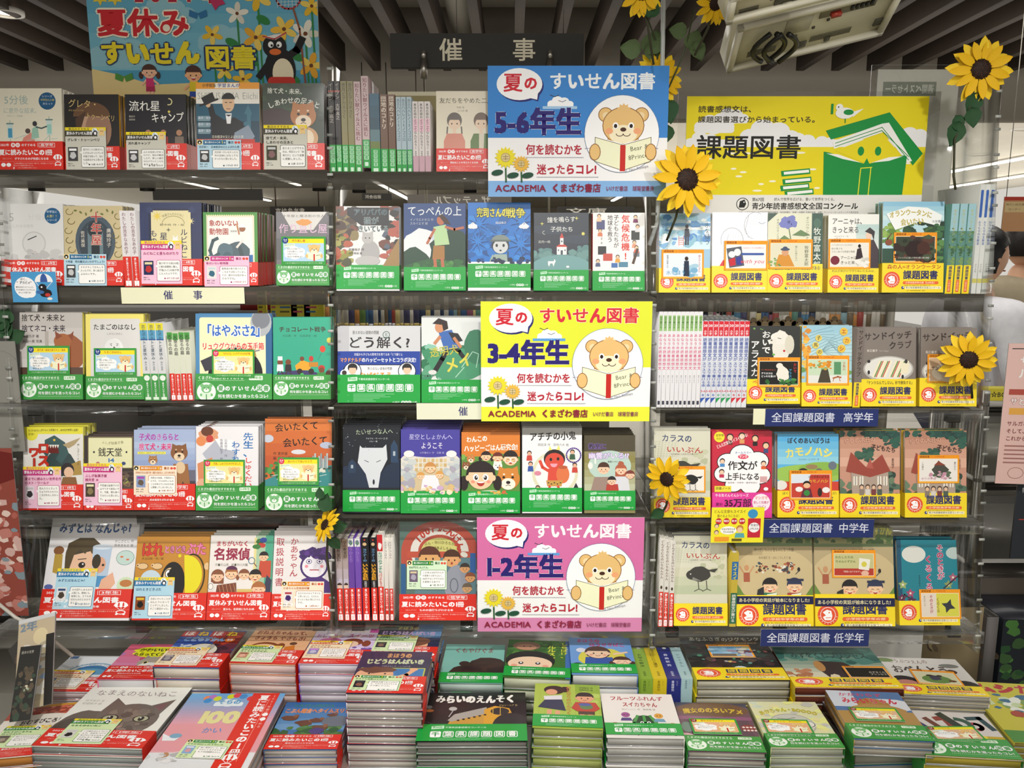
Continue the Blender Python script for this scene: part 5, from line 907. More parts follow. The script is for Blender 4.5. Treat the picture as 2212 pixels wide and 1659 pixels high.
for k in range(-22,23):
 o=s0 if k==-22 else s0.copy()
 if k!=-22:COL.objects.link(o);o.parent=ceil
 o.location=(k*.205+.035,0,2.60)
for k,y in enumerate((.2,1.1,2.0,2.8)):
 m=MB();m.box(-6,6,y-.02,y+.02,2.93,2.98,'6c6860');m.obj('rail',BOARDM,ceil)
for i in range(-5,6):
 m=MB();m.box(i*1.1-.5,i*1.1+.5,1.2,1.9,2.985,2.998,'e8e0d4');m.obj('panel',ceilm,ceil)
def duct(x,r,l,lab):
 m=MB();m.tube([(x,-.2,2.84),(x,l,2.84)],r,'b8b2a4',20);m.smooth=True;m.obj('duct',BOARDM,label=lab,cat='duct')
duct(-.28,.07,3.2,'slim pale pipe above the hanging shop sign');duct(.62,.12,1.9,'thick pale duct between the ceiling slats right of the sign')
m=MB();m.box(-9,9,3.2,3.35,2.36,3.02,'aaa398');struct(m.obj('wall_back',mat('bulkhead_paint',.85,.15,noise=.04,nscale=2)))
m=MB();m.box(-9,9,3.35,19,2.72,2.78,'d8d2c4');struct(m.obj('trim_1',ceilm))
m=MB();m.box(-9,9,19,19.1,0,2.8,'b4ada0');struct(m.obj('wall_far',ceilm))
def line_light(x,y0,y1,lab):
 t=empty('ceiling_light',(x,(y0+y1)/2,2.70),label=lab,cat='ceiling light',group='far line lights')
 l=(y1-y0)/2;m=MB();m.box(-.05,.05,-l,l,0,.02,'cfcac0');m.obj('housing',BOARDM,t);m=MB();m.box(-.035,.035,-l,l,-.02,0,'fffaf0');m.obj('tube',LAMP,t)
for x,y0,y1,lab in((-6.6,8.2,11,'far line light seen above the white book at left'),(-5.3,10,16,'far line light above the navy framed book'),(-3.6,7,12,'far line light left of the acrylic post'),(-2.2,11,16,'far line light behind the cat laundry book'),(.7,9,13,'far line light under the blue poster'),(2.2,12,16,'far line light behind the middle bay'),(4.4,8,12,'far line light under the bright soffit at right'),(6.2,7,10.5,'far line light beyond the customers'),(7.6,9,14,'outermost far line light at right')):
 line_light(x,y0,y1,lab)
def down(x,y,z,lab,r=.07):
 t=empty('downlight',(x,y,z),label=lab,cat='downlight');m=MB();m.lathe([(r,0),(r*1.25,0),(r*1.25,.02),(r,.02)],'d8d4cc',24);m.obj('trim_ring',BOARDM,t)
 m=MB();m.lathe([(0,.012),(r,.012)],'fffaf0',24);m.obj('lens',LAMPD,t)
P=on_z(12,30,2.60);down(P.x,P.y,2.598,'round downlight between slats in the top left corner',.06)
for x,y,l in((4.9,6.0,'round downlight far right in the bright soffit'),(5.6,8,'smaller round downlight beyond the bright soffit edge')):down(x,y,2.715,l,.12)
# ---------------- hanging shop sign ----------------
def flat_board(name,x0,x1,y0,y1,Y,art,th,lab,cat,group=None,M_=None,back='777',rotz=0,parts=True):
 """a flat print standing in a vertical plane; px box -> plane Y"""
 A=on_y((x0+x1)/2,y0,Y);B=on_y((x0+x1)/2,y1,Y);H=A.z-B.z;zc=depth((A+B)/2);W=(x1-x0)*zc/FPX
 t=empty(name,((A.x+B.x)/2,Y,B.z),(0,0,rotz),label=lab,cat=cat,group=group)
 m=MB();m.box(-W/2,W/2,0,th,0,H,back);m.obj('backing',BOARDM,t)
 m=MB();art.bake(m,W,H,y=-3e-4);m.obj('print',M_ or MATTE,t)
 return t,W,H
a=Art(418,74,'2e2c28');a.t('催',105,10,52,'ece4cc',b=1.2);a.t('事',263,10,52,'ece4cc',b=1.2)
t,W,H=flat_board('hanging_sign',843,1261,72,146,.35,a,.02,'dark hanging board with two cream characters under the ceiling slats','sign',M_=BOARDM,back='2e2c28')
for x in(-.165,.165):
 m=MB();m.tube([(x,-.012,-.62),(x,-.012,-.01)],.0028,'b8b2a0',8);m.tube([(x,-.012,-.03),(x,-.012,.02)],.009,'a8a49c',12);m.tube([(x,-.012,.02),(x,-.012,.04)],.006,'c8c4bc',12);m.obj('stem',METAL,t)
for d in(-.08,.2):
 m=MB();m.tube([(d,.01,H),(d,.01,2.98-t.location.z)],.0015,'a09c94',6);m.obj('wire',METAL,t)
 # ---------------- posters ----------------
def poster_big(a):
 a.grad(0,0,498,330,'3a8cb4','7cb8c8',8)
 for x,y,s_ in((170,200,60),(70,290,70),(240,130,50),(300,260,60)):cloud(a,x,y,s_,'8cbcc8')
 a.p([(0,327),(60,340),(130,362),(220,358),(320,376),(498,380),(498,395),(0,395)],'dcc88c')
 for i,q in enumerate('2021年'):a.t(q,105+i*36,150,34,'a8243c',b=4,ol='ece0c0',ow=4)
 for x in(30,62):a.star(x,172,18,9,6,'e0c43c')
 for x,y,s_,c in((370,170,30,'e0b42c'),(324,206,24,'e4e0d0'),(268,252,22,'e0b42c'),(362,258,28,'e0a42c'),(424,240,28,'e8b83c'),(470,250,30,'e4e0d0'),(486,190,24,'e0b42c'),(480,320,28,'e0a42c'),(290,330,22,'e0c43c'),(330,350,22,'e0b42c')):
  a.l([(x,y+10),(x+4,395)],4,'2c7c3c');[a.e(x+s_*.58*math.cos(k*1.2566+x),y+s_*.58*math.sin(k*1.2566+x),s_*.5,s_*.27,(c,'e8c85c' if c!='e4e0d0' else 'd4d0c0')[k%2],10,math.degrees(k*1.2566+x))for k in range(5)];a.e(x,y,s_*.16,s_*.16,'6a3c1c',10)
 for x,y in((380,220),(310,270),(400,300),(450,300),(350,310),(440,350),(300,372),(460,376)):a.e(x,y,16,9,'2c7c3c',12,30)
 a.ring(436,172,26,24,4,'b83c3c',20);
 for i in range(6):a.l([(414+i*8,152),(412+i*8,194)],.8,'dfe4e4');a.l([(412,154+i*7),(460,152+i*7)],.8,'dfe4e4')
 a.l([(446,196),(458,240),(466,360)],4,'8a4c30');a.e(412,330,34,50,'181818',26);a.e(402,278,26,26,'181818',22);a.l([(430,300),(450,286),(462,262)],16,'181818');a.l([(384,320),(366,344)],14,'181818');a.e(418,338,23,34,'ece0c0',22);a.rr(384,345,444,380,10,'c83428')
 a.e(394,274,6,7,'f4f4f0',12);a.e(412,274,6,7,'f4f4f0',12);a.e(396,276,2.6,3,'111',8);a.e(410,276,2.6,3,'111',8);a.e(403,290,13,7,'dc6c2c',14);a.p([(378,258),(402,252),(428,250),(404,264)],'e8e0d8');a.l([(378,256),(403,262),(428,248)],3,'b83c3c')
 for x,y,c in((240,206,'2c6c9c'),(70,344,'4c8c3c')):a.p([(x-18,y-8),(x,y),(x-4,y+12),(x-20,y+6)],c);a.p([(x+18,y-8),(x,y),(x+4,y+12),(x+20,y+6)],c)
 kid(a,126,334,15,'e8b898','4a2c24','c8306c','a82850','tails');kid(a,222,340,17,'e8b080','4a2c24','e0c828','2c4ca0','short',mouth='open')
 a.t('夏休み',20,196,62,'c8242c',w=200,b=3.4,ol='ece6d0',ow=6);a.e(170,238,8,8,'ece6d0',14)
 a.t('すいせん',22,266,54,'e8d428',w=216,b=3.6,ol='20305c',ow=5,var=.04);a.t('図書',248,276,54,'e8d428',w=114,b=2.6,ol='20305c',ow=5)
 a.p([(270,160),(290,168),(300,186),(286,190),(278,200),(268,180)],'b8305c')
a=Art(498,395,'4c98b8');poster_big(a)
flat_board('poster',188,686,-180,215,.2,a,.004,'large sky blue poster of yellow flowers behind the top left books','poster',back='9a9484')
def poster_std(bg,strip,tcol,tol,grade,whitecloud):
 a=Art(388,283,bg);a.r(0,154,388,248,'f4f4f4');a.r(0,248,388,283,strip)
 a.e(71,43,49,34,'2a2a70',28);a.p([(84,68),(112,60),(108,76)],'2a2a70');a.e(68,39,49,34,'fbfbfb',28);a.p([(80,66),(108,54),(106,72)],'fbfbfb')
 a.t('夏',33,15,42,'d02838',b=2);a.t('の',77,22,30,'d02838',b=2);a.t('すいせん図書',131,14,38,tcol,w=228,b=2.2,ol=tol,ow=2)
 cloud(a,156,78,26,'fbfcfd');a.r(118,86,192,92,'a8ccec' if whitecloud else '5ca0dc');a.l([(134,62),(144,66),(152,62)],1.4,'334');a.l([(152,74),(160,77),(168,73)],1.2,'445')
 a.t(grade,14,90,60,'2a2070',w=188,b=2.4,ol='fff',ow=3)
 a.t('何を読むかを',82,168,24,'b8283c',w=123,b=2);a.t('迷ったらコレ!',106,211,24,'b8283c',w=130,b=2)
 for i in range(42):a.r(82+i*3,196,83.6+i*3,197.6,'667')
 for i in range(45):a.r(106+i*3,239,107.6+i*3,240.6,'667')
 a.e(289,146,81,84,'7a90b0',44);a.e(289,146,80,83,'fbfbfb',44);a.l([(210,177),(236,177)],1,'88a');a.l([(342,177),(368,177)],1,'88a');bear(a,292,138,84);a.t('© Nao Komiya',296,222,8,'8a8a96',rot=-12)
 for x,y,s_,c in((38,197,22,'ecdc30'),(72,211,17,'e8b848')):a.l([(x,y+10),(x+1,250)],3.4,'2c5c34');a.star(x,y,s_*1.1,s_*.8,16,c);a.e(x,y,s_*.46,s_*.46,'8a7448',16);a.e(x,y,s_*.42,s_*.42,'dcc890',16);a.l([(x-6,y-2),(x+6,y-2)],1,'7a6438');a.l([(x-6,y+3),(x+6,y+3)],1,'7a6438');a.l([(x,y-6),(x,y+6)],1,'7a6438')
 for x,y in((20,230),(54,236),(86,236)):a.e(x,y,13,6.4,'24503c',14,-10)
 a.t('ACADEMIA',16,254,20,'8c1c3c',w=111,b=1);a.t('くまざわ書店',138,254,20,'8c1c3c',w=108,b=2);a.t('いけだ書店',257,259,12,'8c3c5c',w=48,b=1);a.t('球陽堂書房',315,259,12,'8c3c5c',w=47,b=1)
 return a
flat_board('poster',1054,1442,142,425,.01,poster_std('3c86d0','86b4e4','f4f8fa','3c86d0','5-6年生',True),.003,'blue bear poster for grades 5-6 on the top shelf','poster',back='ddd')
flat_board('poster',1039,1406,651,910,-.045,poster_std('e4ea3a','ecf040','d83040','fdf4c8','3-4年生',False),.003,'yellow bear poster for grades 3-4 on the third shelf','poster',back='ddd')
flat_board('poster',1031,1389,1118,1364,-.102,poster_std('d872a8','d888b4','fdf4f8','d872a8','1-2年生',False),.003,'pink bear poster for grades 1-2 on the lowest shelf','poster',back='ddd')
def poster_task():
 a=Art(517,268,'e6d414')
 for x,y,s_ in((96,42,34),(60,60,40),(180,80,60),(40,96,40),(250,98,40),(490,86,40),(300,100,30)):cloud(a,x,y,s_,'ececec')
 a.r(0,92,517,108,'ececec');a.r(0,108,517,212,'e6d414')
 rn=random.Random(4)
 for i in range(32):a.e(rn.uniform(20,500),rn.uniform(112,206),rn.uniform(6,12),2.2,'f4f0d8',10)
 a.t('読書感想文は、',24,20,15,'3a3420',w=125,b=.8);a.t('課題図書選びから始まっている。',24,42,15,'3a3420',w=262,b=.8);a.t('課題図書',22,82,54,'1c1a14',w=228,b=1.4)
 G='108c3c'
 a.p([(300,73),(434,34),(512,122),(492,148),(428,60),(312,92)],G);a.p([(316,96),(420,58),(434,56),(490,138),(480,142),(424,76),(320,112)],'f0f0ea')
 for d in(0,7):a.l([(322,100+d),(420,66+d),(482,136-d)],1.6,G)
 a.p([(322,116),(420,78),(470,130),(400,148)],'e6d414');a.e(378,117,7,10,G,16);a.e(415,117,7,10,G,16)
 a.p([(298,118),(310,120),(386,144),(392,132),(398,144),(470,126),(478,128),(474,212),(302,212)],G);a.p([(304,122),(330,124),(380,142),(340,134)],'f0f0ea');a.p([(470,128),(440,130),(402,142),(440,138)],'f0f0ea');a.l([(380,156),(378,212)],2,'e8dc28');a.l([(402,152),(400,212)],2,'e8dc28');a.l([(380,154),(404,152)],2,'e8dc28')
 for i,(x0,y0)in enumerate(((208,158),(212,176),(208,190),(218,202))):a.p([(x0,y0+2),(x0+62,y0-4),(x0+64,y0+8),(x0+2,y0+14)],G);a.p([(x0+6,y0+4),(x0+60,y0-1),(x0+61,y0+5),(x0+7,y0+10)],'f0f0ea')
 a.e(338,36,20,12,'f0f0ea',18);a.e(326,24,8,8,'f0f0ea',14);a.p([(352,34),(378,26),(356,44)],'f0f0ea');a.e(346,34,11,6,G,14);a.e(324,23,1.6,1.6,'222',8);a.r(308,16,313,38,G);a.l([(340,48),(340,56)],2,G)
 a.r(0,212,517,268,'e4e2dc');a.ring(128,232,13,13,1.6,'222',24);a.p([(122,226),(132,222),(136,232),(132,240),(120,240)],'222');a.e(131,228,1.4,1.4,'fff',8)
 a.t('第67回',148,218,8.6,'222',b=1);a.t('読んで世界を広げる、書いて世界をつくる。',196,218,7.4,'333',w=136,b=.6);a.t('青少年読書感想文全国コンクール',148,229,15.6,'1c1a18',w=232,b=1.6)
 a.t('主催 / 公益社団法人 全国学校図書館協議会・毎日新聞社　後援 / 内閣府 文部科学省　協賛 / サントリーホールディングス株式会社',120,248,5,'666',w=262)
 for x in range(425,517,8):a.e(x,266,8,6+(x%3)*3,'9cacac',10)
 return a
t,W,H=flat_board('poster',1480,1997,208,476,.13,poster_task(),.003,'yellow and green poster of an open book under a roof','poster',back='ccc')
m=MB();m.box(-W/2-.02,W/2+.03,.005,.008,-.05,H+.012,'fff');m.obj('sleeve',SLEEVE,t)
a=Art(220,310,'d4d2c8');a.r(16,26,160,56,'8c9286');a.t('週間ベストセラー',22,31,21,'dcded4',w=132,b=1,mir=True)
for i in range(9):a.r(60,80+i*22,120,83+i*22,'8e8e88');a.r(128,76+i*22,142,92+i*22,'84847e')
flat_board('notice_stand',1886,2060,150,460,.22,a,.002,'grey sheet in a clear stand behind the yellow poster','notice',back='a0a098')
m=MB();A0=on_y(1884,140,.2);B0=on_y(2140,450,.2);m.box(A0.x,B0.x,.2,.203,B0.z,A0.z,'fff');m.obj('acrylic_panel',ACRY,label='tall clear acrylic panel right of the yellow poster',cat='panel')
a=Art(212,60,'a89c70');a.r(0,0,212,3,'ece4c8')
flat_board('backboard',840,1055,198,372,.24,a,.003,'beige board standing behind the spines on the top middle shelf','board',back='a89c70')
# ---------------- rack of clear acrylic ----------------
YR=[.06,.03,0,-.03,-.06]
BOT=[[370,374,460],[620,631,635],[866,873,881],[1105,1112,1121],[1344,1342,1355]]
BX=[(8,713),(722,1403),(1414,2112)]
BXl=[(8,713),(722,1403),(1414,2128)]
SZ=[[on_y(CX,BOT[r][b],YR[r]).z for b in range(3)]for r in range(5)]
def xat(px,Y,z):return(px-CX)*depth(Vector((0,Y,z)))/FPX
rack=[empty('shelf_rack',(0,0,SZ[4][b]-.25),label=('clear acrylic shelf rack, left bay of the book display','clear acrylic shelf rack, middle bay of the book display','clear acrylic shelf rack, right bay of the book display')[b],cat='shelf rack')for b in range(3)]
def rk(mb,b,name,M_,**k):
 z=rack[b].location.z
 mb.V=[v-np.array([0,0,z],np.float32)for v in mb.V]
 return mb.obj(name,M_,rack[b],**k)
for r in range(5):
 for b in range(3):
  if r==0 and b==2:continue
  Y,z=YR[r],SZ[r][b];x0,x1=xat(BX[b][0],Y,z),xat(BX[b][1],Y,z);q=.0
  m=MB();m.box(x0,x1,Y-.025,Y+.218,z-.008,z-.0005,'fff');rk(m,b,'shelf',FROST if r<4 else ACRY)
  m=MB();m.box(x0,x1,Y-.028,Y-.025,z-(.04 if r<2 else.028),z+.001,'fff');rk(m,b,'shelf_lip',FROST if r<2 else ACRY)
  for xc in(x0+.035,x1-.05,x0+.3):
   m=MB();m.box(xc,xc+.03,Y+.03,Y+.05,z-.042,z-.018,'24221e');rk(m,b,'clip',PLASTIC)
  for xc in(x0+.012,x1-.012):
   m=MB();m.box(xc-.004,xc+.004,Y,Y+.17,z-.02,z-.0085,'fff');rk(m,b,'bracket',ACRY)
  m=MB();m.box(x0,x1,Y+.215,Y+.218,z-.008,z+.10,'fff');rk(m,b,'back_strip',ACRY)
zt,zb=2.02,SZ[4][0]-.06
def yl(z):return.04+(z-SZ[0][0])*(.12/(SZ[0][0]-SZ[4][0]))
for i,(pt,pb,b)in enumerate(((715,720,0),(1412,1407,1),(2132,2104,2),(4,60,0))):
 zt_=1.98 if i<2 else(1.93 if i==2 else 1.7)
 xt=xat(pt,yl(zt_),zt_ if i!=2 else 1.72);xb=xat(pb,yl(zb),zb)
 m=MB();P=[]
 for(x,z)in((xb,zb),(xt,zt_)):
  for dx,dy in((-.004,-.012),(.004,-.012),(.004,.16),(-.004,.16)):P.append((x+dx,yl(z)+dy,z))
 m.add(P,[(0,1,5,4),(1,2,6,5),(2,3,7,6),(3,0,4,7),(4,5,6,7),(3,2,1,0)],'fff');rk(m,b,'upright',ACRY)
 m=MB();n=46
 for k in range(n):
  u=(k+.5)/n;x=xb+(xt-xb)*u;z=zb+(zt_-zb)*u;y=yl(z)-.013
  if k%3!=2:m.box(x-.0065,x+.0065,y-.0015,y,z-.003,z+.003,'b4b6b0' if k%2 else '8a8c86')
 rk(m,b,'notch_strip',PLASTIC,kind='stuff')
 # ---------------- display table ----------------
TZ=TZ2=.495
tb=empty('display_table',(0,-.2,0),label='low pale display table under the flat piles of books',cat='table')
m=MB();m.box(-1.25,1.14,-.46,.14,TZ-.03,TZ,'b8b4a8');m.obj('tabletop',BOARDM,tb)
m=MB();m.box(-1.2,1.1,-.42,.12,.05,TZ-.03,'8c887c');m.obj('cabinet',BOARDM,tb)
m=MB();m.box(-1.15,1.05,-.38,.1,0,.05,'3a3834');m.obj('plinth',BOARDM,tb)
tr=empty('under_shelf',(0,0,TZ),label='white corrugated step between the rack and the flat piles',cat='step')
m=MB();m.box(-.35,1.2,.325,.6,-.495,.04,'d4d2cc');m.obj('body',BOARDM,tr)
for k in range(6):m=MB();m.box(-.35,1.2,.33+k*.05,.35+k*.05,.0405,.044,'e4e2dc');m.obj('rib',BOARDM,tr)
# ---------------- books facing out on the rack ----------------
LEAN=[6,7,8,9,14]
def height_on_lean(x,Y,z,th,ytop):
 A=Vector((x,Y,z))-CAM;B=Vector((0,math.sin(th),math.cos(th)));k=(CY-ytop)/FPX
 return(k*FW.dot(A)-UP.dot(A))/(UP.dot(B)-k*FW.dot(B))
def out(r,b,x0,x1,yt,fn,lab,T=.018,n=5,side='r',sc_='777',pg='e6e1d4',band=None,bh=None,lean=None,by=0,back=None,grp=None,cl=None,dull=False):
 """r row, b bay, px x0..x1 and top px; n copies behind"""
 th=R(LEAN[r]if lean is None else lean);Y,z=YR[r],SZ[r][b]+.0006
 zc=depth(Vector((0,Y,z)));W=(x1-x0)*zc/FPX;x=((x0+x1)/2-CX)*zc/FPX
 H=height_on_lean(x,Y,z,th,yt);h=100*H/W;z+=T*math.sin(th)+.0004
 t=empty('book',(x,Y,z),(-th,0,0),label=lab,cat='book')
 if band:
  ba=band()if callable(band)else band;bhm=ba.h/100*W
  if bh:bhm=bh/100*W
  book_parts(t,W,H,T,fn(h),sc_,back or sc_,ba,bhm,side,pg,by=by,dull=dull)
 else:book_parts(t,W,H,T,fn(h),sc_,back or sc_,None,0,side,pg,dull=dull)
 st=(T+.0024)/math.cos(th)
 for i in range(1,n):
  clone(t,(x+random.uniform(-.0012,.0012),Y+st*i,z),label=(cl or 'copy standing behind the '+lab)[:150],group=grp or 'copies behind the '+lab)
 return t
def lean_card(r,b,x0,x1,y0,y1,art,lab,off=.0035,grp=None,name='recommendation_card',lean=None,cat='card',th_=.0007):
 th=R(LEAN[r]if lean is None else lean);Y,z=YR[r]-off/math.cos(th),SZ[r][b]+.0006
 zc=depth(Vector((0,Y,z)));x=((x0+x1)/2-CX)*zc/FPX
 H0=max(height_on_lean(x,Y,z,th,y1),.0008);H1=height_on_lean(x,Y,z,th,y0)
 P=Vector((x,Y+H0*math.sin(th),z+H0*math.cos(th)));W=(x1-x0)*depth(P)/FPX
 P.x=((x0+x1)/2-CX)*depth(P)/FPX
 t=empty(name,P,(-th,0,R(random.uniform(-.5,.5))),label=lab,cat=cat,group=grp)
 A_=art()if callable(art)else art;m=MB();m.box(-W/2,W/2,0,th_,0,H1-H0,'e8e4da');A_.bake(m,W,H1-H0,y=-2e-5);m.obj('card_sheet',MATTE,t);return t
random.seed(7)
rb=lambda k='A',yr='5・6年生',sub='夏休みにぴったりの本':band_red(k,yr,sub)(43)
# --- top shelf, left bay
out(0,0,-3,138,193,c_lantern,'cream book with hanging lanterns, left end of top shelf',n=3,sc_='e4dcc4',band=rb('B','高学年','ダマされるのが快感になる本'))
out(0,0,143,260,206,c_face,'near-black book of a face in shadow with gold title',n=3,sc_='c8901c',band=rb())
out(0,0,274,405,206,c_camp,'black night camp book with white title on the top shelf',n=3,sc_='26211e',band=rb())
out(0,0,427,563,180,c_hat,'book of a dark-suited man raising a black hat',n=3,sc_='c8b89c',band=rb('B'),T=.015)
out(0,0,570,702,182,c_shiba,'dark green book with a tan dog on the top shelf',n=3,sc_='4c3c34',band=rb())
lean_card(0,0,143,231,275,367,card_tall('grey','グレタ・トゥーンベリ','自分のことは後まわし|にがまんがったグレタ|の強さを知って、私に|も出来るかもと思いま|した。'),'yellow-headed card on the shadowed face book')
lean_card(0,0,274,360,285,369,card_tall('grey','流れ星キャンプ','人との出会いがあっ|たけど、悩みが解決|したり、新しい道が|ひらけていくことも|あると思った。'),'yellow-headed card on the black night camp book')
lean_card(0,0,427,522,302,367,card_short('ice','渋沢栄一　日本経済の父とよばれた男','渋沢栄一がいなかったら|今の日本にはなってな|かったなと思いました。','小学6年 男子'),'icy blue card on the book of the man with a hat')
lean_card(0,0,571,664,270,366,card_tall('grey','捨て犬・未来、|しあわせの足あと','変えることができる|のは、明日という「未|来だけ」という言葉|に感動しました。','12歳 女の子',('443','866','ccc')),'yellow-headed card on the dark green dog book')
# --- spine books
def spine(r,b,x0,x1,yt,bg,title,tc,band,lab,author='',yr='3年生',D=.15,lean=None,tilt=0,extra=None,back=None,grp=None,shade=None,tsz=.72,lift=0):
 th=0;Y,z=YR[r]+.002,SZ[r][b]+.0006+lift
 zc=depth(Vector((0,Y,z)));W=(x1-x0)*zc/FPX-.0004;x=((x0+x1)/2-CX)*zc/FPX
 H=height_on_lean(x,Y,z,th,yt)
 t=empty('book',(x,Y,z),(-th,tilt,0),label=lab,cat='book',group=grp)
 a=spine_art(W*1000,H*1000,bg,title,tc,band,author,tsz,extra=extra,yr=yr)
 book_parts(t,W,H,D,a,shade or bg,spine='f')
 return t
def dark(a,w_,h_):a.r(0,h_*.1,w_,h_*.12,'a84838')
def teal(a,w_,h_):a.grad(0,0,w_,h_*.45,'2c5c74','1f4a5c',3);a.r(0,h_*.45,w_,h_*.6,'5c7c84');a.r(0,h_*.6,w_,h_*.69,'6c7c3c')
T_=[(714,727,175,'241f20','イーブン 大平真之','b8b0a8','left one of two black glossy spines at the post'),(728,740,175,'241f20','イーブン 大平真之','b8b0a8','right one of two black glossy spines near the post'),(741,754,175,'8c8458','昔月とアカネさく','554c28','left one of two olive glossy spines'),(755,768,175,'8c8458','昔月とアカネさく','554c28','right one of two olive glossy spines'),(769,783,176,'c8b0b0','知りたい獣ウイルスに挑む','7c2c44','shorter pink-grey spine on the top shelf'),(785,800,164,'c8b0b0','知りたい獣ウイルスに挑む','7c2c44','taller pink-grey spine standing on a lift')]
for k,(x0,x1,yt,bg,ti,tc,lab)in enumerate(T_):spine(0,1,x0,x1,yt,bg,ti,tc,'g',lab,extra=dark if k<2 else None,lift=.012 if k==5 else 0)
spine(0,1,802,823,202,'2c5c74','','fff','g','widest teal sea spine on the top middle shelf',extra=teal)
for x0,x1,lab in((824,840,'left one of two brown spines with white katakana'),(841,856,'right one of two brown spines with white katakana')):spine(0,1,x0,x1,204,'6c4c38','団地のコトリ','e8dcc8','g',lab)
for k,x0 in enumerate((858,869,881)):spine(0,1,x0,x0+10.5,209,'a8bcc4','水三八ハレノ15ノココロ','3c5c74','g',('leftmost','middle one','rightmost')[k]+' of three pale blue spines on the top shelf')
for k,x0 in enumerate((893,906,919)):spine(0,1,x0,x0+12,219,'dcd4d0','本当の頭のよさってなんだろう?','3a3434',None,('leftmost','middle one','rightmost')[k]+' of three pink-footed white spines on the top shelf','齋藤孝',extra=lambda a,w_,h_:(a.r(0,h_*.76,w_,h_,'c8a0ac'),a.r(w_*.1,h_*.24,w_*.9,h_*.42,'e8b8c8')))
out(0,1,943,1058,199,c_friends,'cream book of two children half behind the blue poster',n=2,sc_='d8d0b8',band=rb('B','高学年','親友のことを考えたくなる本'))
# --- second shelf
out(1,0,12,140,443,c_bulb,'white and grey light bulb book on the second shelf',n=4,sc_='d8d8d4',band=rb('A','5・6年生','もう一度読み返したくなる本'),T=.02)
out(1,0,141,268,447,c_vine,'tan book with a gateway framed by curling vines',n=3,sc_='b4a47c',band=rb('B','高学年'))
for k,(x0,x1)in enumerate(((270,288),(289,304))):spine(1,0,x0,x1,455,'e8e4e4','わたしの苦手なあの子','8a5c68','r',('left','right')[k]+' one of two white spines beside the navy book',yr='5・6年生')
out(1,0,305,438,440,c_navy,'navy framed book with cream plate and gold star',n=6,sc_='1c1c28',band=rb('A','3・4年生'),T=.02)
out(1,0,441,558,461,c_elephant,'green bordered elephant book on the second shelf',n=6,sc_='6c2c24',band=rb('B','中学年'),T=.02)
out(1,0,598,712,460,c_maker,'grey book with lilac title at the post',n=2,sc_='6c6c70',band=lambda:band_kuma('5-6年生'))
lean_card(1,0,139,231,549,617,card_short('ice','十年屋　時の魔法はいかがでしょう?','ドキドキしておもしろ|かったです。早く続きが|よみたいです。','10歳 女の子'),'icy blue card on the vine framed book')
lean_card(1,0,306,394,520,613,card_tall('pink','ルビねこと星ものがたり','猫が好きな娘(10歳)|に猫の図書館に購入。|子猫(ルビ)の絵が気|に入ったようです。','40代 お母 主婦',('1e2c58','c03030','e8dca8')),'pink card on the navy framed book')
lean_card(1,0,442,539,553,619,card_short('pink','象のいない動物園','動物達の象が殺されたと|ころまでは知っていまし|たが、続きのお話があっ|たのですね。','小学校5年 女子',('e8e4e0','3c6a80','c8d8d8')),'pink card on the green bordered elephant book')
lean_card(1,0,608,704,511,573,card_bear('作り直し屋','あなたが捨てて|るあの壊かしいもの|は何ですか。|10分で読める!'),'green bear card on the grey lilac-titled book',)
cb=lambda:band_chiba()
out(1,1,727,863,448,c_laundry,'grey cat book under hanging laundry',n=2,sc_='c8d4e0',band=cb,by=.004)
out(1,1,873,1006,442,c_arm,'navy sky book of a girl stretching out an arm',n=2,sc_='1c3a54',band=cb,T=.02)
out(1,1,1011,1146,440,c_jungle,'bright blue jungle book with a small soldier',n=2,sc_='e4e6ea',band=cb,by=.007)
out(1,1,1153,1271,462,c_church,'slate blue book with a white church',n=2,sc_='26303e',band=cb)
out(1,1,1280,1392,462,c_climate,'white book with bold red vertical title',n=2,sc_='c82820',band=cb)
y_=lambda**k:band_yel(**k)
out(1,2,1423,1533,463,c_seaman,'pale blue sea book of a man beside a red chair',n=2,sc_='d8dce0',band=y_(pill='高等学校の部'))
out(1,2,1537,1656,461,c_sketch,'white book with pale pencil faces',n=2,sc_='e8e8e8',band=y_(pill='中学校の部'))
out(1,2,1657,1775,463,c_botany,'cream botany book with violet flower and green strip',n=2,sc_='d8d4b0',band=y_(h=52,top='学歴無用! お金もない!? 情熱と夢がある!',tcol='2c2c5c',pill='中学校の部',tsz=8))
out(1,2,1787,1896,465,c_anya,'pale book of a woman in a dark cloak',n=2,sc_='b8b498',band=y_(top='村人が命がけで守りぬいたものは…',tcol='5a5028',pill='中学校の部'))
out(1,2,1904,2036,438,c_orang,'sky and forest book with white arched title banner',n=2,sc_='8cb0a0',band=y_(h=48,top='森の人=オランウータン',tcol='c03c1c',tsz=8))
def c_in1(a,fh):a.r(0,0,100,fh,'e4ecf0');a.scat(30,30,90,fh,'a8ccdc 7cb0d0',14,9);a.p([(54,20),(66,20),(68,fh),(52,fh)],'2a3448');a.e(60,14,5,6,'3a2c28',10);a.v('誰もが人それぞれ',94,4,6,'c83c4c');a.t('水を縫う',6,46,13,'4c9cc8');a.v('普通の家族とは',10,4,5,'556')
def c_in2(a,fh):a.r(0,0,100,fh,'f4f0ee');a.p([(0,10),(38,4),(46,fh-6),(8,fh)],'5c6068');a.e(14,26,9,9,'eee',12);a.e(28,20,9,10,'eee',12);a.p([(6,40),(22,34),(24,fh-8),(10,fh-4)],'c83040');a.p([(24,34),(38,30),(40,fh-8),(26,fh-8)],'3c4494');a.t('with you',34,36,16,'d83c5c',slant=.3);a.t('これは恋なのか、それとも別の感情なのか',40,6,5,'c84c5c',w=56);a.rr(38,22,96,28,2,'3c5ca4')
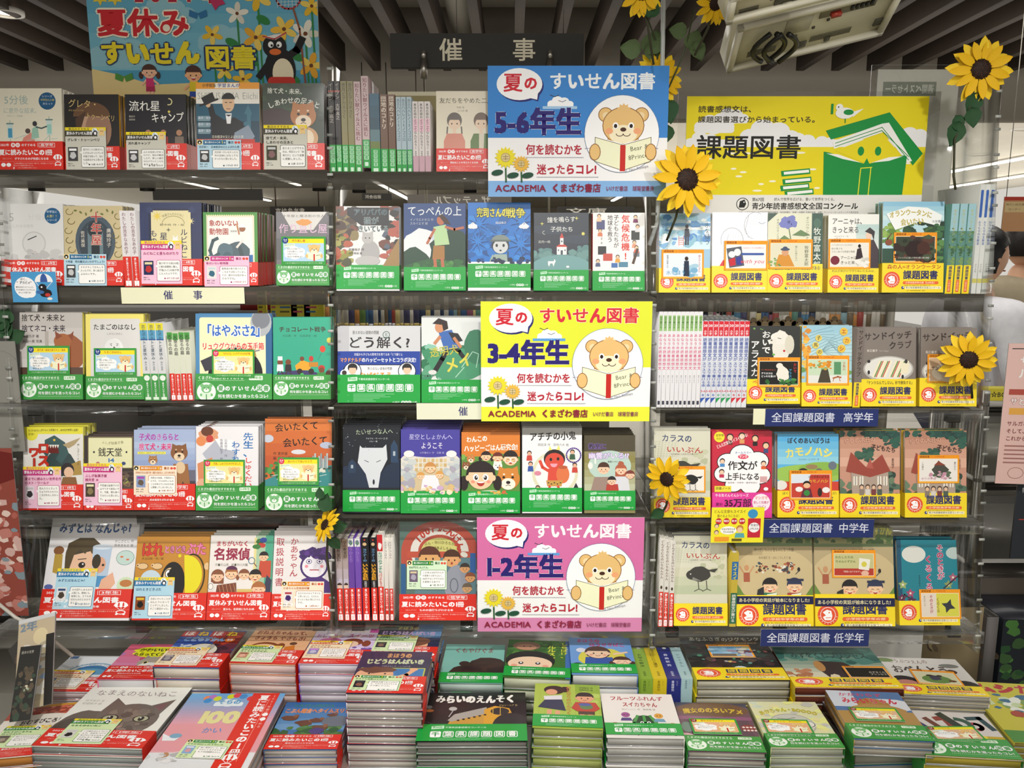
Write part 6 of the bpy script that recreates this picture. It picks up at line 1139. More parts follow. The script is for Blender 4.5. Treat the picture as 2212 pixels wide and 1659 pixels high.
def c_in3(a,fh):a.r(0,0,100,fh,'e0dcc0');a.p([(10,fh),(20,30),(46,30),(60,fh)],'d8943c');a.e(36,24,9,10,'d8a078',12);a.e(36,16,12,4,'4c5870',12);a.cv(circ(36,15,7,7,8,0,180,360),'4c5870');a.v('牧野富太郎',90,6,11,'3c4c3c');a.v('誰にも負けない',64,6,6,'5c6c5c');a.scat(0,40,24,fh,'6c9450 8cac64',8,5)
def c_in4(a,fh):a.r(0,0,100,fh,'ece8dc');a.t('ドイツ兵からモンゴルを守れ!',2,3,4.6,'555',w=56);a.t('命の尊さを',2,12,6,'555');a.t('うたいあげる希望の物語',2,20,6,'555',w=62);a.e(12,46,12,12,'7c2c3c',18);a.t('アーニャは、',26,34,10,'4a3c3c',w=52,b=.6);a.t('きっと来る',26,47,10,'4a3c3c',w=48,b=.6);a.p([(70,16),(80,12),(86,40),(66,44)],'3c3034');a.e(76,8,4,5,'2a2424',10);a.scat(72,40,100,fh,'d0ccc0 f0ece4',14,6)
def c_in5(a,fh):a.r(0,0,100,fh,'3c4434');a.scat(0,0,100,fh,'2c3428 4c5840 5c3c30 3a2c28',40,12);a.blob(50,34,26,22,'2e1f1c',3);a.blob(70,30,16,18,'4a2c24',4);a.t('ジャングルに暮らす赤毛の類人猿の物語',6,52,5,'e8e4d8',w=80)
lean_card(1,2,1429,1520,539,602,card_orange(c_in1),'orange framed card on the pale blue sea book')
lean_card(1,2,1564,1658,520,584,card_orange(c_in2),'orange framed card on the white pencil face book')
lean_card(1,2,1660,1755,517,581,card_orange(c_in3),'orange framed card on the botany book')
lean_card(1,2,1789,1880,516,581,card_orange(c_in4),'orange framed card on the cloaked woman book')
lean_card(1,2,1930,2023,502,569,card_orange(c_in5),'orange framed card of a dark ape on the forest book')
for k,x0 in enumerate((2040,2058,2076)):spine(1,2,x0,x0+16,440,'5c8c80','','c8d8a0','y',('leftmost','middle one','rightmost')[k]+' of three sky and forest spines',extra=lambda a,w_,h_:(a.r(0,0,w_,h_*.3,'9cc4cc'),a.scat(0,h_*.26,w_,h_*.7,'3c6444 5c8450 7c9c5c',30,4),a.v('オランウータン',w_/2,h_*.06,w_*.5,'c8c060')))
for k,x0 in enumerate((2097,2108,2119)):spine(1,2,x0,x0+10,398,'d4d6d0','','333',None,('leftmost','middle one','rightmost')[k]+' of three tall white spines with a blue capsule',D=.19,extra=lambda a,w_,h_:(a.rr(w_*.2,h_*.05,w_*.8,h_*.3,2,'2f5ca8'),a.v('おうちで作文教室',w_/2,h_*.33,w_*.66,'3c5c9c',b=1),a.v('ナツメ社',w_/2,h_*.72,w_*.5,'555'),a.r(0,h_*.86,w_,h_*.9,'c8c060')))
# --- third shelf
out(2,0,45,180,677,c_kitty,'greyish book with a ginger cat ear',n=2,sc_='d8cc50',band=lambda:band_kuma('5-6年生'))
out(2,0,187,312,681,c_egg,'yellow bordered book with a sleepy egg',n=2,sc_='d8c850',band=lambda:band_kuma('5-6年生'))
for k,x0 in enumerate((313,330,347)):spine(2,0,x0,x0+16,698,'dcdcdc','恋とポテトと夏休み','3c5064','k',('leftmost','middle one','rightmost')[k]+' of three white spines capped yellow and blue','神戸遥真',extra=lambda a,w_,h_:(a.r(0,0,w_,h_*.09,'e8dc30'),a.r(0,h_*.09,w_,h_*.2,'5ca4c8'),a.r(0,h_*.2,w_,h_*.22,'3c6ca4')),tsz=.6)
for k,x0 in enumerate((370,382,395,407)):spine(2,0,x0,x0+11.5,718+(k%2)*2-(k==3)*2,'dde0cc','火垂るの墓','3a3a34','r',('leftmost','second','third','rightmost')[k]+' of four green capped spines with red feet',extra=lambda a,w_,h_:(a.r(0,0,w_,h_*.1,'4ca044'),),tsz=.8)
out(2,0,424,588,680,c_probe,'blue bordered space probe book with red subtitle',n=2,sc_='2c6494',band=lambda:band_kuma('3-4年生',34))
out(2,0,591,715,688,c_choco,'green book with toy truck and red balloons',n=2,sc_='2c9478',band=lambda:band_kuma('3-4年生',43))
lean_card(2,0,59,151,747,809,card_bear('捨て犬・未来と捨てネコ・未来','捨て犬の問題や、|「未来」と「子ネコの」|の時から学ぶ姿は|捨て犬!|学びます!'),'green bear card on the ginger cat ear book')
lean_card(2,0,203,295,752,812,card_bear('たまごのはなし','弱いが強いけど|何だかとってもかわいい|友情を感じら|さっとら!'),'green bear card on the sleepy egg book')
lean_card(2,0,458,550,755,816,card_bear('「はやぶさ2」リュウグウからの玉手箱','日本の挑戦したことの|ない新しいミッション|に挑戦した「はやぶさ」|の活躍を描いた1冊','f0e8a0','3-4',dot='d8305c'),'green bear card on the space probe book')
out(2,1,730,908,708,c_ask,'white and royal blue book with large question title',n=2,sc_='ccc',band=lambda:band_chiba(34))
out(2,1,911,1042,686,c_run,'green book of a running boy with rucksack',n=2,sc_='ccc',band=cb)
for k in range(10):
 x0=1418+k*9.35;spine(2,2,x0,x0+8.9,673,'e8e6e8','','b85c84',None,('left end','second','third','fourth','fifth','sixth','seventh','eighth','ninth','right end')[k]+' spine in the row of pink titled white spines',D=.19,extra=lambda a,w_,h_:(a.r(w_*.1,h_*.04,w_*.9,h_*.2,'9cc47c'),a.v('必ず書ける',w_/2,h_*.05,w_*.6,'2c5c2c',b=1),a.v('あなうめ読書感想文',w_/2,h_*.23,w_*.86,'d8487c',w=h_*.38,b=1),a.v('粟生こずえ',w_/2,h_*.66,w_*.4,'777'),a.r(w_*.2,h_*.93,w_*.8,h_*.97,'3c3c4c')))
for k in range(9):
 x0=1512+k*11.1;c_=('2c58b0','2c9c58','d82c3c')[k//3];tcx=('d82c3c','d82c3c','d82c3c')[k//3]
 spine(2,2,x0,x0+10.6,694,'dcdfe6','','2c4ca0',None,('left end','second','third','fourth','fifth','sixth','seventh','eighth','right end')[k]+' spine in the row of red capped white spines',D=.19,extra=lambda a,w_,h_,c_=c_,k=k:(a.r(0,0,w_,h_*.17,'d82434'),a.v('小学',w_/2,h_*.1,w_*.55,'fff',b=1),a.t('20',w_*.1,h_*.03,w_*.7,'fff',w=w_*.8,b=1),a.v('読書感想文が',w_/2,h_*.19,w_*.86,'2c4ca0',w=h_*.27,b=1.4),a.v('スラスラ書ける本',w_/2,h_*.47,w_*.86,'2c4ca0',w=h_*.29,b=1),a.v('年',w_/2,h_*.84,w_*.6,c_,b=1),a.t(('5-6','3-4','1-2')[k//3],0,h_*.79,w_*.6,'d82c3c',w=w_,b=1),a.p([(0,h_*.9),(w_,h_*.86),(w_,h_),(0,h_)],'e4e6ea'),a.p([(0,h_*.89),(w_,h_*.88),(0,h_*.95)],c_)))
out(2,2,1613,1727,708,c_alaska,'black book with white dog and white vertical title',n=2,sc_='7c4434',band=y_(h=47,top='なにが、',tsz=6),by=.006)
out(2,2,1731,1839,706,c_ponies,'light blue book with yellow lettered circles',n=2,sc_='d8b83c',band=y_(h=48))
spine(2,2,1841,1857,709,'7c726a','サンドイッチクラブ','3a2e28','y','grey-brown spine beside the left sandwich book')
out(2,2,1859,1977,710,c_sand,'grey-brown book with a plate of sandwiches, fully visible one',n=2,sc_='7c726a',band=y_(h=50,top='「ケンカなんてしない。砂で勝負する」',tcol='33281c',tsz=7))
out(2,2,1985,2108,711,c_sand,'grey-brown sandwich book half behind the big sunflower',n=2,sc_='7c726a',band=y_(h=50,top='「ケンカなんてしない。砂で勝負する」',tcol='33281c',tsz=7))
def c_in6(a,fh):a.r(0,0,100,fh,'1c1c1a');a.blob(60,34,16,22,'ece6d8',3);a.e(52,12,9,8,'ece6d8',12);a.scat(20,fh-14,100,fh,'4c8c44 2c6430',14,6);a.t('ハークとエフェン。',4,20,5,'e86c4c',w=40);a.t('アラスカは',4,29,6,'fff',b=1);a.t('どっちを選ぶ?',4,37,6,'fff',b=1);a.v('アラスカ',80,20,8,'4ca4d0',b=1);a.v('おいで',92,4,9,'c83c34',b=1)
def c_in7(a,fh):a.r(0,0,100,fh,'c8dcbc');a.r(0,fh-20,100,fh,'e4e4dc');a.p([(24,fh),(34,24),(50,24),(58,fh)],'4a4434');a.scat(4,4,60,26,'e8a030 d88828 8cac64',20,6);a.r(66,6,84,40,'5c9468');a.v('子馬の',92,6,8,'c86040');a.l([(64,50),(76,46),(84,48)],4,'b8683c');a.l([(66,50),(64,58)],1.6,'b8683c');a.l([(80,50),(82,58)],1.6,'b8683c')
def c_in8(a,fh):a.r(0,0,100,fh,'d8b894');a.e(50,40,44,26,'e4d8c4',24);a.t('サンドイッチ',4,22,12,'4a3428',b=1.4,w=60);a.blob(70,44,14,12,'c08c60',3)
lean_card(2,2,1636,1728,772,836,card_orange(c_in6),'orange framed card on the black white-dog book')
lean_card(2,2,1742,1834,768,832,card_orange(c_in7),'orange framed card on the yellow circle book')
lean_card(2,2,2003,2095,765,827,card_orange(c_in8),'orange framed card behind the big right sunflower')
# --- fourth shelf
out(3,0,51,180,925,c_dino,'dinosaur book with huge red title on the fourth shelf',n=3,sc_='c8c040',band=rb('A','3・4年生'))
out(3,0,182,289,944,c_sweets,'brown book with cream plaque numbered fourteen',n=3,sc_='3c3434',band=rb('A','3・4年生'))
out(3,0,290,422,931,c_puppies,'lilac sky book with two brown puppies',n=3,sc_='b4bcd4',band=rb('B','中学年','犬の気持ちがわかる本'))
out(3,0,424,558,923,c_teacher,'white book of a blue and red handwritten title',n=5,sc_='d8d6d8',band=lambda:band_kuma('3-4年生'),T=.012)
out(3,0,573,717,907,c_orange,'orange sunset book above a green river town',n=2,sc_='2c3c34',band=lambda:band_kuma('3-4年生',36))
lean_card(3,0,50,132,1008,1098,card_tall('pink','夏までに読みたい世界名作|ロスト・ワールド','恐人たちときょう|りゅうがたたかうと|ころがおもしろかっ|た。','8歳 男の子',('f0e0ec','333','ccc')),'pink card on the dinosaur book')
lean_card(3,0,180,264,1001,1092,card_tall('pink','ふしぎ駄菓子屋|銭天堂 14','不思議な駄菓子が沢|山でてきて面白いで|す。今度、僕も食べ|てみたいと思いまし|た。','10歳 男の子',('4a4034','8a7c54','e8e6b8')),'pink card on the plaque book')
lean_card(3,0,289,382,1006,1069,card_short('peach','子犬のきららと捨て犬・未来 まあるい、ふたつのいのち','犬同士の会話、が面白かっ|たです。うちの犬もこんな|ことを考えているのかなあ|と想像してしまいました。','10歳 男の子',('8ca0c8','6c5c4c','b048b0')),'peach card on the two puppies book')
lean_card(3,0,440,529,993,1052,card_bear('先生、しゅくだいわすれました','今日も宿題わすれた!|宿題忘れの理由はなに|かな?!|くまざわ書店で毎年|人気の1冊です。','f0e8a0','3-4',dot='d8305c'),'green bear card on the handwritten title book')
lean_card(3,0,600,689,988,1048,card_bear('会いたくて会いたくて','大切な人に|「会えない」今、|読んだら大切な人を|思い出して人の|あたたかさを感じる|本です。','f0e8a0','3-4',dot='d8305c'),'green bear card on the orange sunset book')
out(3,1,741,864,921,c_wolf,'night book with a white wolf-shaped gate',n=6,sc_='141a26',band=cb,by=.004)
out(3,1,866,993,930,c_library,'violet starry library book',n=6,sc_='6c5ca4',band=cb)
out(3,1,997,1123,936,c_dogfood,'orange book of a wide-eyed child and tan dog',n=6,sc_='b46c2c',band=cb)
out(3,1,1128,1257,927,c_oni,'white book with a red imp carrying a pot',n=6,sc_='dcdcd8',band=lambda:band_chiba(40),by=.004)
out(3,1,1262,1372,943,c_ghost,'olive book of four startled children',n=5,sc_='5c5434',band=cb,by=.008)
out(3,2,1412,1534,928,c_crow,'pale dark-bird book partly hidden by a sunflower',n=2,sc_='ccc',band=y_(h=36,pill='小学校中学年の部（3,4年生）'))
out(3,2,1538,1667,933,c_write,'crimson and pink book with cloud-shaped white title',n=2,sc_='c8203c',T=.012)
out(3,2,1679,1811,940,c_platypus,'sky blue and red book with yellow arched title',n=2,sc_='c8c4b4',band=y_(h=44,top='ぼくたち、オーストラリアに行くんだ!',tcol='4a4420',pill='小学校中学年の部'))
out(3,2,1814,1943,933,c_house,'salmon pink leaning house book without a card',n=2,sc_='d8b03c',band=y_(h=40,pill='小学校高学年の部'))
out(3,2,1954,2087,933,c_house,'salmon pink leaning house book with a card',n=2,sc_='d8b03c',band=y_(h=40,pill='小学校高学年の部'))
def c_in9(a,fh):a.r(0,0,100,fh,'f0ece4');a.t('この本の|カラスの',2,6,7,'3c4c7c',w=40);a.v('カラスの',8,8,7,'3c4c7c');bird(a,60,30,15,'2a2a28')
def c_in10(a,fh):a.r(0,0,100,fh,'c84434');a.p([(0,0),(50,0),(44,22),(0,24)],'dce4ec');a.t('ぼくのあいぼうは',44,3,7,'2a2020',w=54,b=1.4);a.t('カモノハシ',44,13,10,'e8b040',w=52,b=1.8);a.e(40,26,10,9,'241c1c',14);a.e(40,30,9,7,'ecbc94',14);a.p([(30,38),(50,38),(56,fh),(24,fh)],'6c2c3c');a.e(40,50,8,8,'3c8c44',12);a.e(74,48,6,12,'3a2c28',12);a.e(20,40,10,7,'f4f0ec',12);a.e(90,42,10,8,'f4f0ec',12)
def c_in11(a,fh):a.r(0,0,100,fh,'eee8e0');a.blob(54,30,20,22,'4c4c44',3,.25);a.p([(38,18),(50,6),(70,18)],'8c4434');a.scat(30,36,84,56,'c890a4 5c6c54 d8b0bc',20,6);a.v('この家の',8,8,6,'555');a.v('夏だから',94,8,6,'555');a.t('ゆりの木荘',4,52,7,'b85c8c',w=40)
lean_card(3,2,1446,1524,1007,1064,card_orange(c_in9),'orange framed card with a dark bird near the left sunflower')
lean_card(3,2,1705,1797,1016,1080,card_orange(c_in10),'orange framed card on the sky blue and red book')
lean_card(3,2,1982,2072,983,1044,card_orange(c_in11),'orange framed card on the right leaning house book')
# --- lowest shelf
out(4,0,83,278,1119,c_water,'big white book of a child behind a water glass',n=3,sc_='e4e4e2',band=rb('A','3年生'),bh=31,lean=24,by=.006,T=.008)
out(4,0,285,444,1163,c_pigweather,'ochre book with red and pink pig title',n=3,sc_='c0a060',band=rb('A','3年生'),bh=36,lean=18,T=.014)
out(4,0,446,583,1160,c_detective,'white book with red title and crowd of children',n=3,sc_='3ca084',band=rb('A','3年生','夏みも、名探偵になれる!本'),lean=18,T=.014)
out(4,0,585,713,1150,c_mother,'white book with violet curly-haired drawn face',n=3,sc_='dcd8d8',band=rb('B','中学年'),lean=18,T=.014)
lean_card(4,0,112,200,1228,1316,card_tall('blue','みずとはなんじゃ?','みの回りにある水が|人間にも、動物にも、|地球にも、とても大|切なものだとわかり|ました。','小5歳 男の子',('e8e8e8','4a3c30','2c4c78')),'blue card on the water glass book',lean=24)
lean_card(4,0,285,372,1247,1336,card_tall('blue','はれときどきぶた','日記にかいたことが|ほんとうになって|ビックリしました。|すごく面白かった。','小5歳 男の子',('8c4c28','1c1a18','e8c030')),'blue card on the ochre pig title book',lean=18)
lean_card(4,0,606,698,1256,1318,card_short('peach','かあちゃん取扱説明書','おなかをかかえて子ども|と笑いました。なぜなら、|まったく私と同じだから|です。','女',('eae6e4','43246c','b02c3c')),'peach card on the violet face book',lean=18)
S5=[(730,743,1165,'a89c94','空の教室記','3a2c28'),(745,756,1165,'a89c94','空の教室記','3a2c28'),(757,769,1163,'6c48a4','ひとりひとり','9c7cc8'),(771,783,1163,'7450b0','ひとりひとり','9c7cc8'),(785,800,1161,'1e1c20','','fff'),(804,817,1161,'1e1c20','','fff'),(819,831,1155,'e8e4dc','','2c8c6c'),(833,841,1166,'e4e0d8','おはなしごはん','8a7c7c'),(843,851,1166,'e4e0d8','おはなしごはん','8a7c7c')]
SL=['left one of two mauve-grey spines on the lowest shelf','right one of two mauve-grey spines on the lowest shelf','left one of two purple spines','right one of two purple spines','left one of two black spines with yellow title','right one of two black spines with yellow title','white spine with a red top and green title','left one of two narrow cream spines','right one of two narrow cream spines']
def exs(i):
 if i in(0,1):return lambda a,w_,h_:(a.grad(0,0,w_,h_*.6,'9c8470','c8c0d0',5),a.e(w_/2,h_*.57,w_*.4,h_*.035,'e8c8b0',12),a.cv(circ(w_/2,h_*.56,w_*.42,h_*.03,8,0,180,360),'4a3830'))
 if i in(2,3):return lambda a,w_,h_:(a.r(0,0,w_,h_*.1,'e4e8e0'),a.e(w_/2,h_*.05,w_*.36,h_*.03,'4c8c4c',12))
 if i in(4,5):return lambda a,w_,h_:(a.e(w_/2,h_*.08,w_*.3,h_*.02,'d8b888',10),a.e(w_/2,h_*.03,w_*.12,h_*.01,'c83c30',8),a.v('ヨウナーの',w_/2,h_*.13,w_*.6,'6c9cc8',b=1,w=h_*.16),a.v('いい子日記',w_/2,h_*.31,w_*.8,'e8a828',b=2.4,w=h_*.2),a.v('新藤悦子',w_/2,h_*.52,w_*.42,'e4e4e4',w=h_*.08))
 if i==6:return lambda a,w_,h_:(a.r(0,0,w_,h_*.19,'c82c30'),a.blob(w_/2,h_*.13,w_*.36,h_*.04,'f0f0ec',3),a.v('おばけのアッチと',w_/2,h_*.2,w_*.8,'2c8c6c',b=1.6,w=h_*.24),a.v('コロッケとうさん',w_/2,h_*.44,w_*.7,'c8443c',b=1.4,w=h_*.18))
for i,(x0,x1,yt,bg,ti,tc)in enumerate(S5):spine(4,1,x0,x1,yt,bg,ti,tc,'r',SL[i],yr=('3年生','3年生','3年生','3年生','4年生','4年生','1年生','1年生','1年生')[i],extra=exs(i),D=.16)
out(4,1,863,1029,1120,c_train,'teal and red book of singing children under a dome',n=2,sc_='58746c',band=rb('B','低学年','ものの値打ちがわかる本'),bh=34,lean=10,T=.01)
lean_card(4,1,879,965,1211,1273,card_short('mint','100円たんけん','この本は100円のなか|を冒険する本ではなく、|100円でなにができるか|を冒険する本です','7歳 男の子',('6c5c74','a8a4b4','d8c8a0')),'mint card on the singing children book',lean=10)
for k,x0 in enumerate((1421,1432,1444)):spine(4,2,x0,x0+9.6,1163+k*4,'e0dcd4','どんぐりむらのいちねんかん','6c4438','r',('leftmost','middle one','rightmost')[k]+' of three slim white spines with red feet',extra=lambda a,w_,h_:(a.e(w_/2,h_*.55,w_*.26,h_*.02,'4a3c2c',8),),D=.19)
out(4,2,1456,1571,1160,c_crow,'pale dark-bird book, fully visible on the lowest shelf',n=2,sc_='bbb',band=y_(h=42,pill='小学校中学年の部（3,4年生）'),lean=10)
spine(4,2,1575,1589,1194,'c8b040','','2c3c6c',None,'yellow and green spine between dark-bird and baseball cap books',extra=lambda a,w_,h_:(a.r(0,h_*.12,w_,h_*.36,'2c6cac'),a.r(0,h_*.54,w_,h_*.96,'2c6c4c'),a.v('スイスイ',w_/2,h_*.14,w_*.7,'e8d840',b=1.4),a.v('読書感想文が書ける',w_/2,h_*.56,w_*.66,'e8e8e0',w=h_*.38,b=1)))
out(4,2,1591,1757,1142,c_bugs,'schoolyard book with two laughing boys, without a card',n=2,sc_='b8b090',band=y_(h=40,dy=7,pill='小学校中学年の部'),lean=12,T=.01)
out(4,2,1761,1933,1142,c_bugs,'schoolyard book with two laughing boys, with a card',n=3,sc_='b8b090',band=y_(h=40,dy=7,pill='小学校中学年の部'),lean=12,T=.01)
lean_card(4,2,1591,1757,1288,1305,(lambda:(lambda a:(a.t('ある小学校の実話が絵本になりました!',3,2.4,5.8,'e8e0b0',w=92,b=1),a)[1])(Art(100,10.4,'22244c'))),'navy strip across the left schoolyard book',name='paper_strip',lean=12,cat='strip')
lean_card(4,2,1761,1933,1292,1310,(lambda:(lambda a:(a.t('ある小学校の実話が絵本になりました!',3,2.4,5.8,'e8e0b0',w=92,b=1),a)[1])(Art(100,10.4,'22244c'))),'navy strip across the right schoolyard book',name='paper_strip',lean=12,cat='strip')
out(4,2,1943,2073,1170,c_teal,'teal book with pink vertical title and white clouds',n=2,sc_='14506c',band=y_(h=40),lean=14)
def c_in12(a,fh):a.r(0,0,100,fh,'c8c48c');a.r(0,fh-20,100,fh,'b83c30');a.t('わたしたちの',3,6,8,'4c6c2c',w=46,b=1);a.t('カメムシずかん',3,18,8,'4c6c2c',w=52,b=1);a.p([(64,12),(92,16),(88,48),(62,44)],'eceadc');a.e(76,30,7,8,'d8cc50',12);a.e(78,56,10,8,'e8b8a0',12);a.t('「教室に出てきます!」',20,fh-14,6,'f4e8d8',w=50)
def c_in13(a,fh):a.r(0,0,100,fh,'e4d8c8');a.r(40,0,100,fh,'d8d450');a.star(72,34,20,9,4,'3a3c44',20);a.v('そのときが',26,4,10,'b84c6c',b=1.4);a.v('くるくる',44,12,10,'8c6c48',b=1);a.v('まちがって',8,6,6,'644')
lean_card(4,2,1798,1892,1188,1248,card_orange(c_in12),'orange framed card on the right schoolyard book',lean=12)
lean_card(4,2,1988,2077,1273,1337,card_orange(c_in13),'orange framed card with a black star on the teal book',lean=14)
# --- name plates and small cards clipped to the shelf edges
def plate(x0,x1,y0,y1,Y,art,lab,name='shelf_label',cat='sign'):
 return flat_board(name,x0,x1,y0,y1,Y,art,.0012,lab,cat,back='d8d8c8',parts=False)
a=Art(266,35,'ecebc8');a.t('催',91,6,21,'2a2a68',b=1);a.t('事',155,6,21,'2a2a68',b=1);plate(262,528,621,656,YR[1]-.032,a,'long cream label under the navy framed book')
a=Art(140,35,'e4e6cc');a.t('催',90,7,21,'2a2a68',b=1);plate(900,1040,871,906,YR[2]-.032,a,'cream label left of the yellow poster')
a=Art(30,34,'ecebc8');plate(1627,1655,883,917,YR[2]-.031,a,'blank end of a cream label beside the upper navy sign')
for(x0,x1,y0,y1,r,s_,lab)in((1653,1897,883,921,2,'高学年','navy sign with white letters under the third shelf'),(1648,1887,1122,1161,3,'中学年','navy sign with white letters under the fourth shelf'),(1643,1877,1359,1396,4,'低学年','navy sign with white letters under the lowest shelf')):
 a=Art(x1-x0,y1-y0,'27346c');a.t('全国課題図書',13,8,22,'d8dcec',w=138,b=.6);a.t(s_,x1-x0-76,8,22,'d8dcec',w=66,b=.6);plate(x0,x1,y0,y1,YR[r]-.033,a,lab)
a=Art(115,77,'f4e832');a.t('どんな文章もスイスイ',5,5,8,'8a6a28',w=70,b=1);a.t('書けるようになる！',12,15,7,'8a6a28',w=52,b=1)
for i,q in enumerate(('学校文','構読文','意見','詩')):a.e(16+i*17,30,7,7,'c82c34',14);a.t(q,10+i*17,27,5,'fff',w=12,b=1)
a.e(90,14,11,10,'3c94c8',14);a.rr(80,24,108,66,1,'c82c3c');a.e(94,44,12,11,'f8f4f4',14);a.t('作文が',86,36,6,'222',b=1);a.t('上手になる',84,44,5,'222',b=1,w=20);a.e(38,50,18,9,'fcfcf4',16);a.t('作文が苦手な子',23,45,5,'333',w=30,b=1);a.t('でも大丈夫!',26,51,5,'333',w=24,b=1);a.e(63,46,8,8,'c88840',12);a.e(63,49,6,6,'f0cca4',12);a.p([(54,56),(72,56),(74,66),(52,66)],'5ca8b0')
for y in(40,54):a.e(12,y,5,5,'3c3c5c',10);a.e(12,y+1,4,4,'f0cca4',10);
a.r(8,64,40,74,'f0a030');a.r(46,68,68,74,'6c5c20')
flat_board('promotion_card',1536,1650,1096,1172,YR[3]-.036,a,.001,'yellow card with red dots hanging under the crimson book','card',back='ccc',rotz=R(1))
a=Art(99,66,'4c9cd0');a.e(30,34,24,23,'f8f8f8',22);a.e(40,46,12,10,'f8f8f8',14);a.t('ぼく、',20,13,6,'222',b=1);a.t('“アカビィ”',12,20,7,'222',w=36,b=1.6);a.t('夏休みはぼくといっしょに、',9,31,4,'333',w=42,b=.6);a.t('すてきな本をたくさんさがしたよ',9,37,4,'333',w=42,b=.6);a.t('ゆっくり見てね！',14,43,4,'333',w=30,b=.6)
a.arc(72,22,20,18,180,360,'f4f4f4');a.arc(72,22,8,18,180,360,'3c5ca0');a.l([(54,22),(66,40)],1,'f4f4f4');a.l([(90,22),(72,40)],1,'f4f4f4');a.e(68,34,9,8,'1c1c22',14);a.blob(74,46,14,9,'1c1c22',3,.06);a.e(62,44,9,4,'3c6ca8',12);a.e(78,50,6,4,'c83c34',10);a.e(82,58,6,3,'f0e8d8',10);a.e(66,33,2,2,'fff',8)
flat_board('bird_card',25,123,587,653,YR[1]-.035,a,.001,'small blue card with a parachuting dark bird','card',back='ccc',rotz=R(-1))
for k in range(8):
 P=on_y(1627+k*25,704-(k%2)*3,.05);m=MB()
 for j in range(5):m.add([(P.x+.012*math.cos(j*1.257+1.57)+.0085*math.cos(q),.05,P.z+.012*math.sin(j*1.257+1.57)+.0085*math.sin(q))for q in np.linspace(0,6.28,9)[:-1]],[tuple(range(8))],'6c5c44')
 m.add([(P.x+.009*math.cos(q),.049,P.z+.009*math.sin(q))for q in np.linspace(0,6.28,9)[:-1]],[tuple(range(8))],'8a7858');m.box(P.x-.003,P.x+.003,.0505,.052,P.z-.02,P.z+.02,'9a9a90')
 m.obj('paper_flower',MATTE,label='small brown paper blossom in the garland above the yellow circle book',cat='paper flower',group='garland of paper blossoms')
 # ---------------- flat piles on the table ----------------
def quad_on(FL,FR,BL,BR,z):
 a,b,c_,d=(on_z(*q,z)for q in(FL,FR,BL,BR));f=(a+b)/2;k=(c_+d)/2
 ax=(b-a);W=ax.length;rot=math.atan2(ax.y,ax.x);H=(k-f).length
 cl=k-f;rot2=math.atan2(cl.y,cl.x)-math.pi/2
 return f,(W+(d-c_).length)/2,H,(rot+rot2)/2
def pile(FL,FR,BL,BR,d,fn,lab,n,T=None,side='888',spine='l',pg='ddd6ca',band=None,bh=None,by=0,cards=(),zoff=0,jit=.0015,back='999',nvis=None,rotband=None,noband=0):
 z=on_y((FL[0]+FR[0])/2,(FL[1]+FR[1])/2,CAM.y+d).z+zoff
 f,W,H,rot=quad_on(FL,FR,BL,BR,z);TT=TZ;n=max(2,round(n*(z-TZ)/(z-(.49 if d>1.6 else.4))));T=T or(z-TT-.0005)/n-.0006
 h=100*H/W
 t=empty('book',f,(-R(90),0,rot),label='top copy of the pile: '+lab,cat='book')
 ba=None;bhm=0
 if band:ba=band()if callable(band)else band;bhm=(bh or ba.h)/100*W
 book_parts(t,W,H,T,fn(h),side,back,ba,bhm,spine,pg,by=by)
 st=(z-TT-.0005)/n
 for i in range(1,n):
  c=clone(t,(f.x+random.uniform(-jit,jit),f.y+random.uniform(-jit,jit),f.z-st*i),(-R(90),0,rot+random.uniform(-.008,.008)),label='copy lower in the pile: '+lab,group='pile: '+lab)
 return t,z,W,H,rot
def table_card(z,FL,FR,BL,BR,art,lab):
 z+=.0035;f,W,H,rot=quad_on(FL,FR,BL,BR,z);A_=art()
 t=empty('recommendation_card',f,(-R(90),0,rot),label=lab,cat='card');m=MB();m.box(-W/2,W/2,0,.0007,0,H,'e8e4da');A_.bake(m,W,H,y=-2e-5);m.obj('card_sheet',MATTE,t)
z={}
def P4(key,FL,FR,BL,BR,d,fn,lab,n,**k):t,zz,W,H,rot=pile(FL,FR,BL,BR,d,fn,lab,n,**k);z[key]=zz
RB=lambda k='A',yr='1年生':(lambda:band_red(k,yr)(43))
P4('whale',(62,1494),(207,1496),(159,1416),(272,1418),1.66,c_whale,'white and blue whale book left of the pink kitten book',4,band=RB(),pg='d8c4c4',side='4c6c9c')
P4('kit',(205,1467),(342,1468),(287,1392),(395,1392),1.66,c_kitten,'pink book with yellow speech shape and kitten',3,band=RB('B','低学年'),pg='ccc',side='d07090')
P4('bone',(331,1441),(472,1444),(401,1361),(531,1364),1.66,c_bone,'blue and red skull comic with yellow lettering',5,band=RB(),pg='d8cfc0',side='1c1c24')
P4('sis',(493,1433),(640,1437),(556,1359),(684,1360),1.66,c_sister,'apricot book of a smiling girl with hair bun',6,band=RB(),pg='e0c8c0',side='c86048')
P4('cake',(642,1434),(792,1436),(690,1357),(818,1358),1.66,c_cake,'lilac sweets book with pink corner',6,band=RB(),pg='dcd4dc',side='7c5cc0')
P4('nightb',(787,1428),(938,1430),(824,1347),(960,1350),1.68,c_night2,'rear navy vending machine book with pale blue corner',7,band=RB(),pg='d0ccc8',side='ccd')
P4('night',(748,1497),(912,1501),(782,1407),(931,1408),1.50,c_night,'tall front pile of navy vending machine book with waving child',14,band=RB('B','低学年'),pg='c8c0b8',side='d8d8e0')
P4('rice',(-55,1636),(122,1634),(12,1524),(165,1524),1.44,c_rice,'brick red rice ball book at the lower left corner',7,band=RB(),pg='b87c3c',side='a84c38')
P4('cat',(72,1610),(303,1620),(207,1473),(414,1483),1.44,c_cat,'big white book with a dark brown cat',11,band=RB(),bh=26,pg='9ca4a0',side='5c5a58')
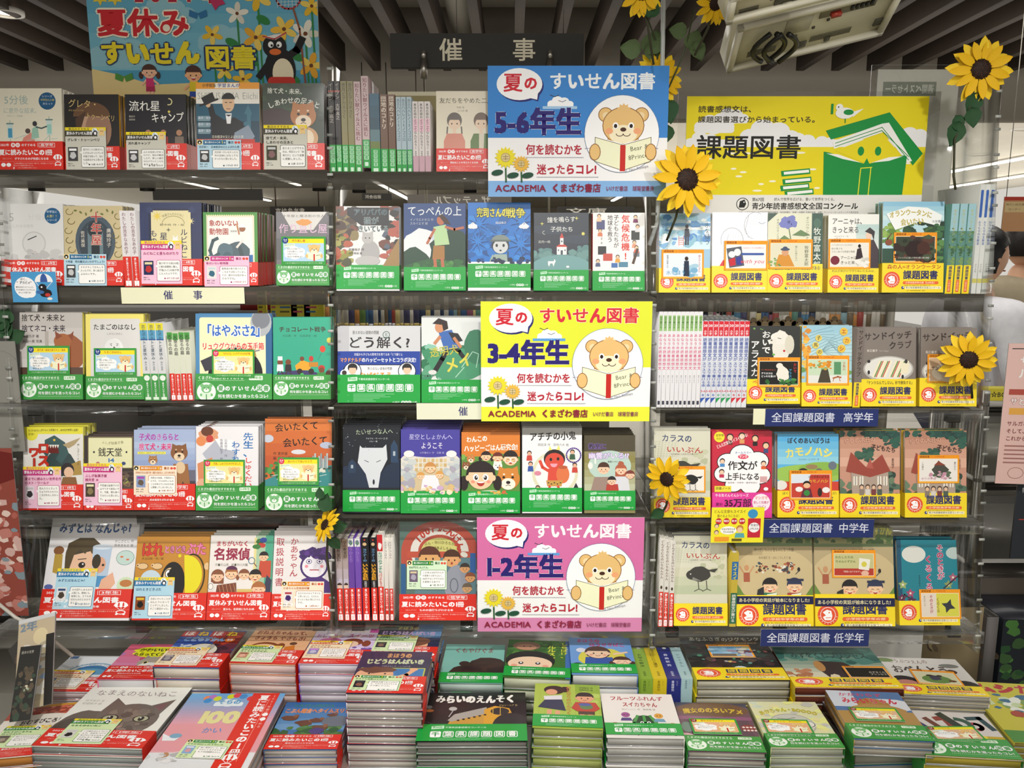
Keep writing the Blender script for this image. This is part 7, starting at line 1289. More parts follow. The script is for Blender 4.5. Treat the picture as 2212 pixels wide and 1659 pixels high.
def hundred(h):
 a=c_hundred(h);a.r(66,0,94,h,RED);a.v('夏に読みたいこの1冊',80,4,11,'fff',b=2.4,w=h*.82);a.v('2021年書店のすすめる',90,4,4,'fbd0c8',w=60);a.r(86,10,86.5,h-10,'f7a090');a.e(90,40,3,3,'fff',10);a.e(90,48,3,3,'fff',10);parachute(a,78,h-14,8);return a
P4('hun',(297,1661),(534,1661),(414,1499),(617,1497),1.38,hundred,'big pink and blue counting book with upright red band',9,pg='b8a8a0',side='e0c0bc')
P4('trip',(568,1620),(728,1620),(620,1517),(762,1517),1.47,c_trip,'blue cover of brown animals running through grass',9,band=RB('B'),bh=34,pg='ccc4bc',side='3c5c84')
BC=lambda h=30:(lambda:band_chiba(h))
P4('bhide',(946,1474),(1086,1477),(963,1391),(1088,1394),1.65,c_bearhide,'sea green book with a dark brown bear hump',4,band=BC(),pg='b4c4bc',side='7cb8ac',spine='r')
P4('bang',(1087,1460),(1232,1470),(1091,1380),(1224,1387),1.65,c_bangs,'leafy green book of a child with straight fringe',4,band=BC(28),pg='c8ccb0',side='2c54a0',spine='r',by=.004)
P4('jewel',(1236,1456),(1378,1459),(1226,1376),(1358,1380),1.65,c_jewel,'sky blue book with magenta title and two girls',4,band=BC(28),pg='e0e0dc',side='3c6cac',spine='r',by=.004)
P4('eng',(894,1605),(1142,1599),(927,1496),(1138,1496),1.46,c_engine,'black book with a yellow rocket train',13,band=BC(26),pg='8c8a84',side='1c1c1c',spine='r')
P4('pair',(1150,1568),(1303,1579),(1147,1474),(1285,1482),1.47,c_pair,'lime green book of two small children',10,band=BC(30),pg='a8b068',side='8ca448',spine='r',by=.003)
P4('melon',(1310,1592),(1480,1596),(1295,1496),(1448,1502),1.45,c_melon,'white fruit friends book with a watermelon',10,band=BC(26),bh=26,pg='b4b2ac',side='dcdad4',spine='r',by=.008)
P4('moss',(1506,1470),(1707,1470),(1466,1373),(1646,1374),1.66,c_moss,'dark patchwork book with small bright patches',5,band=lambda:band_yel(h=38,boxed=True)(38),bh=26,pg='c8c4b0',side='1c1a1a',spine='r')
P4('des',(1717,1485),(1955,1488),(1667,1398),(1876,1399),1.63,c_desert,'desert book of a dark figure under a green sky',5,band=lambda:band_yel(h=38,boxed=True)(38),bh=18,pg='6a3424',side='6a3424',spine='r')
P4('lun',(1955,1502),(2130,1504),(1890,1421),(2076,1422),1.64,c_lunch,'grey-white lunch book with two round faces',5,band=lambda:band_yel(h=38,boxed=True)(38),bh=22,pg='b4b0a8',side='d0ccc4',spine='r')
BK=lambda yr='1-2年生':(lambda:band_kuma(yr))
P4('wit',(1483,1622),(1660,1628),(1459,1518),(1604,1519),1.44,c_witch,'purple-brown witch sweets book with yellow title',10,band=BK(),bh=34,pg='b4b0a4',side='3c4054',spine='l')
P4('boo',(1663,1613),(1828,1619),(1608,1515),(1752,1517),1.45,c_booo,'pale yellow book with a round-eyed grey blob',9,band=BK(),bh=32,pg='a8ac98',side='c8c890',spine='l')
P4('sky2',(1850,1606),(1990,1606),(1756,1503),(1895,1503),1.48,c_dogsky,'lower blue sky and tan dog book, pushed left',6,band=BK(),bh=34,pg='9c988c',side='4a4034',spine='l')
P4('iro',(1995,1639),(2215,1636),(1967,1539),(2130,1539),1.42,c_iro,'white and yellow book of coloured brush strokes',9,band=BK(),bh=36,pg='a89838',side='b09c28',spine='l')
def upper(FL,FR,BL,BR,zt,zbot,n,fn,lab,**k):
 f,W,H,rot=quad_on(FL,FR,BL,BR,zt);st=(zt-zbot)/n;T=st-.0006;h=100*H/W
 t=empty('book',f,(-R(90),0,rot),label='top copy of the pile: '+lab,cat='book');ba=band_kuma('1-2年生')
 book_parts(t,W,H,T,fn(h),k.get('side','888'),'999',ba,.34*W,'l',k.get('pg','bbb'))
 for i in range(1,n):clone(t,(f.x,f.y,f.z-st*i),label='copy lower in the pile: '+lab,group='pile: '+lab)
 return zt
z['sky']=upper((1847,1597),(2018,1602),(1786,1493),(1942,1494),z['sky2']+.038,z['sky2']+.002,2,c_dogsky,'upper blue sky and tan dog book',pg='a8a294',side='b08c50')
t,zz,W,H,rot=pile((2190,1610),(2420,1610),(2113,1478),(2290,1478),1.50,c_insects,'yellow insect picture book with red title',12,pg='a89850',side='b4a840',spine='l')
def tc(key,quad,art,lab):q=quad;table_card(z[key],q[0],q[1],q[2],q[3],art,lab)
s1=420/2212
def q1(*p):return[(a_*s1,1380+b_*s1)for a_,b_ in p]
tc('whale',q1((378,560),(855,572),(620,350),(1090,362)),card_tall('cream','七十二の道標だより|セミクジラのぬけがら','古代生まれの生物です|ので、もっとくわしく|知りたいです。|ありがとう。','8歳 男の子',('4c74a4','8cb0d0','dde')),'cream card on the whale book')
tc('rice',q1((-140,1235),(340,1240),(60,985),(575,992)),card_tall('green','おむすびころりん|はっけよい!','読むとおなかがすくほ|どおいしそうな本だと|思いました。','7歳 男の子',('7c6c5c','a89c8c','555')),'green card on the brick red rice ball book')
tc('cat',q1((600,1180),(1130,1203),(830,905),(1385,915)),card_tall('green','なまえのないねこ','この猫をほんとうによ|んで、名前をつけて|あげたいなとおもい|さがしたくて読ん|でみた本。','10歳 女の子',('d8d8d0','2a2624','ccc')),'green card on the big white cat book')
s2=370/2212
def q2(*p):return[(190+a_*s2,1340+b_*s2)for a_,b_ in p]
tc('bone',q2((850,570),(1400,582),(1060,345),(1575,352)),card_tall('cream','ほねほねザウルス22|こどもずかん','巻き上げたけれども、|おもしろい、読み進め|てもとても良いお話で|面白かったです。','7歳 男の子',('6c6470','a8a4a8','d8d0c8')),'cream card on the skull comic')
s3=480/2212
def q3(*p):return[(480+a_*s3,1340+b_*s3)for a_,b_ in p]
tc('sis',q3((75,405),(500,418),(215,245),(600,255)),card_tall('green','おねえちゃんって|きょうもやきもき!','おねえちゃんはおこる|けれど、どうしてか|よくわかるようになり|ました。','7歳 女の子',('c89478','e8b8a0','8a4c3c')),'green card on the apricot girl book')
tc('cake',q3((785,370),(1220,382),(900,200),(1285,210)),card_tall('cream','ルルとララの|おしゃれなスイーツ','おかしをたべながら|よみたくなる、かわいい|おかしの本でした。|だいすきです。','7歳 女の子',('8c8cb8','c8c8e0','e8e')),'cream card on the lilac sweets book')
tc('nightb',q3((1480,300),(1900,312),(1550,145),(1950,155)),card_tall('green','自動販売機の絵本','自分のほしいものが|でてくるなら、まほう|で何がいいかな。','7歳 男の子',('3a3440','8c6c5c','664')),'green card on the rear navy vending machine book')
tc('night',q3((1255,690),(1755,700),(1325,545),(1805,552)),card_short('green','まほうの自動はんばいき','自動販売機であそびなが|ら、すきなものがでてくる|ので楽しかった。','7歳 男の子',('26242c','8c5c4c','444'),h=66),'green card on the front navy vending machine book')
s4=.3345
tc('hun',[(1130*s4,1330+915*s4),(1430*s4,1330+925*s4),(1215*s4,1330+805*s4),(1515*s4,1330+800*s4)],card_short('green','そらの100かいだてのいえ','階に動物がいて、絵が|かわいく大すきです。|もう100回読みたい。','7歳 女の子',('8cb0d8','d8a0a8','eee'),h=70),'green card on the big counting book')
s5=420/2212
def q5(*p):return[(1440+a_*s5,1490+b_*s5)for a_,b_ in p]
tc('wit',q5((310,495),(860,515),(235,322),(775,332)),card_bear('魔女ののろいアメ','のろい、って|ことはよくないけど|読んでほしい!','e8b48c','1-2',dot='8c3c2c'),'green bear card on the witch sweets book')
tc('boo',q5((1160,498),(1690,518),(1060,330),(1600,342)),card_bear('赤ちゃん・BOOOO','赤ちゃん語はおもしろ|いよ!声に出して|読もう!','e8b48c','1-2',dot='8c3c2c'),'green bear card on the round-eyed blob book')
s6=460/2212
def q6(*p):return[(1650+a_*s6,1390+b_*s6)for a_,b_ in p]
tc('sky',q6((965,800),(1470,812),(870,660),(1370,672)),card_bear('みらいちゃん','とつぜん、未来か|らやってきた女の|子。家族が大好き!','e0b898','1-2',dot='8c3c2c'),'green bear card on the blue sky and tan dog book')
tc('iro',[(2028,1600),(2131,1601),(1993,1569),(2103,1568)],card_bear('いろいろ','いろいろな色がいっ|ぱい!たのしい絵本','e0b898','1-2',dot='8c3c2c'),'green bear card on the brush stroke book')
def c_m1(a,fh):a.r(0,0,100,fh,'8cb8d8');a.scat(0,6,60,40,'6ca4cc a8cce0',12,10);a.scat(50,0,100,fh,'d8d4c8 7c4c54 c8c488 b8a8c0',26,9);a.r(0,fh-14,60,fh,'7c6c5c')
def c_m3(a,fh):a.r(0,0,100,fh,'d8d4b0');a.e(48,40,36,22,'6c8c4c',20);a.blob(46,32,14,14,'4a4858',3);a.e(36,20,9,5,'3a2c28',10);a.e(60,20,7,5,'3a2c28',10);a.e(84,46,10,6,'6a4c30',12)
s7=380/2212
def q7(*p):return[(1340+a_*s7,1340+b_*s7)for a_,b_ in p]
tc('moss',q7((1150,463),(1700,466),(1065,305),(1620,308)),card_orange(c_m1),'orange framed card on the dark patchwork book')
tc('des',q6((900,355),(1345,365),(795,232),(1240,240)),card_orange(lambda a,fh:(a.r(0,0,100,fh,'26231c'),a.t('みずをくむ',54,24,11,'f0ece0',w=44),a.t('プリンセス',54,38,11,'f0ece0',w=44))),'orange framed card on the desert book')
tc('lun',q6((1620,425),(2080,432),(1540,278),(1990,284)),card_orange(c_m3),'orange framed card on the lunch book')
s8=380/2212
for k,(xt0,xt1,xm0,xm1,bg,tcx,ti,lab)in enumerate(((130,290,235,415,'8cac3c','3a5c1c','お悩み解決','lime green'),(285,440,415,590,'d8c028','6a5c14','にこにこ漢字','bright yellow'),(445,600,590,770,'2a327c','d8dcf0','自由研究','dark blue'),(610,745,775,910,'a4c4c8','4c6c74','いいくらし','pale aqua'))):
 pts=[(1340+a_*s8,1340+b_*s8)for a_,b_ in((xm0,735),(xm1,735),(xt0,320),(xt1,320))]
 zt_=on_y((pts[0][0]+pts[1][0])/2,pts[0][1],CAM.y+1.66).z;f,W,H,rot=quad_on(*pts,zt_)
 W*=.97;t=empty('boxed_book',(f.x,f.y,TZ2),(0,0,rot),label=lab+' thick book standing spine-up beside the patchwork pile',cat='book')
 m=MB();hh=zt_-TZ2;m.box(-W/2,W/2,0,H,0,hh,bg);a=Art(100,100*hh/W,bg);a.v('自由研究',40,14,22,tcx,b=1);a.v('ヒント',72,16,14,tcx);a.bake(m,W,hh,y=-3e-5);m.obj('case',PRINT,t)
 tp=MB();a=Art(100,100*H/W,bg);a.r(0,0,100,30,'2c2c34');a.e(60,40,16,14,'e0e4e0',14);a.v(ti,50,100*H/W*.26,34,tcx,b=1.6,w=100*H/W*.42);a.v('小学生',50,100*H/W*.78,24,tcx,b=1);a.bake(tp,W,H);o=tp.obj('spine_print',PRINT,t);o.rotation_euler=(-R(90),0,0);o.location=(0,0,hh+4e-5)
 # ---------------- artificial sunflowers ----------------
def petal_mesh():
 m=MB();V_,F=[],[];n=7
 for i in range(n):
  u=i/(n-1);wd=.21*math.sin(math.pi*min(1,(u*.86+.1)))**.8*(1 if u<.98 else.15);zz=-.10*u*u+.03*math.sin(u*3)
  for s_ in(-1,0,1):V_.append((u,s_*wd,zz+(abs(s_)*.05)))
 for i in range(n-1):
  for j in(0,1):F.append((i*3+j,i*3+j+1,(i+1)*3+j+1,(i+1)*3+j))
 m.add(V_,F,'ecba10');m.smooth=True;return m.mesh('petal',PETAL)
PM=petal_mesh();PM2=PM.copy();PM2.attributes['tint'].data.foreach_set('color',[q for v_ in PM2.vertices for q in hx('f4d02c')])
def leaf_mesh(c='2c5030'):
 m=MB();V_,F=[],[];n=9
 for i in range(n):
  u=i/(n-1);wd=.42*math.sin(math.pi*u**.75)**.9
  for s_ in(-1,-.5,0,.5,1):V_.append((u,s_*wd*(1+.06*((i+int(s_*2))%2)),-.18*u*u+abs(s_)*.09))
 for i in range(n-1):
  for j in range(4):F.append((i*5+j,i*5+j+1,(i+1)*5+j+1,(i+1)*5+j))
 m.add(V_,F,c);m.smooth=True;return m.mesh('leaf',PETAL)
LM,LM2=leaf_mesh(),leaf_mesh('5c7048')
def place(me,name,par,loc,rot,s_):
 o=bpy.data.objects.new(name,me);COL.objects.link(o);o.parent=par;o.location=loc;o.rotation_euler=rot;o.scale=(s_,s_,s_);return o
def sunflower(px,py,rp,Y,yaw,pit,lab,stem=None,leaves=(),bright=True,back=False):
 C0=on_y(px,py,Y);r_=rp*depth(C0)/FPX
 t=empty('sunflower',C0,(0,0,0),label=lab,cat='sunflower')
 q=(Euler((R(90)+pit,0,yaw),'XYZ')).to_matrix().to_4x4()
 rn=random.Random(int(px+py))
 for ring,n,k,lift in((0,12,1.0,-.05),(1,11,.9,.02)):
  for i in range(n):
   a=2*math.pi*(i+ring*.5)/n+rn.uniform(-.1,.1);M_=q@Matrix.Rotation(a,4,'Z')@Matrix.Translation((.26*r_,0,lift*r_))@Matrix.Rotation(rn.uniform(-.12,.2)-ring*.12,4,'Y')@Matrix.Scale(r_*k*rn.uniform(.68,.8),4)
   o=bpy.data.objects.new('petal',(PM2 if bright and ring==0 else PM));COL.objects.link(o);o.parent=t;o.matrix_local=M_
 m=MB();m.lathe([(0,.12),(.16,.115),(.27,.08),(.33,.02),(.34,-.05)],'2e1a10',24)
 rr2=random.Random(3)
 for i in range(120):
  a=i*2.399;d=.31*math.sqrt(i/120);h_=.12-d*d*.5;s_=.016
  m.add([(d*math.cos(a)-s_,d*math.sin(a)-s_,h_),(d*math.cos(a)+s_,d*math.sin(a)-s_,h_),(d*math.cos(a),d*math.sin(a)+s_,h_),(d*math.cos(a),d*math.sin(a),h_+.035)],[(0,1,3),(1,2,3),(2,0,3)],'1e120c' if i%3 else '54301a')
 o=m.obj('seed_disc',PETAL,t);o.matrix_local=q@Matrix.Scale(r_,4)
 m=MB();m.lathe([(.08,-.22),(.2,-.14),(.34,-.07),(.36,-.05)],'3c5a34',14);o=m.obj('calyx',PETAL,t);o.matrix_local=q@Matrix.Scale(r_,4)
 if stem:
  pts=[q@Vector((0,0,-.2*r_))]+[on_y(x,y,Y+dy)-C0 for x,y,dy in stem];m=MB();m.tube(pts,[.0035]+[.0028]*(len(pts)-1),'3c3c28',8);m.obj('stem',PETAL,t)
 for(x,y,s_,az,tl)in leaves:place(LM,'leaf',t,on_y(x,y,Y+.006)-C0,(R(80)+tl,R(az),0),s_*depth(C0)/FPX)
 return t
sunflower(1387,-16,52,-.05,R(-8),R(10),'sunflower cut by the top edge left of the clear pole',stem=[(1400,60,.02),(1412,140,.03)],leaves=((1400,40,44,-70,0),))
sunflower(1545,8,46,-.04,R(12),R(20),'sunflower hanging at the top edge beside the monitor',stem=[(1530,60,.02),(1500,120,.03)])
sunflower(1425,168,58,.06,R(14),R(-4),'sunflower peeping out behind the blue poster edge',stem=[(1430,250,.02),(1432,320,.03)],leaves=((1440,215,52,75,0),(1442,270,40,95,0)))
sunflower(1484,388,78,-.03,R(10),R(-2),'biggest sunflower over the lower left of the yellow green poster',stem=[(1460,470,.03),(1440,520,.04)])
sunflower(2118,150,68,.0,R(-6),R(4),'upper right sunflower above the clear panel',stem=[(2092,240,.01),(2062,300,.01),(2060,380,.0),(2064,410,0)],leaves=((2110,200,50,105,0),(2098,232,44,75,.2),(2070,262,54,100,0),(2062,250,40,60,0)))
sunflower(2092,777,62,-.05,R(-10),R(2),'sunflower in front of the right sandwich book',stem=[(2098,830,.02),(2100,860,.03)],leaves=((2092,800,24,90,0),))
sunflower(1441,1035,52,-.09,R(-35),R(0),'half-turned sunflower before the dark-bird book',stem=[(1440,1090,.03),(1422,1125,.04),(1412,1300,.05),(1410,1410,.05)],leaves=((1432,1100,34,140,0),))
sunflower(703,1134,40,-.095,R(-50),R(-30),'small drooping sunflower at the left post',stem=[(706,1200,.02),(718,1290,.01),(722,1352,.01)],leaves=((700,1105,40,-80,0),(716,1140,36,-10,.3),(715,1160,34,60,.3),(694,1078,26,-100,0)))
m=MB();pts=[on_y(1434,-40,.045),on_y(1432,80,.045),on_y(1428,260,.045),on_y(1420,480,.045),on_y(1402,530,.04)];m.tube(pts,.005,'c0c6c4',10);m.smooth=True
m.obj('clear_pole',PLASTIC,label='thin translucent pole carrying the top sunflowers',cat='pole')
for k,(p0,p1,lv)in enumerate((((1420,150),(1395,30),((1400,120,60),(1402,90,56),(1385,110,50))),((1440,200),(1500,20),((1490,110,50),(1498,90,46),(1484,70,42))))):
 A_,B_=on_y(*p0,.06),on_y(*p1,.06);t=empty('dried_sprig',A_,label=('dried leafy sprig beside the clear pole','dried leafy sprig leaning towards the monitor')[k],cat='sprig');m=MB();m.tube([Vector((0,0,0)),(B_-A_)*.5+Vector((.01,0,0)),B_-A_],.002,'4a5238',7);m.obj('stem',PETAL,t)
 for i,(x,y,s_)in enumerate(lv):place(LM2,'leaf',t,on_y(x,y,.058)-A_,(R(80),R(-70+i*130),0),s_*.001)
 # ---------------- hanging monitors, top right ----------------
def monitor(bl,br,tr_,tl,d0,d1,lab,cord):
 """underside quad px (bottom-left, bottom-right at distance d0; top at d1)"""
 A_,B_=on_y(*bl,d0),on_y(*br,d0);C_,D_=on_y(*tr_,d1),on_y(*tl,d1)
 ctr=(A_+B_+C_+D_)/4;X=((B_-A_)+(C_-D_)).normalized();Z0=((D_-A_)+(C_-B_)).normalized();N=X.cross(Z0).normalized();Z1=N.cross(X)
 if N.dot(CAM-ctr)<0:N=-N;
 W=((B_-A_).length+(C_-D_).length)/2;H=((D_-A_).length+(C_-B_).length)/2
 M_=Matrix((X,-N,Z1)).transposed().to_4x4();M_.translation=ctr
 t=empty('monitor',(0,0,0),label=lab,cat='monitor');t.matrix_world=M_
 m=MB();m.box(-W/2,W/2,0,.05,-H/2,H/2,'dcd6b8');m.obj('housing',PLASTIC,t)
 m=MB();e_=.012
 for q in((-W/2,W/2,-H/2,-H/2+e_),(-W/2,W/2,H/2-e_,H/2),(-W/2,-W/2+e_,-H/2,H/2),(W/2-e_,W/2,-H/2,H/2)):m.box(q[0],q[1],-.012,0,q[2],q[3],'e4dfca')
 m.obj('rim',PLASTIC,t)
 m=MB()
 for x0,x1 in((-W*.38,-W*.2),(W*.02,W*.28)):
  for i in range(24):x=x0+(x1-x0)*i/24;m.box(x,x+.0028,-.001,.0,-H*.32,-H*.2,'6a6650')
 m.obj('vent',PLASTIC,t)
 m=MB()
 for x,z_,w_,h_ in((-W*.05,-H*.38,.018,.018),(W*.12,-H*.38,.012,.012),(W*.42,-H*.3,.03,.022),(-W*.1,-H*.1,.006,.006),(0,H*.0,.006,.006),(W*.08,H*.1,.006,.006)):m.box(x,x+w_,-.003,0,z_,z_+h_,'4c4a3c')
 m.obj('slot',PLASTIC,t,kind='stuff')
 m=MB();m.box(-W*.18,-W*.02,-.002,0,H*.0,H*.32,'c8c2a4');m.obj('cover_plate',PLASTIC,t)
 m=MB();m.box(W*.02,W*.36,-.003,0,H*.2,H*.42,'8a8470');m.obj('socket_panel',PLASTIC,t)
 m=MB()
 for i in range(5):m.box(W*(.2+i*.03),W*(.2+i*.03)+.006,-.008,-.003,H*.26,H*.34,'2c2a26')
 m.obj('socket',PLASTIC,t,kind='stuff')
 m=MB();m.box(W*.08,W*.14,-.014,-.003,H*.24,H*.3,'b03c2c');m.obj('red_plug',PLASTIC,t)
 if cord:
  for k in range(4):
   m=MB();P=[(-W*.3+k*.012+.03*math.sin(u*3.1416)*(1 if k%2 else-1),-.02-k*.004,H*(.3-.62*u))for u in np.linspace(0,1,9)];m.tube(P,.006,'201f1c',8);m.smooth=True;m.obj('cable',PLASTIC,t)
 return t
monitor((1574,148),(1921,62),(1935,-30),(1586,56),.12,-.02,'lower white monitor underside with black cable, top right',True)
monitor((1562,48),(1800,-14),(1810,-70),(1580,-16),-.16,-.22,'upper white monitor edge touching the top of the frame',False)
m=MB();m.tube([on_y(1760,-60,.15),on_y(1740,-20,.15)+Vector((0,0,.5))],.018,'a8a49a',12);m.obj('ceiling_pole',METAL,label='metal pole holding the monitors to the ceiling',cat='pole')
# ---------------- people beyond the right upright ----------------
def skin_body(name,joints,edges,mat_,par,c,sub=1):
 me=bpy.data.meshes.new(name);me.from_pydata([j[:3]for j in joints],edges,[]);o=bpy.data.objects.new(name,me);COL.objects.link(o)
 o.modifiers.new('s','SKIN');sub_=o.modifiers.new('d','SUBSURF');sub_.levels=sub_.render_levels=sub+1
 me.skin_vertices.new()if not me.skin_vertices else None
 for i,j in enumerate(joints):me.skin_vertices[0].data[i].radius=(j[3],j[4]if len(j)>4 else j[3]);me.skin_vertices[0].data[i].use_root=(i==0)
 dg=bpy.context.evaluated_depsgraph_get();ev=o.evaluated_get(dg);nm=bpy.data.meshes.new_from_object(ev);bpy.data.objects.remove(o)
 at=nm.attributes.new('tint','FLOAT_COLOR','POINT');at.data.foreach_set('color',list(hx(c))*len(nm.vertices));nm.materials.clear();nm.materials.append(mat_)
 nm.polygons.foreach_set('use_smooth',[True]*len(nm.polygons));o=bpy.data.objects.new(name,nm);COL.objects.link(o);o.parent=par;return o
def head_mesh(par,z_,c,hair,long_=False):
 m=MB();V_,F=[],[];nu,nv=20,16
 for j in range(nv+1):
  ph=math.pi*j/nv
  for i in range(nu):
   a=2*math.pi*i/nu;x,y,zz=math.sin(ph)*math.cos(a),math.sin(ph)*math.sin(a),math.cos(ph)
   rx,ry,rz=.076,.095,.118
   k=1-.22*max(0,-zz)**1.5;nose=.014*math.exp(-((zz+.12)/.14)**2)*math.exp(-((x)/.16)**2)if y<0 else 0
   V_.append((x*rx*k,y*ry*k-nose*1.6,zz*rz))
 for j in range(nv):
  for i in range(nu):F.append((j*nu+i,(j+1)*nu+i,(j+1)*nu+(i+1)%nu,j*nu+(i+1)%nu))
 m.add([(x,y,zz+z_)for x,y,zz in V_],F,c)
 for s_ in(-1,1):
  m.lathe([(0,.012),(.008,.01),(.012,0),(.008,-.012),(0,-.014)],c,10,(s_*.078,.005,z_-.01))
  m.lathe([(0,.007),(.006,.004),(.008,0),(.006,-.004),(0,-.007)],'f4f0ec',10,(s_*.03,-.083,z_+.005));m.lathe([(0,.004),(.004,0),(0,-.004)],'1c1410',8,(s_*.03,-.091,z_+.005))
 m.box(-.02,.02,-.088,-.082,z_-.062,z_-.056,'a85c50');m.smooth=True;m.obj('head',SKIN,par)
 m=MB();V_,F=[],[]
 for j in range(nv//2+4):
  ph=math.pi*j/nv
  for i in range(nu):
   a=2*math.pi*i/nu;x,y,zz=math.sin(ph)*math.cos(a),math.sin(ph)*math.sin(a),math.cos(ph)
   if y<-.25 and zz<.35:y=max(y,-.25);zz=max(zz,.2)
   w_=1+.03*math.sin(i*2.7+j)
   V_.append((x*.09*w_,y*.108*w_+.006,zz*.132+z_+.004))
 jn=nv//2+4
 for j in range(jn-1):
  for i in range(nu):F.append((j*nu+i,(j+1)*nu+i,(j+1)*nu+(i+1)%nu,j*nu+(i+1)%nu))
 m.add(V_,F,hair)
 if long_:m.tube([(0,.06,z_),(0,.085,z_-.1),(0,.07,z_-.16)],[.08,.07,.03],hair,16)
 m.smooth=True;m.obj('hair',HAIR,par)
def person(px,py,d,rot,hair,shirt,trousers,lab,arms=1,long_=False):
 C0=on_y(px,py,CAM.y+d);s_=C0.z/1.62;t=empty('person',(C0.x,C0.y,0),(0,0,rot),label=lab,cat='person');t.scale=(s_,)*3
 J=[(0,0,.95,.13,.10),(0,0,1.12,.13,.095),(0,0,1.28,.155,.105),(0,.01,1.38,.13,.085),(0,.01,1.45,.055),(0,0,1.53,.05),(-.09,0,.88,.085),(-.1,.01,.5,.06),(-.1,.03,.1,.042),(-.1,-.08,.04,.035),(.09,0,.88,.085),(.1,.01,.5,.06),(.1,.03,.1,.042),(.1,-.08,.04,.035),(-.19,.01,1.38,.055),(-.25,.02,1.12,.042),(-.2,-.18,.98,.033),(.19,.01,1.38,.055),(.25,.02,1.12,.042),(.2,-.18,.98,.033)]
 Ed=[(0,1),(1,2),(2,3),(3,4),(4,5),(0,6),(6,7),(7,8),(8,9),(0,10),(10,11),(11,12),(12,13),(3,14),(14,15),(15,16),(3,17),(17,18),(18,19)]
 skin_body('body',J,Ed,SKIN,t,'d8a888')
 JS=[(0,0,.93,.155,.12),(0,0,1.12,.15,.115),(0,0,1.28,.18,.125),(0,.012,1.395,.17,.12),(0,.01,1.475,.10),(-.21,.01,1.385,.095),(-.255,.02,1.16,.062),(-.25,-.03,1.06,.055),(.21,.01,1.385,.095),(.255,.02,1.16,.062),(.25,-.03,1.06,.055)]
 skin_body('shirt',JS,[(0,1),(1,2),(2,3),(3,4),(3,5),(5,6),(6,7),(3,8),(8,9),(9,10)],CLOTH,t,shirt)
 JT=[(0,0,.95,.15,.118),(-.09,0,.84,.098),(-.1,.01,.5,.078),(-.1,.03,.12,.062),(.09,0,.84,.098),(.1,.01,.5,.078),(.1,.03,.12,.062)]
 skin_body('trousers',JT,[(0,1),(1,2),(2,3),(0,4),(4,5),(5,6)],CLOTH,t,trousers)
 for sx in(-1,1):
  b=Vector((sx*.2,-.18,.98));JH=[(b.x,b.y,b.z,.026,.016),(b.x,b.y-.05,b.z-.02,.034,.014)];EH=[(0,1)]
  for k in range(4):
   o_=b+Vector((-.024+k*.016,-.075,-.03));l_=(.06,.07,.065,.05)[k];n_=len(JH);JH+=[(o_.x,o_.y,o_.z,.009),(o_.x,o_.y-l_*.5,o_.z-.012,.0085),(o_.x,o_.y-l_*.9,o_.z-.035,.007)];EH+=[(1,n_),(n_,n_+1),(n_+1,n_+2)]
  n_=len(JH);JH+=[(b.x-sx*.035,b.y-.03,b.z-.012,.011),(b.x-sx*.05,b.y-.065,b.z-.03,.009)];EH+=[(0,n_),(n_,n_+1)]
  skin_body('hand',JH,EH,SKIN,t,'d8a888')
  m=MB();m.box(sx*.1-.045,sx*.1+.045,-.17,.08,0,.07,'2a2826');m.obj('shoe',PLASTIC,t)
 head_mesh(t,1.63,'d8a888',hair,long_);return t
person(2128,560,3.25,R(100),'0e0c0c','f2f2f8','3a3c48','dark-haired person in a white shirt behind the right upright',long_=True)
person(2208,528,4.0,R(170),'161210','a89c84','4a4438','person in a beige shirt cut by the right edge',long_=False)
# ---------------- bookcases in the aisle behind ----------------
PAL='3c5c84 c8c4b8 5c8c7c a84c44 d8c88c 4c4c6c 8cb0b8 e0dcd0 6c8c4c c88c4c 30405c b8b4a8 94586c 4c7c9c d8d4c8 7c6c54'.split()
def bookcase(x0,x1,y,ztop,rows,lab,n_per,hb=.19,dep=.18,book_label='books',depth_c=.3,pal=PAL,rotz=0):
 t=empty('bookcase',((x0+x1)/2,y,0),(0,0,rotz),label=lab,cat='bookcase');W=x1-x0
 m=MB();m.box(-W/2,W/2,depth_c-.02,depth_c,0,ztop,'6a665c');m.obj('back_panel',BOARDM,t)
 for d in(-1,1):m=MB();m.box(d*W/2-.01,d*W/2+.01,0,depth_c,0,ztop,'8c887c');m.obj('side_panel',BOARDM,t)
 c_,s_=math.cos(rotz),math.sin(rotz)
 for r in range(rows+1):
  zz=ztop-r*(hb+.07);
  if zz<.05:break
  m=MB();m.box(-W/2+.01,W/2-.01,.0,depth_c-.02,zz-.02,zz,'b4b0a4');m.obj('shelf',BOARDM,t)
  if r==0:continue
  rn=random.Random(int(x0*100)+r);x=-W/2+.02;m=MB()
  while x<W/2-.04:
   th=rn.choice((.012,.016,.022,.028));h_=hb*rn.uniform(.8,1.0);ci=rn.randrange(len(pal));m.box(x,x+th,.02,.02+dep,zz+.0005,zz+h_,pal[ci])
   m.box(x+.001,x+th-.001,.0194,.02,zz+h_*.62,zz+h_*.9,'e8e4d8' if ci%2 else '2c2c34');m.box(x+.001,x+th-.001,.0194,.02,zz+h_*.06,zz+h_*.14,'c8b060' if ci%3 else 'd8d8d8');x+=th+.001
  m.obj('books',PRINT,t,kind='stuff')
 return t
bookcase(.75,1.72,1.75,1.44,2,'long bookcase behind the right bay',60,book_label='spine-out book in the long bookcase behind the right bay')
bookcase(-.95,.2,1.9,1.46,1,'bookcase behind the middle bay',40,book_label='spine-out book in the bookcase behind the middle bay')
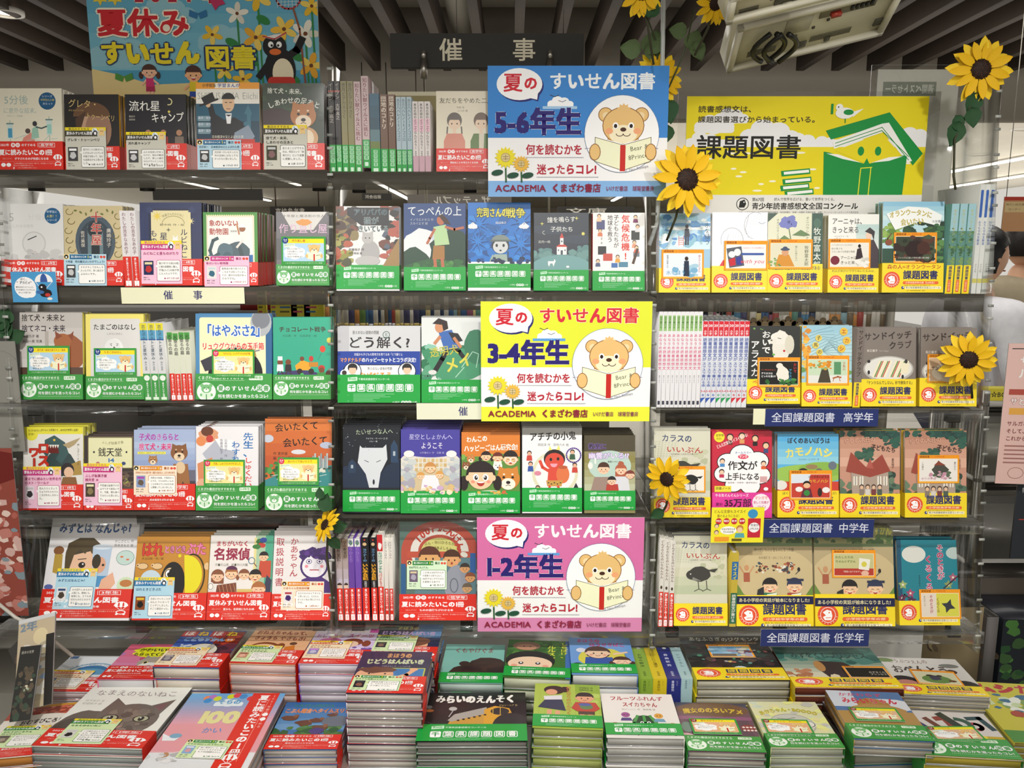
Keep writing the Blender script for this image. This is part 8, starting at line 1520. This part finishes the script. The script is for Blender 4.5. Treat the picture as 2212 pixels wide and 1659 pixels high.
for k in range(5):
 P=on_y(566+k*28,690,.6);m=MB();a=Art(100,190,'e8dc3c');a.r(0,0,100,24,('f4f4f0','d84c3c','e8dc3c')[k%3]);
 for i in range(5):a.r(10,36+i*26,84-i*6,46+i*26,('6a6420','c84c6c','3c7cb0')[(i+k)%3])
 m.box(-.012 if k<2 else-.03,.012 if k<2 else.03,0,.02,0,.1,'e0d43c');a.bake(m,.022 if k<2 else.058,.1,y=-2e-4);o=m.obj('booklet',PRINT,label='yellow booklet '+('with a thin spine left of its group','with a thin spine beside the first','facing out, white headed, behind the left bay','facing out, red headed, behind the left bay','facing out, nearest the post, behind the left bay')[k],cat='booklet');o.location=(P.x,P.y,P.z)
P=on_y(630,694,.6);m=MB();m.box(-.2,.12,0,.06,-.02,0,'a8a49a');o=m.obj('wire_shelf',METAL,label='narrow rack under the yellow booklets',cat='shelf');o.location=(P.x,P.y,P.z)
m=MB();m.box(-.01,.01,.03,.05,-(P.z-.02),-.02,'8c887c');o2=m.obj('post',METAL,o)
def gondola(x0,x1,y0,y1,h_,c,lab,rows=4):
 t=empty('gondola',((x0+x1)/2,(y0+y1)/2,0),label=lab,cat='shelf unit');W,D=x1-x0,y1-y0
 m=MB();m.box(-W/2,W/2,-D/2+.06,D/2-.06,.08,h_,c);m.obj('core',BOARDM,t);m=MB();m.box(-W/2,W/2,-D/2+.02,D/2-.02,0,.08,'2c2a28');m.obj('plinth',BOARDM,t)
 for r in range(rows):m=MB();m.box(-W/2,W/2,-D/2,D/2,.08+r*(h_-.1)/rows,.1+r*(h_-.1)/rows,'8a867c');m.obj('shelf',BOARDM,t)
 return t
gondola(-3.2,-1.0,1.3,1.9,1.32,'4a4844','low dark shelf unit behind the left bay')
gondola(-4.6,-2.4,3.6,4.2,1.5,'6a665e','far grey shelf unit behind the left bay')
gondola(-.7,.6,2.9,3.4,1.45,'7a766c','far shelf unit behind the middle bay')
m=MB();o=empty('red_display_box',(-.98,1.5,1.32),label='dark red display box standing on the low dark shelf unit',cat='box');m.box(-.14,.14,-.06,.06,0,.06,'8c2c28');m.obj('box',MATTE,o)
m=MB();m.box(-.15,.15,-.07,.07,.06,.066,'a83c30');m.obj('lid',MATTE,o)
for x0,x1,y0,y1,Y,s_,lab,mir in((584,700,446,500,1.6,'高校参考書','black hanging sign behind the grey lilac-titled book',False),(1205,1370,446,470,2.4,'文庫','dark hanging sign behind the church book',False),(330,566,408,432,3.0,'','long dark hanging board behind the left bay',False),(880,1105,420,452,2.6,'ザ・テップル','grey banner with mirrored letters behind the middle bay',True),(782,846,418,432,2.8,'河合出版','tiny dark hanging sign behind the cat laundry book',False)):
 a=Art(x1-x0,y1-y0,'3a3834' if not mir else '6c6862')
 if s_:a.t(s_,(x1-x0)*(.1 if not mir else.25),3,min(20,(y1-y0)*.6),'d0ccc0',w=(x1-x0)*.55,b=1,mir=mir)
 t,W,H=flat_board('category_sign',x0,x1,y0,y1,Y,a,.02,lab,'sign',back='3a3834')
 for d in(-.4,.4):m=MB();zz=2.72 if Y>3.2 else 2.6;m.tube([(W*d,.01,H),(W*d,.01,zz-t.location.z)],.003,'8a867c',6);m.obj('wire',METAL,t)
 # ---------------- things at the left edge ----------------
m=MB();P0,P1=on_y(-8,1335,-.05),on_y(46,975,-.05)
a=Art(60,340,'8c4438');a.scat(0,40,60,340,'c8a49c b8786c 7c8c94 a85c50 d8c0b4',60,12,3);a.p([(0,0),(60,10),(60,60),(0,80)],'6a1c18')
flat_board('leaflet',-20,44,968,1330,-.10,a,.002,'faded red illustrated sheet in a sleeve at the left edge','leaflet',back='777')
a=Art(50,240,'8a8880');a.ring(20,80,40,60,1,'76746c',24);flat_board('leaflet',-20,44,737,975,-.02,a,.002,'plain grey sleeve above the red sheet at the left edge','leaflet',back='777')
t=empty('potted_foliage',on_y(8,735,.0),label='green leaves poking in at the left edge beside the third shelf',cat='plant')
for i,(x,y,s_,az)in enumerate(((4,730,46,-60),(10,720,44,-95),(-6,715,50,-75),(20,735,40,-30),(0,700,40,-110),(14,700,36,-80))):place(LM,'leaf',t,on_y(x,y,0)-t.location,(R(75+i*5),R(az),0),s_*.00105)
def leaner(q,Y0,Y1,art,lab,th=.004):
 A_,B_=on_y(*q[0],Y0),on_y(*q[1],Y0);C_,D_=on_y(*q[2],Y1),on_y(*q[3],Y1)
 X=(B_-A_).normalized();Z0=(D_-A_).normalized();N=X.cross(Z0).normalized();Z1=N.cross(X)if N.dot(CAM-A_)<0 else N.cross(X)
 W,H=(B_-A_).length,((D_-A_).length+(C_-B_).length)/2;yv=N if N.dot(CAM-A_)<0 else-N
 Zv=X.cross(yv);Zv=-Zv if Zv.dot(Z0)<0 else Zv
 M_=Matrix((X,yv,Zv)).transposed().to_4x4();M_.translation=(A_+B_)/2
 t=empty('magazine',(0,0,0),label=lab,cat='magazine');t.matrix_world=M_;m=MB();m.box(-W/2,W/2,0,th,0,H,'999');art.bake(m,W,H,y=-1e-4);m.obj('cover',PRINT,t)
a=Art(100,260,'c0b094');a.e(62,60,20,24,'d8c8a0',18);a.scat(20,90,80,250,'d8d4cc 8ca0b8 b4a88c',30,16,5);a.t('2年',6,10,30,'7c8c9c',b=2);a.r(0,0,100,12,'ccc');a.r(78,60,100,260,'2c2a28')
leaner([(30,1540),(112,1520),(72,1326),(-14,1372)],-.28,-.18,a,'tall beige picture magazine leaning at the lower left')
a=Art(100,260,'2c2b28');a.scat(10,60,90,250,'4a4438 3a4a3c 5c5040',40,14,6);a.scat(30,120,80,170,'c8c0a8 8ca088',6,6,2);a.t('絵本の世界',10,16,12,'b8b4a8',w=60)
leaner([(20,1560),(66,1555),(30,1405),(-14,1420)],-.325,-.25,a,'dark picture magazine in front at the lower left')
a=Art(100,240,'2a2622');a.scat(10,40,90,230,'4a3830 5c4434 3a3c34 8a7048',40,12,9)
leaner([(78,1530),(108,1500),(74,1360),(50,1376)],-.25,-.18,a,'narrow dark brown card behind the beige magazine')
m=MB();m.tube([on_y(-6,1302,-.12),on_y(34,1334,-.12),on_y(84,1358,-.12),on_y(158,1418,-.12)],.004,'c4c0b4',8);m.smooth=True;m.obj('strap',PLASTIC,label='white plastic strap slanting down at the lower left',cat='strap')
m=MB();m.tube([on_y(38,1158,-.03),on_y(68,1176,-.03),on_y(60,1230,-.04),on_y(36,1262,-.04),on_y(30,1318,-.05),on_y(46,1338,-.05),on_y(70,1345,-.06)],.0025,'1c1a18',8);m.smooth=True;m.obj('cable',PLASTIC,label='thin black cable hanging at the left of the lowest shelf',cat='cable')
# ---------------- things at the right edge ----------------
a=Art(70,300,'d0a8a0');a.r(0,0,70,300,'d8b4ac');a.r(8,10,60,12,'333');a.t('サル',26,26,22,'e8e4e0',b=2);a.t('ル',26,52,22,'e8e4e0',b=2);a.r(10,96,60,108,'a84c40');a.t('サと',14,114,16,'f4f0ec',b=1,ol='8c4438',ow=1);a.r(14,136,60,150,'d8a048');a.t('サルガボ',12,164,11,'7c3c38',b=1);a.t('そして、',12,180,11,'7c3c38',b=1);a.t('これから',12,196,11,'7c3c38',b=1)
for i in range(5):a.r(12,216+i*9,60,219+i*9,'9c6c64')
a.ring(40,276,16,12,1,'9c6c64',14)
flat_board('notice',2166,2236,742,1045,-.02,a,.002,'pink notice sheet at the right edge','notice',back='999',rotz=R(-6))
a=Art(60,160,'262a30');a.e(38,46,14,18,'8c8c90',16);a.t('特集',10,6,12,'c8c8c8');a.r(10,74,50,76,'a83c34');flat_board('magazine',2190,2250,1047,1206,.0,a,.004,'dark magazine front under the pink notice','magazine',back='333')
a=Art(60,130,'c8986c');a.r(0,0,60,14,'b83c2c');a.t('時代小説文庫',4,24,12,'5a3c28',w=52);a.t('コーナー',12,42,12,'5a3c28',w=40);a.r(4,20,56,58,'d8c08c');a.t('時代小説文庫',6,24,10,'5a3c28',w=48);a.t('コーナー',12,42,10,'5a3c28',w=34)
t,W,H=flat_board('hanging_notice',2166,2216,425,500,1.5,a,.003,'orange hanging notice above the beige-shirted person','notice',back='999')
for d in(-.4,.4):m=MB();m.tube([(W*d,.002,H),(W*d,.002,2.6-t.location.z)],.0015,'8a867c',6);m.obj('wire',METAL,t)
def rot_unit():
 """open shelf unit running back along the right side"""
 A_=on_y(2122,900,.75);t=empty('side_shelf',(A_.x,A_.y,0),(0,0,R(0)),label='white open shelf unit running back at the right edge',cat='shelf unit')
 for zz in(.2,.5,.80,1.06):
  m=MB();m.box(0,.5,0,.33,zz-.012,zz,'b8b6b0');m.obj('shelf',BOARDM,t)
 for y in(.0,.31):m=MB();m.box(0,.02,y,y+.02,0,1.1,'c8c6c0');m.obj('post',METAL,t)
 for y in(.0,.31):m=MB();m.box(.48,.5,y,y+.02,0,1.1,'c8c6c0');m.obj('post',METAL,t)
 me={}
 for zz,h_ in((.80,.2),(.50,.22)):
  for i in range(14):
   c=('7c7a74','8c8a84','6a6862','9a988e','5c5a58')[(i*7+int(zz*10))%5]
   if c not in me:m=MB();m.box(0,.3,0,.012,0,1,c);me[c]=m.mesh('booklet',PRINT)
   o=bpy.data.objects.new('booklet',me[c]);COL.objects.link(o);o.location=(A_.x+.01,A_.y+.04+i*.0195,zz+.0006);o.scale=(1,1,h_*(.9+.1*((i*5)%3)/2));tag(o,'thin grey booklet standing on the white side shelf unit','booklet','grey booklets on the side shelf unit')
 m=MB();m.box(-.02,.02,0,.3,0,.08,'d8c83c');
 a=Art(100,40,'d8c83c');a.t('☆BOOK',10,8,22,'3a3a28',b=1);P=on_y(2176,750,.79);m=MB();m.box(-.05,.05,0,.06,0,.04,'c8bc38');a.bake(m,.1,.04,y=-2e-4);o=m.obj('banner',MATTE,label='yellow banner on the side shelf unit behind the right sunflower',cat='banner');o.location=(P.x,P.y,1.0605)
rot_unit()
m=MB();m.box(1.28,1.9,.38,.74,0,.24,'55524c');m.obj('side_counter',BOARDM,label='low dark side counter carrying the boxes at the lower right',cat='counter')
zc_=.24
def gb(x,y,W,D,H,c,top,lab,rot,art=None):
 t=empty('goods_box',(x,y,zc_+.001),(0,0,R(rot)),label=lab,cat='box');m=MB();m.box(0,W,0,D,0,H,c);m.obj('carton',MATTE,t)
 m=MB();m.box(.001,W-.001,.001,D-.001,H,H+.003,top);m.obj('lid',PRINT,t)
 a=Art(D*1000,H*1000,c);a.scat(10,20,D*900,H*800,'b8a880 7c6c58 c8b898 5c4c44',14,16,3);m=MB();a.bake(m,D,H,x0=0);o=m.obj('side_print',MATTE,t);o.rotation_euler=(0,0,-R(90));o.location=(-.0004,D,0)
 if art:m=MB();art.bake(m,W,H,x0=0,y=-2e-4);m.obj('front_print',MATTE,t)
gb(1.30,.40,.12,.3,.26,'9c8c6c','2c2824','tan card box with dark lid at the lower right',2)
gb(1.43,.40,.035,.18,.23,'6c6866','34322e','narrow grey box between the tan and the dark green one',0)
gb(1.48,.40,.26,.18,.22,'20262c','1c1e28','dark box with green picture at the right edge',0,(lambda a:(a.scat(10,10,250,210,'2c5030 4c7c3c 1c2c24 3c5c34',40,20,3),a)[1])(Art(260,220,'20262c')))
gb(1.44,.6,.34,.12,.27,'4c443c','2c2824','long brown box behind the small grey box',0)
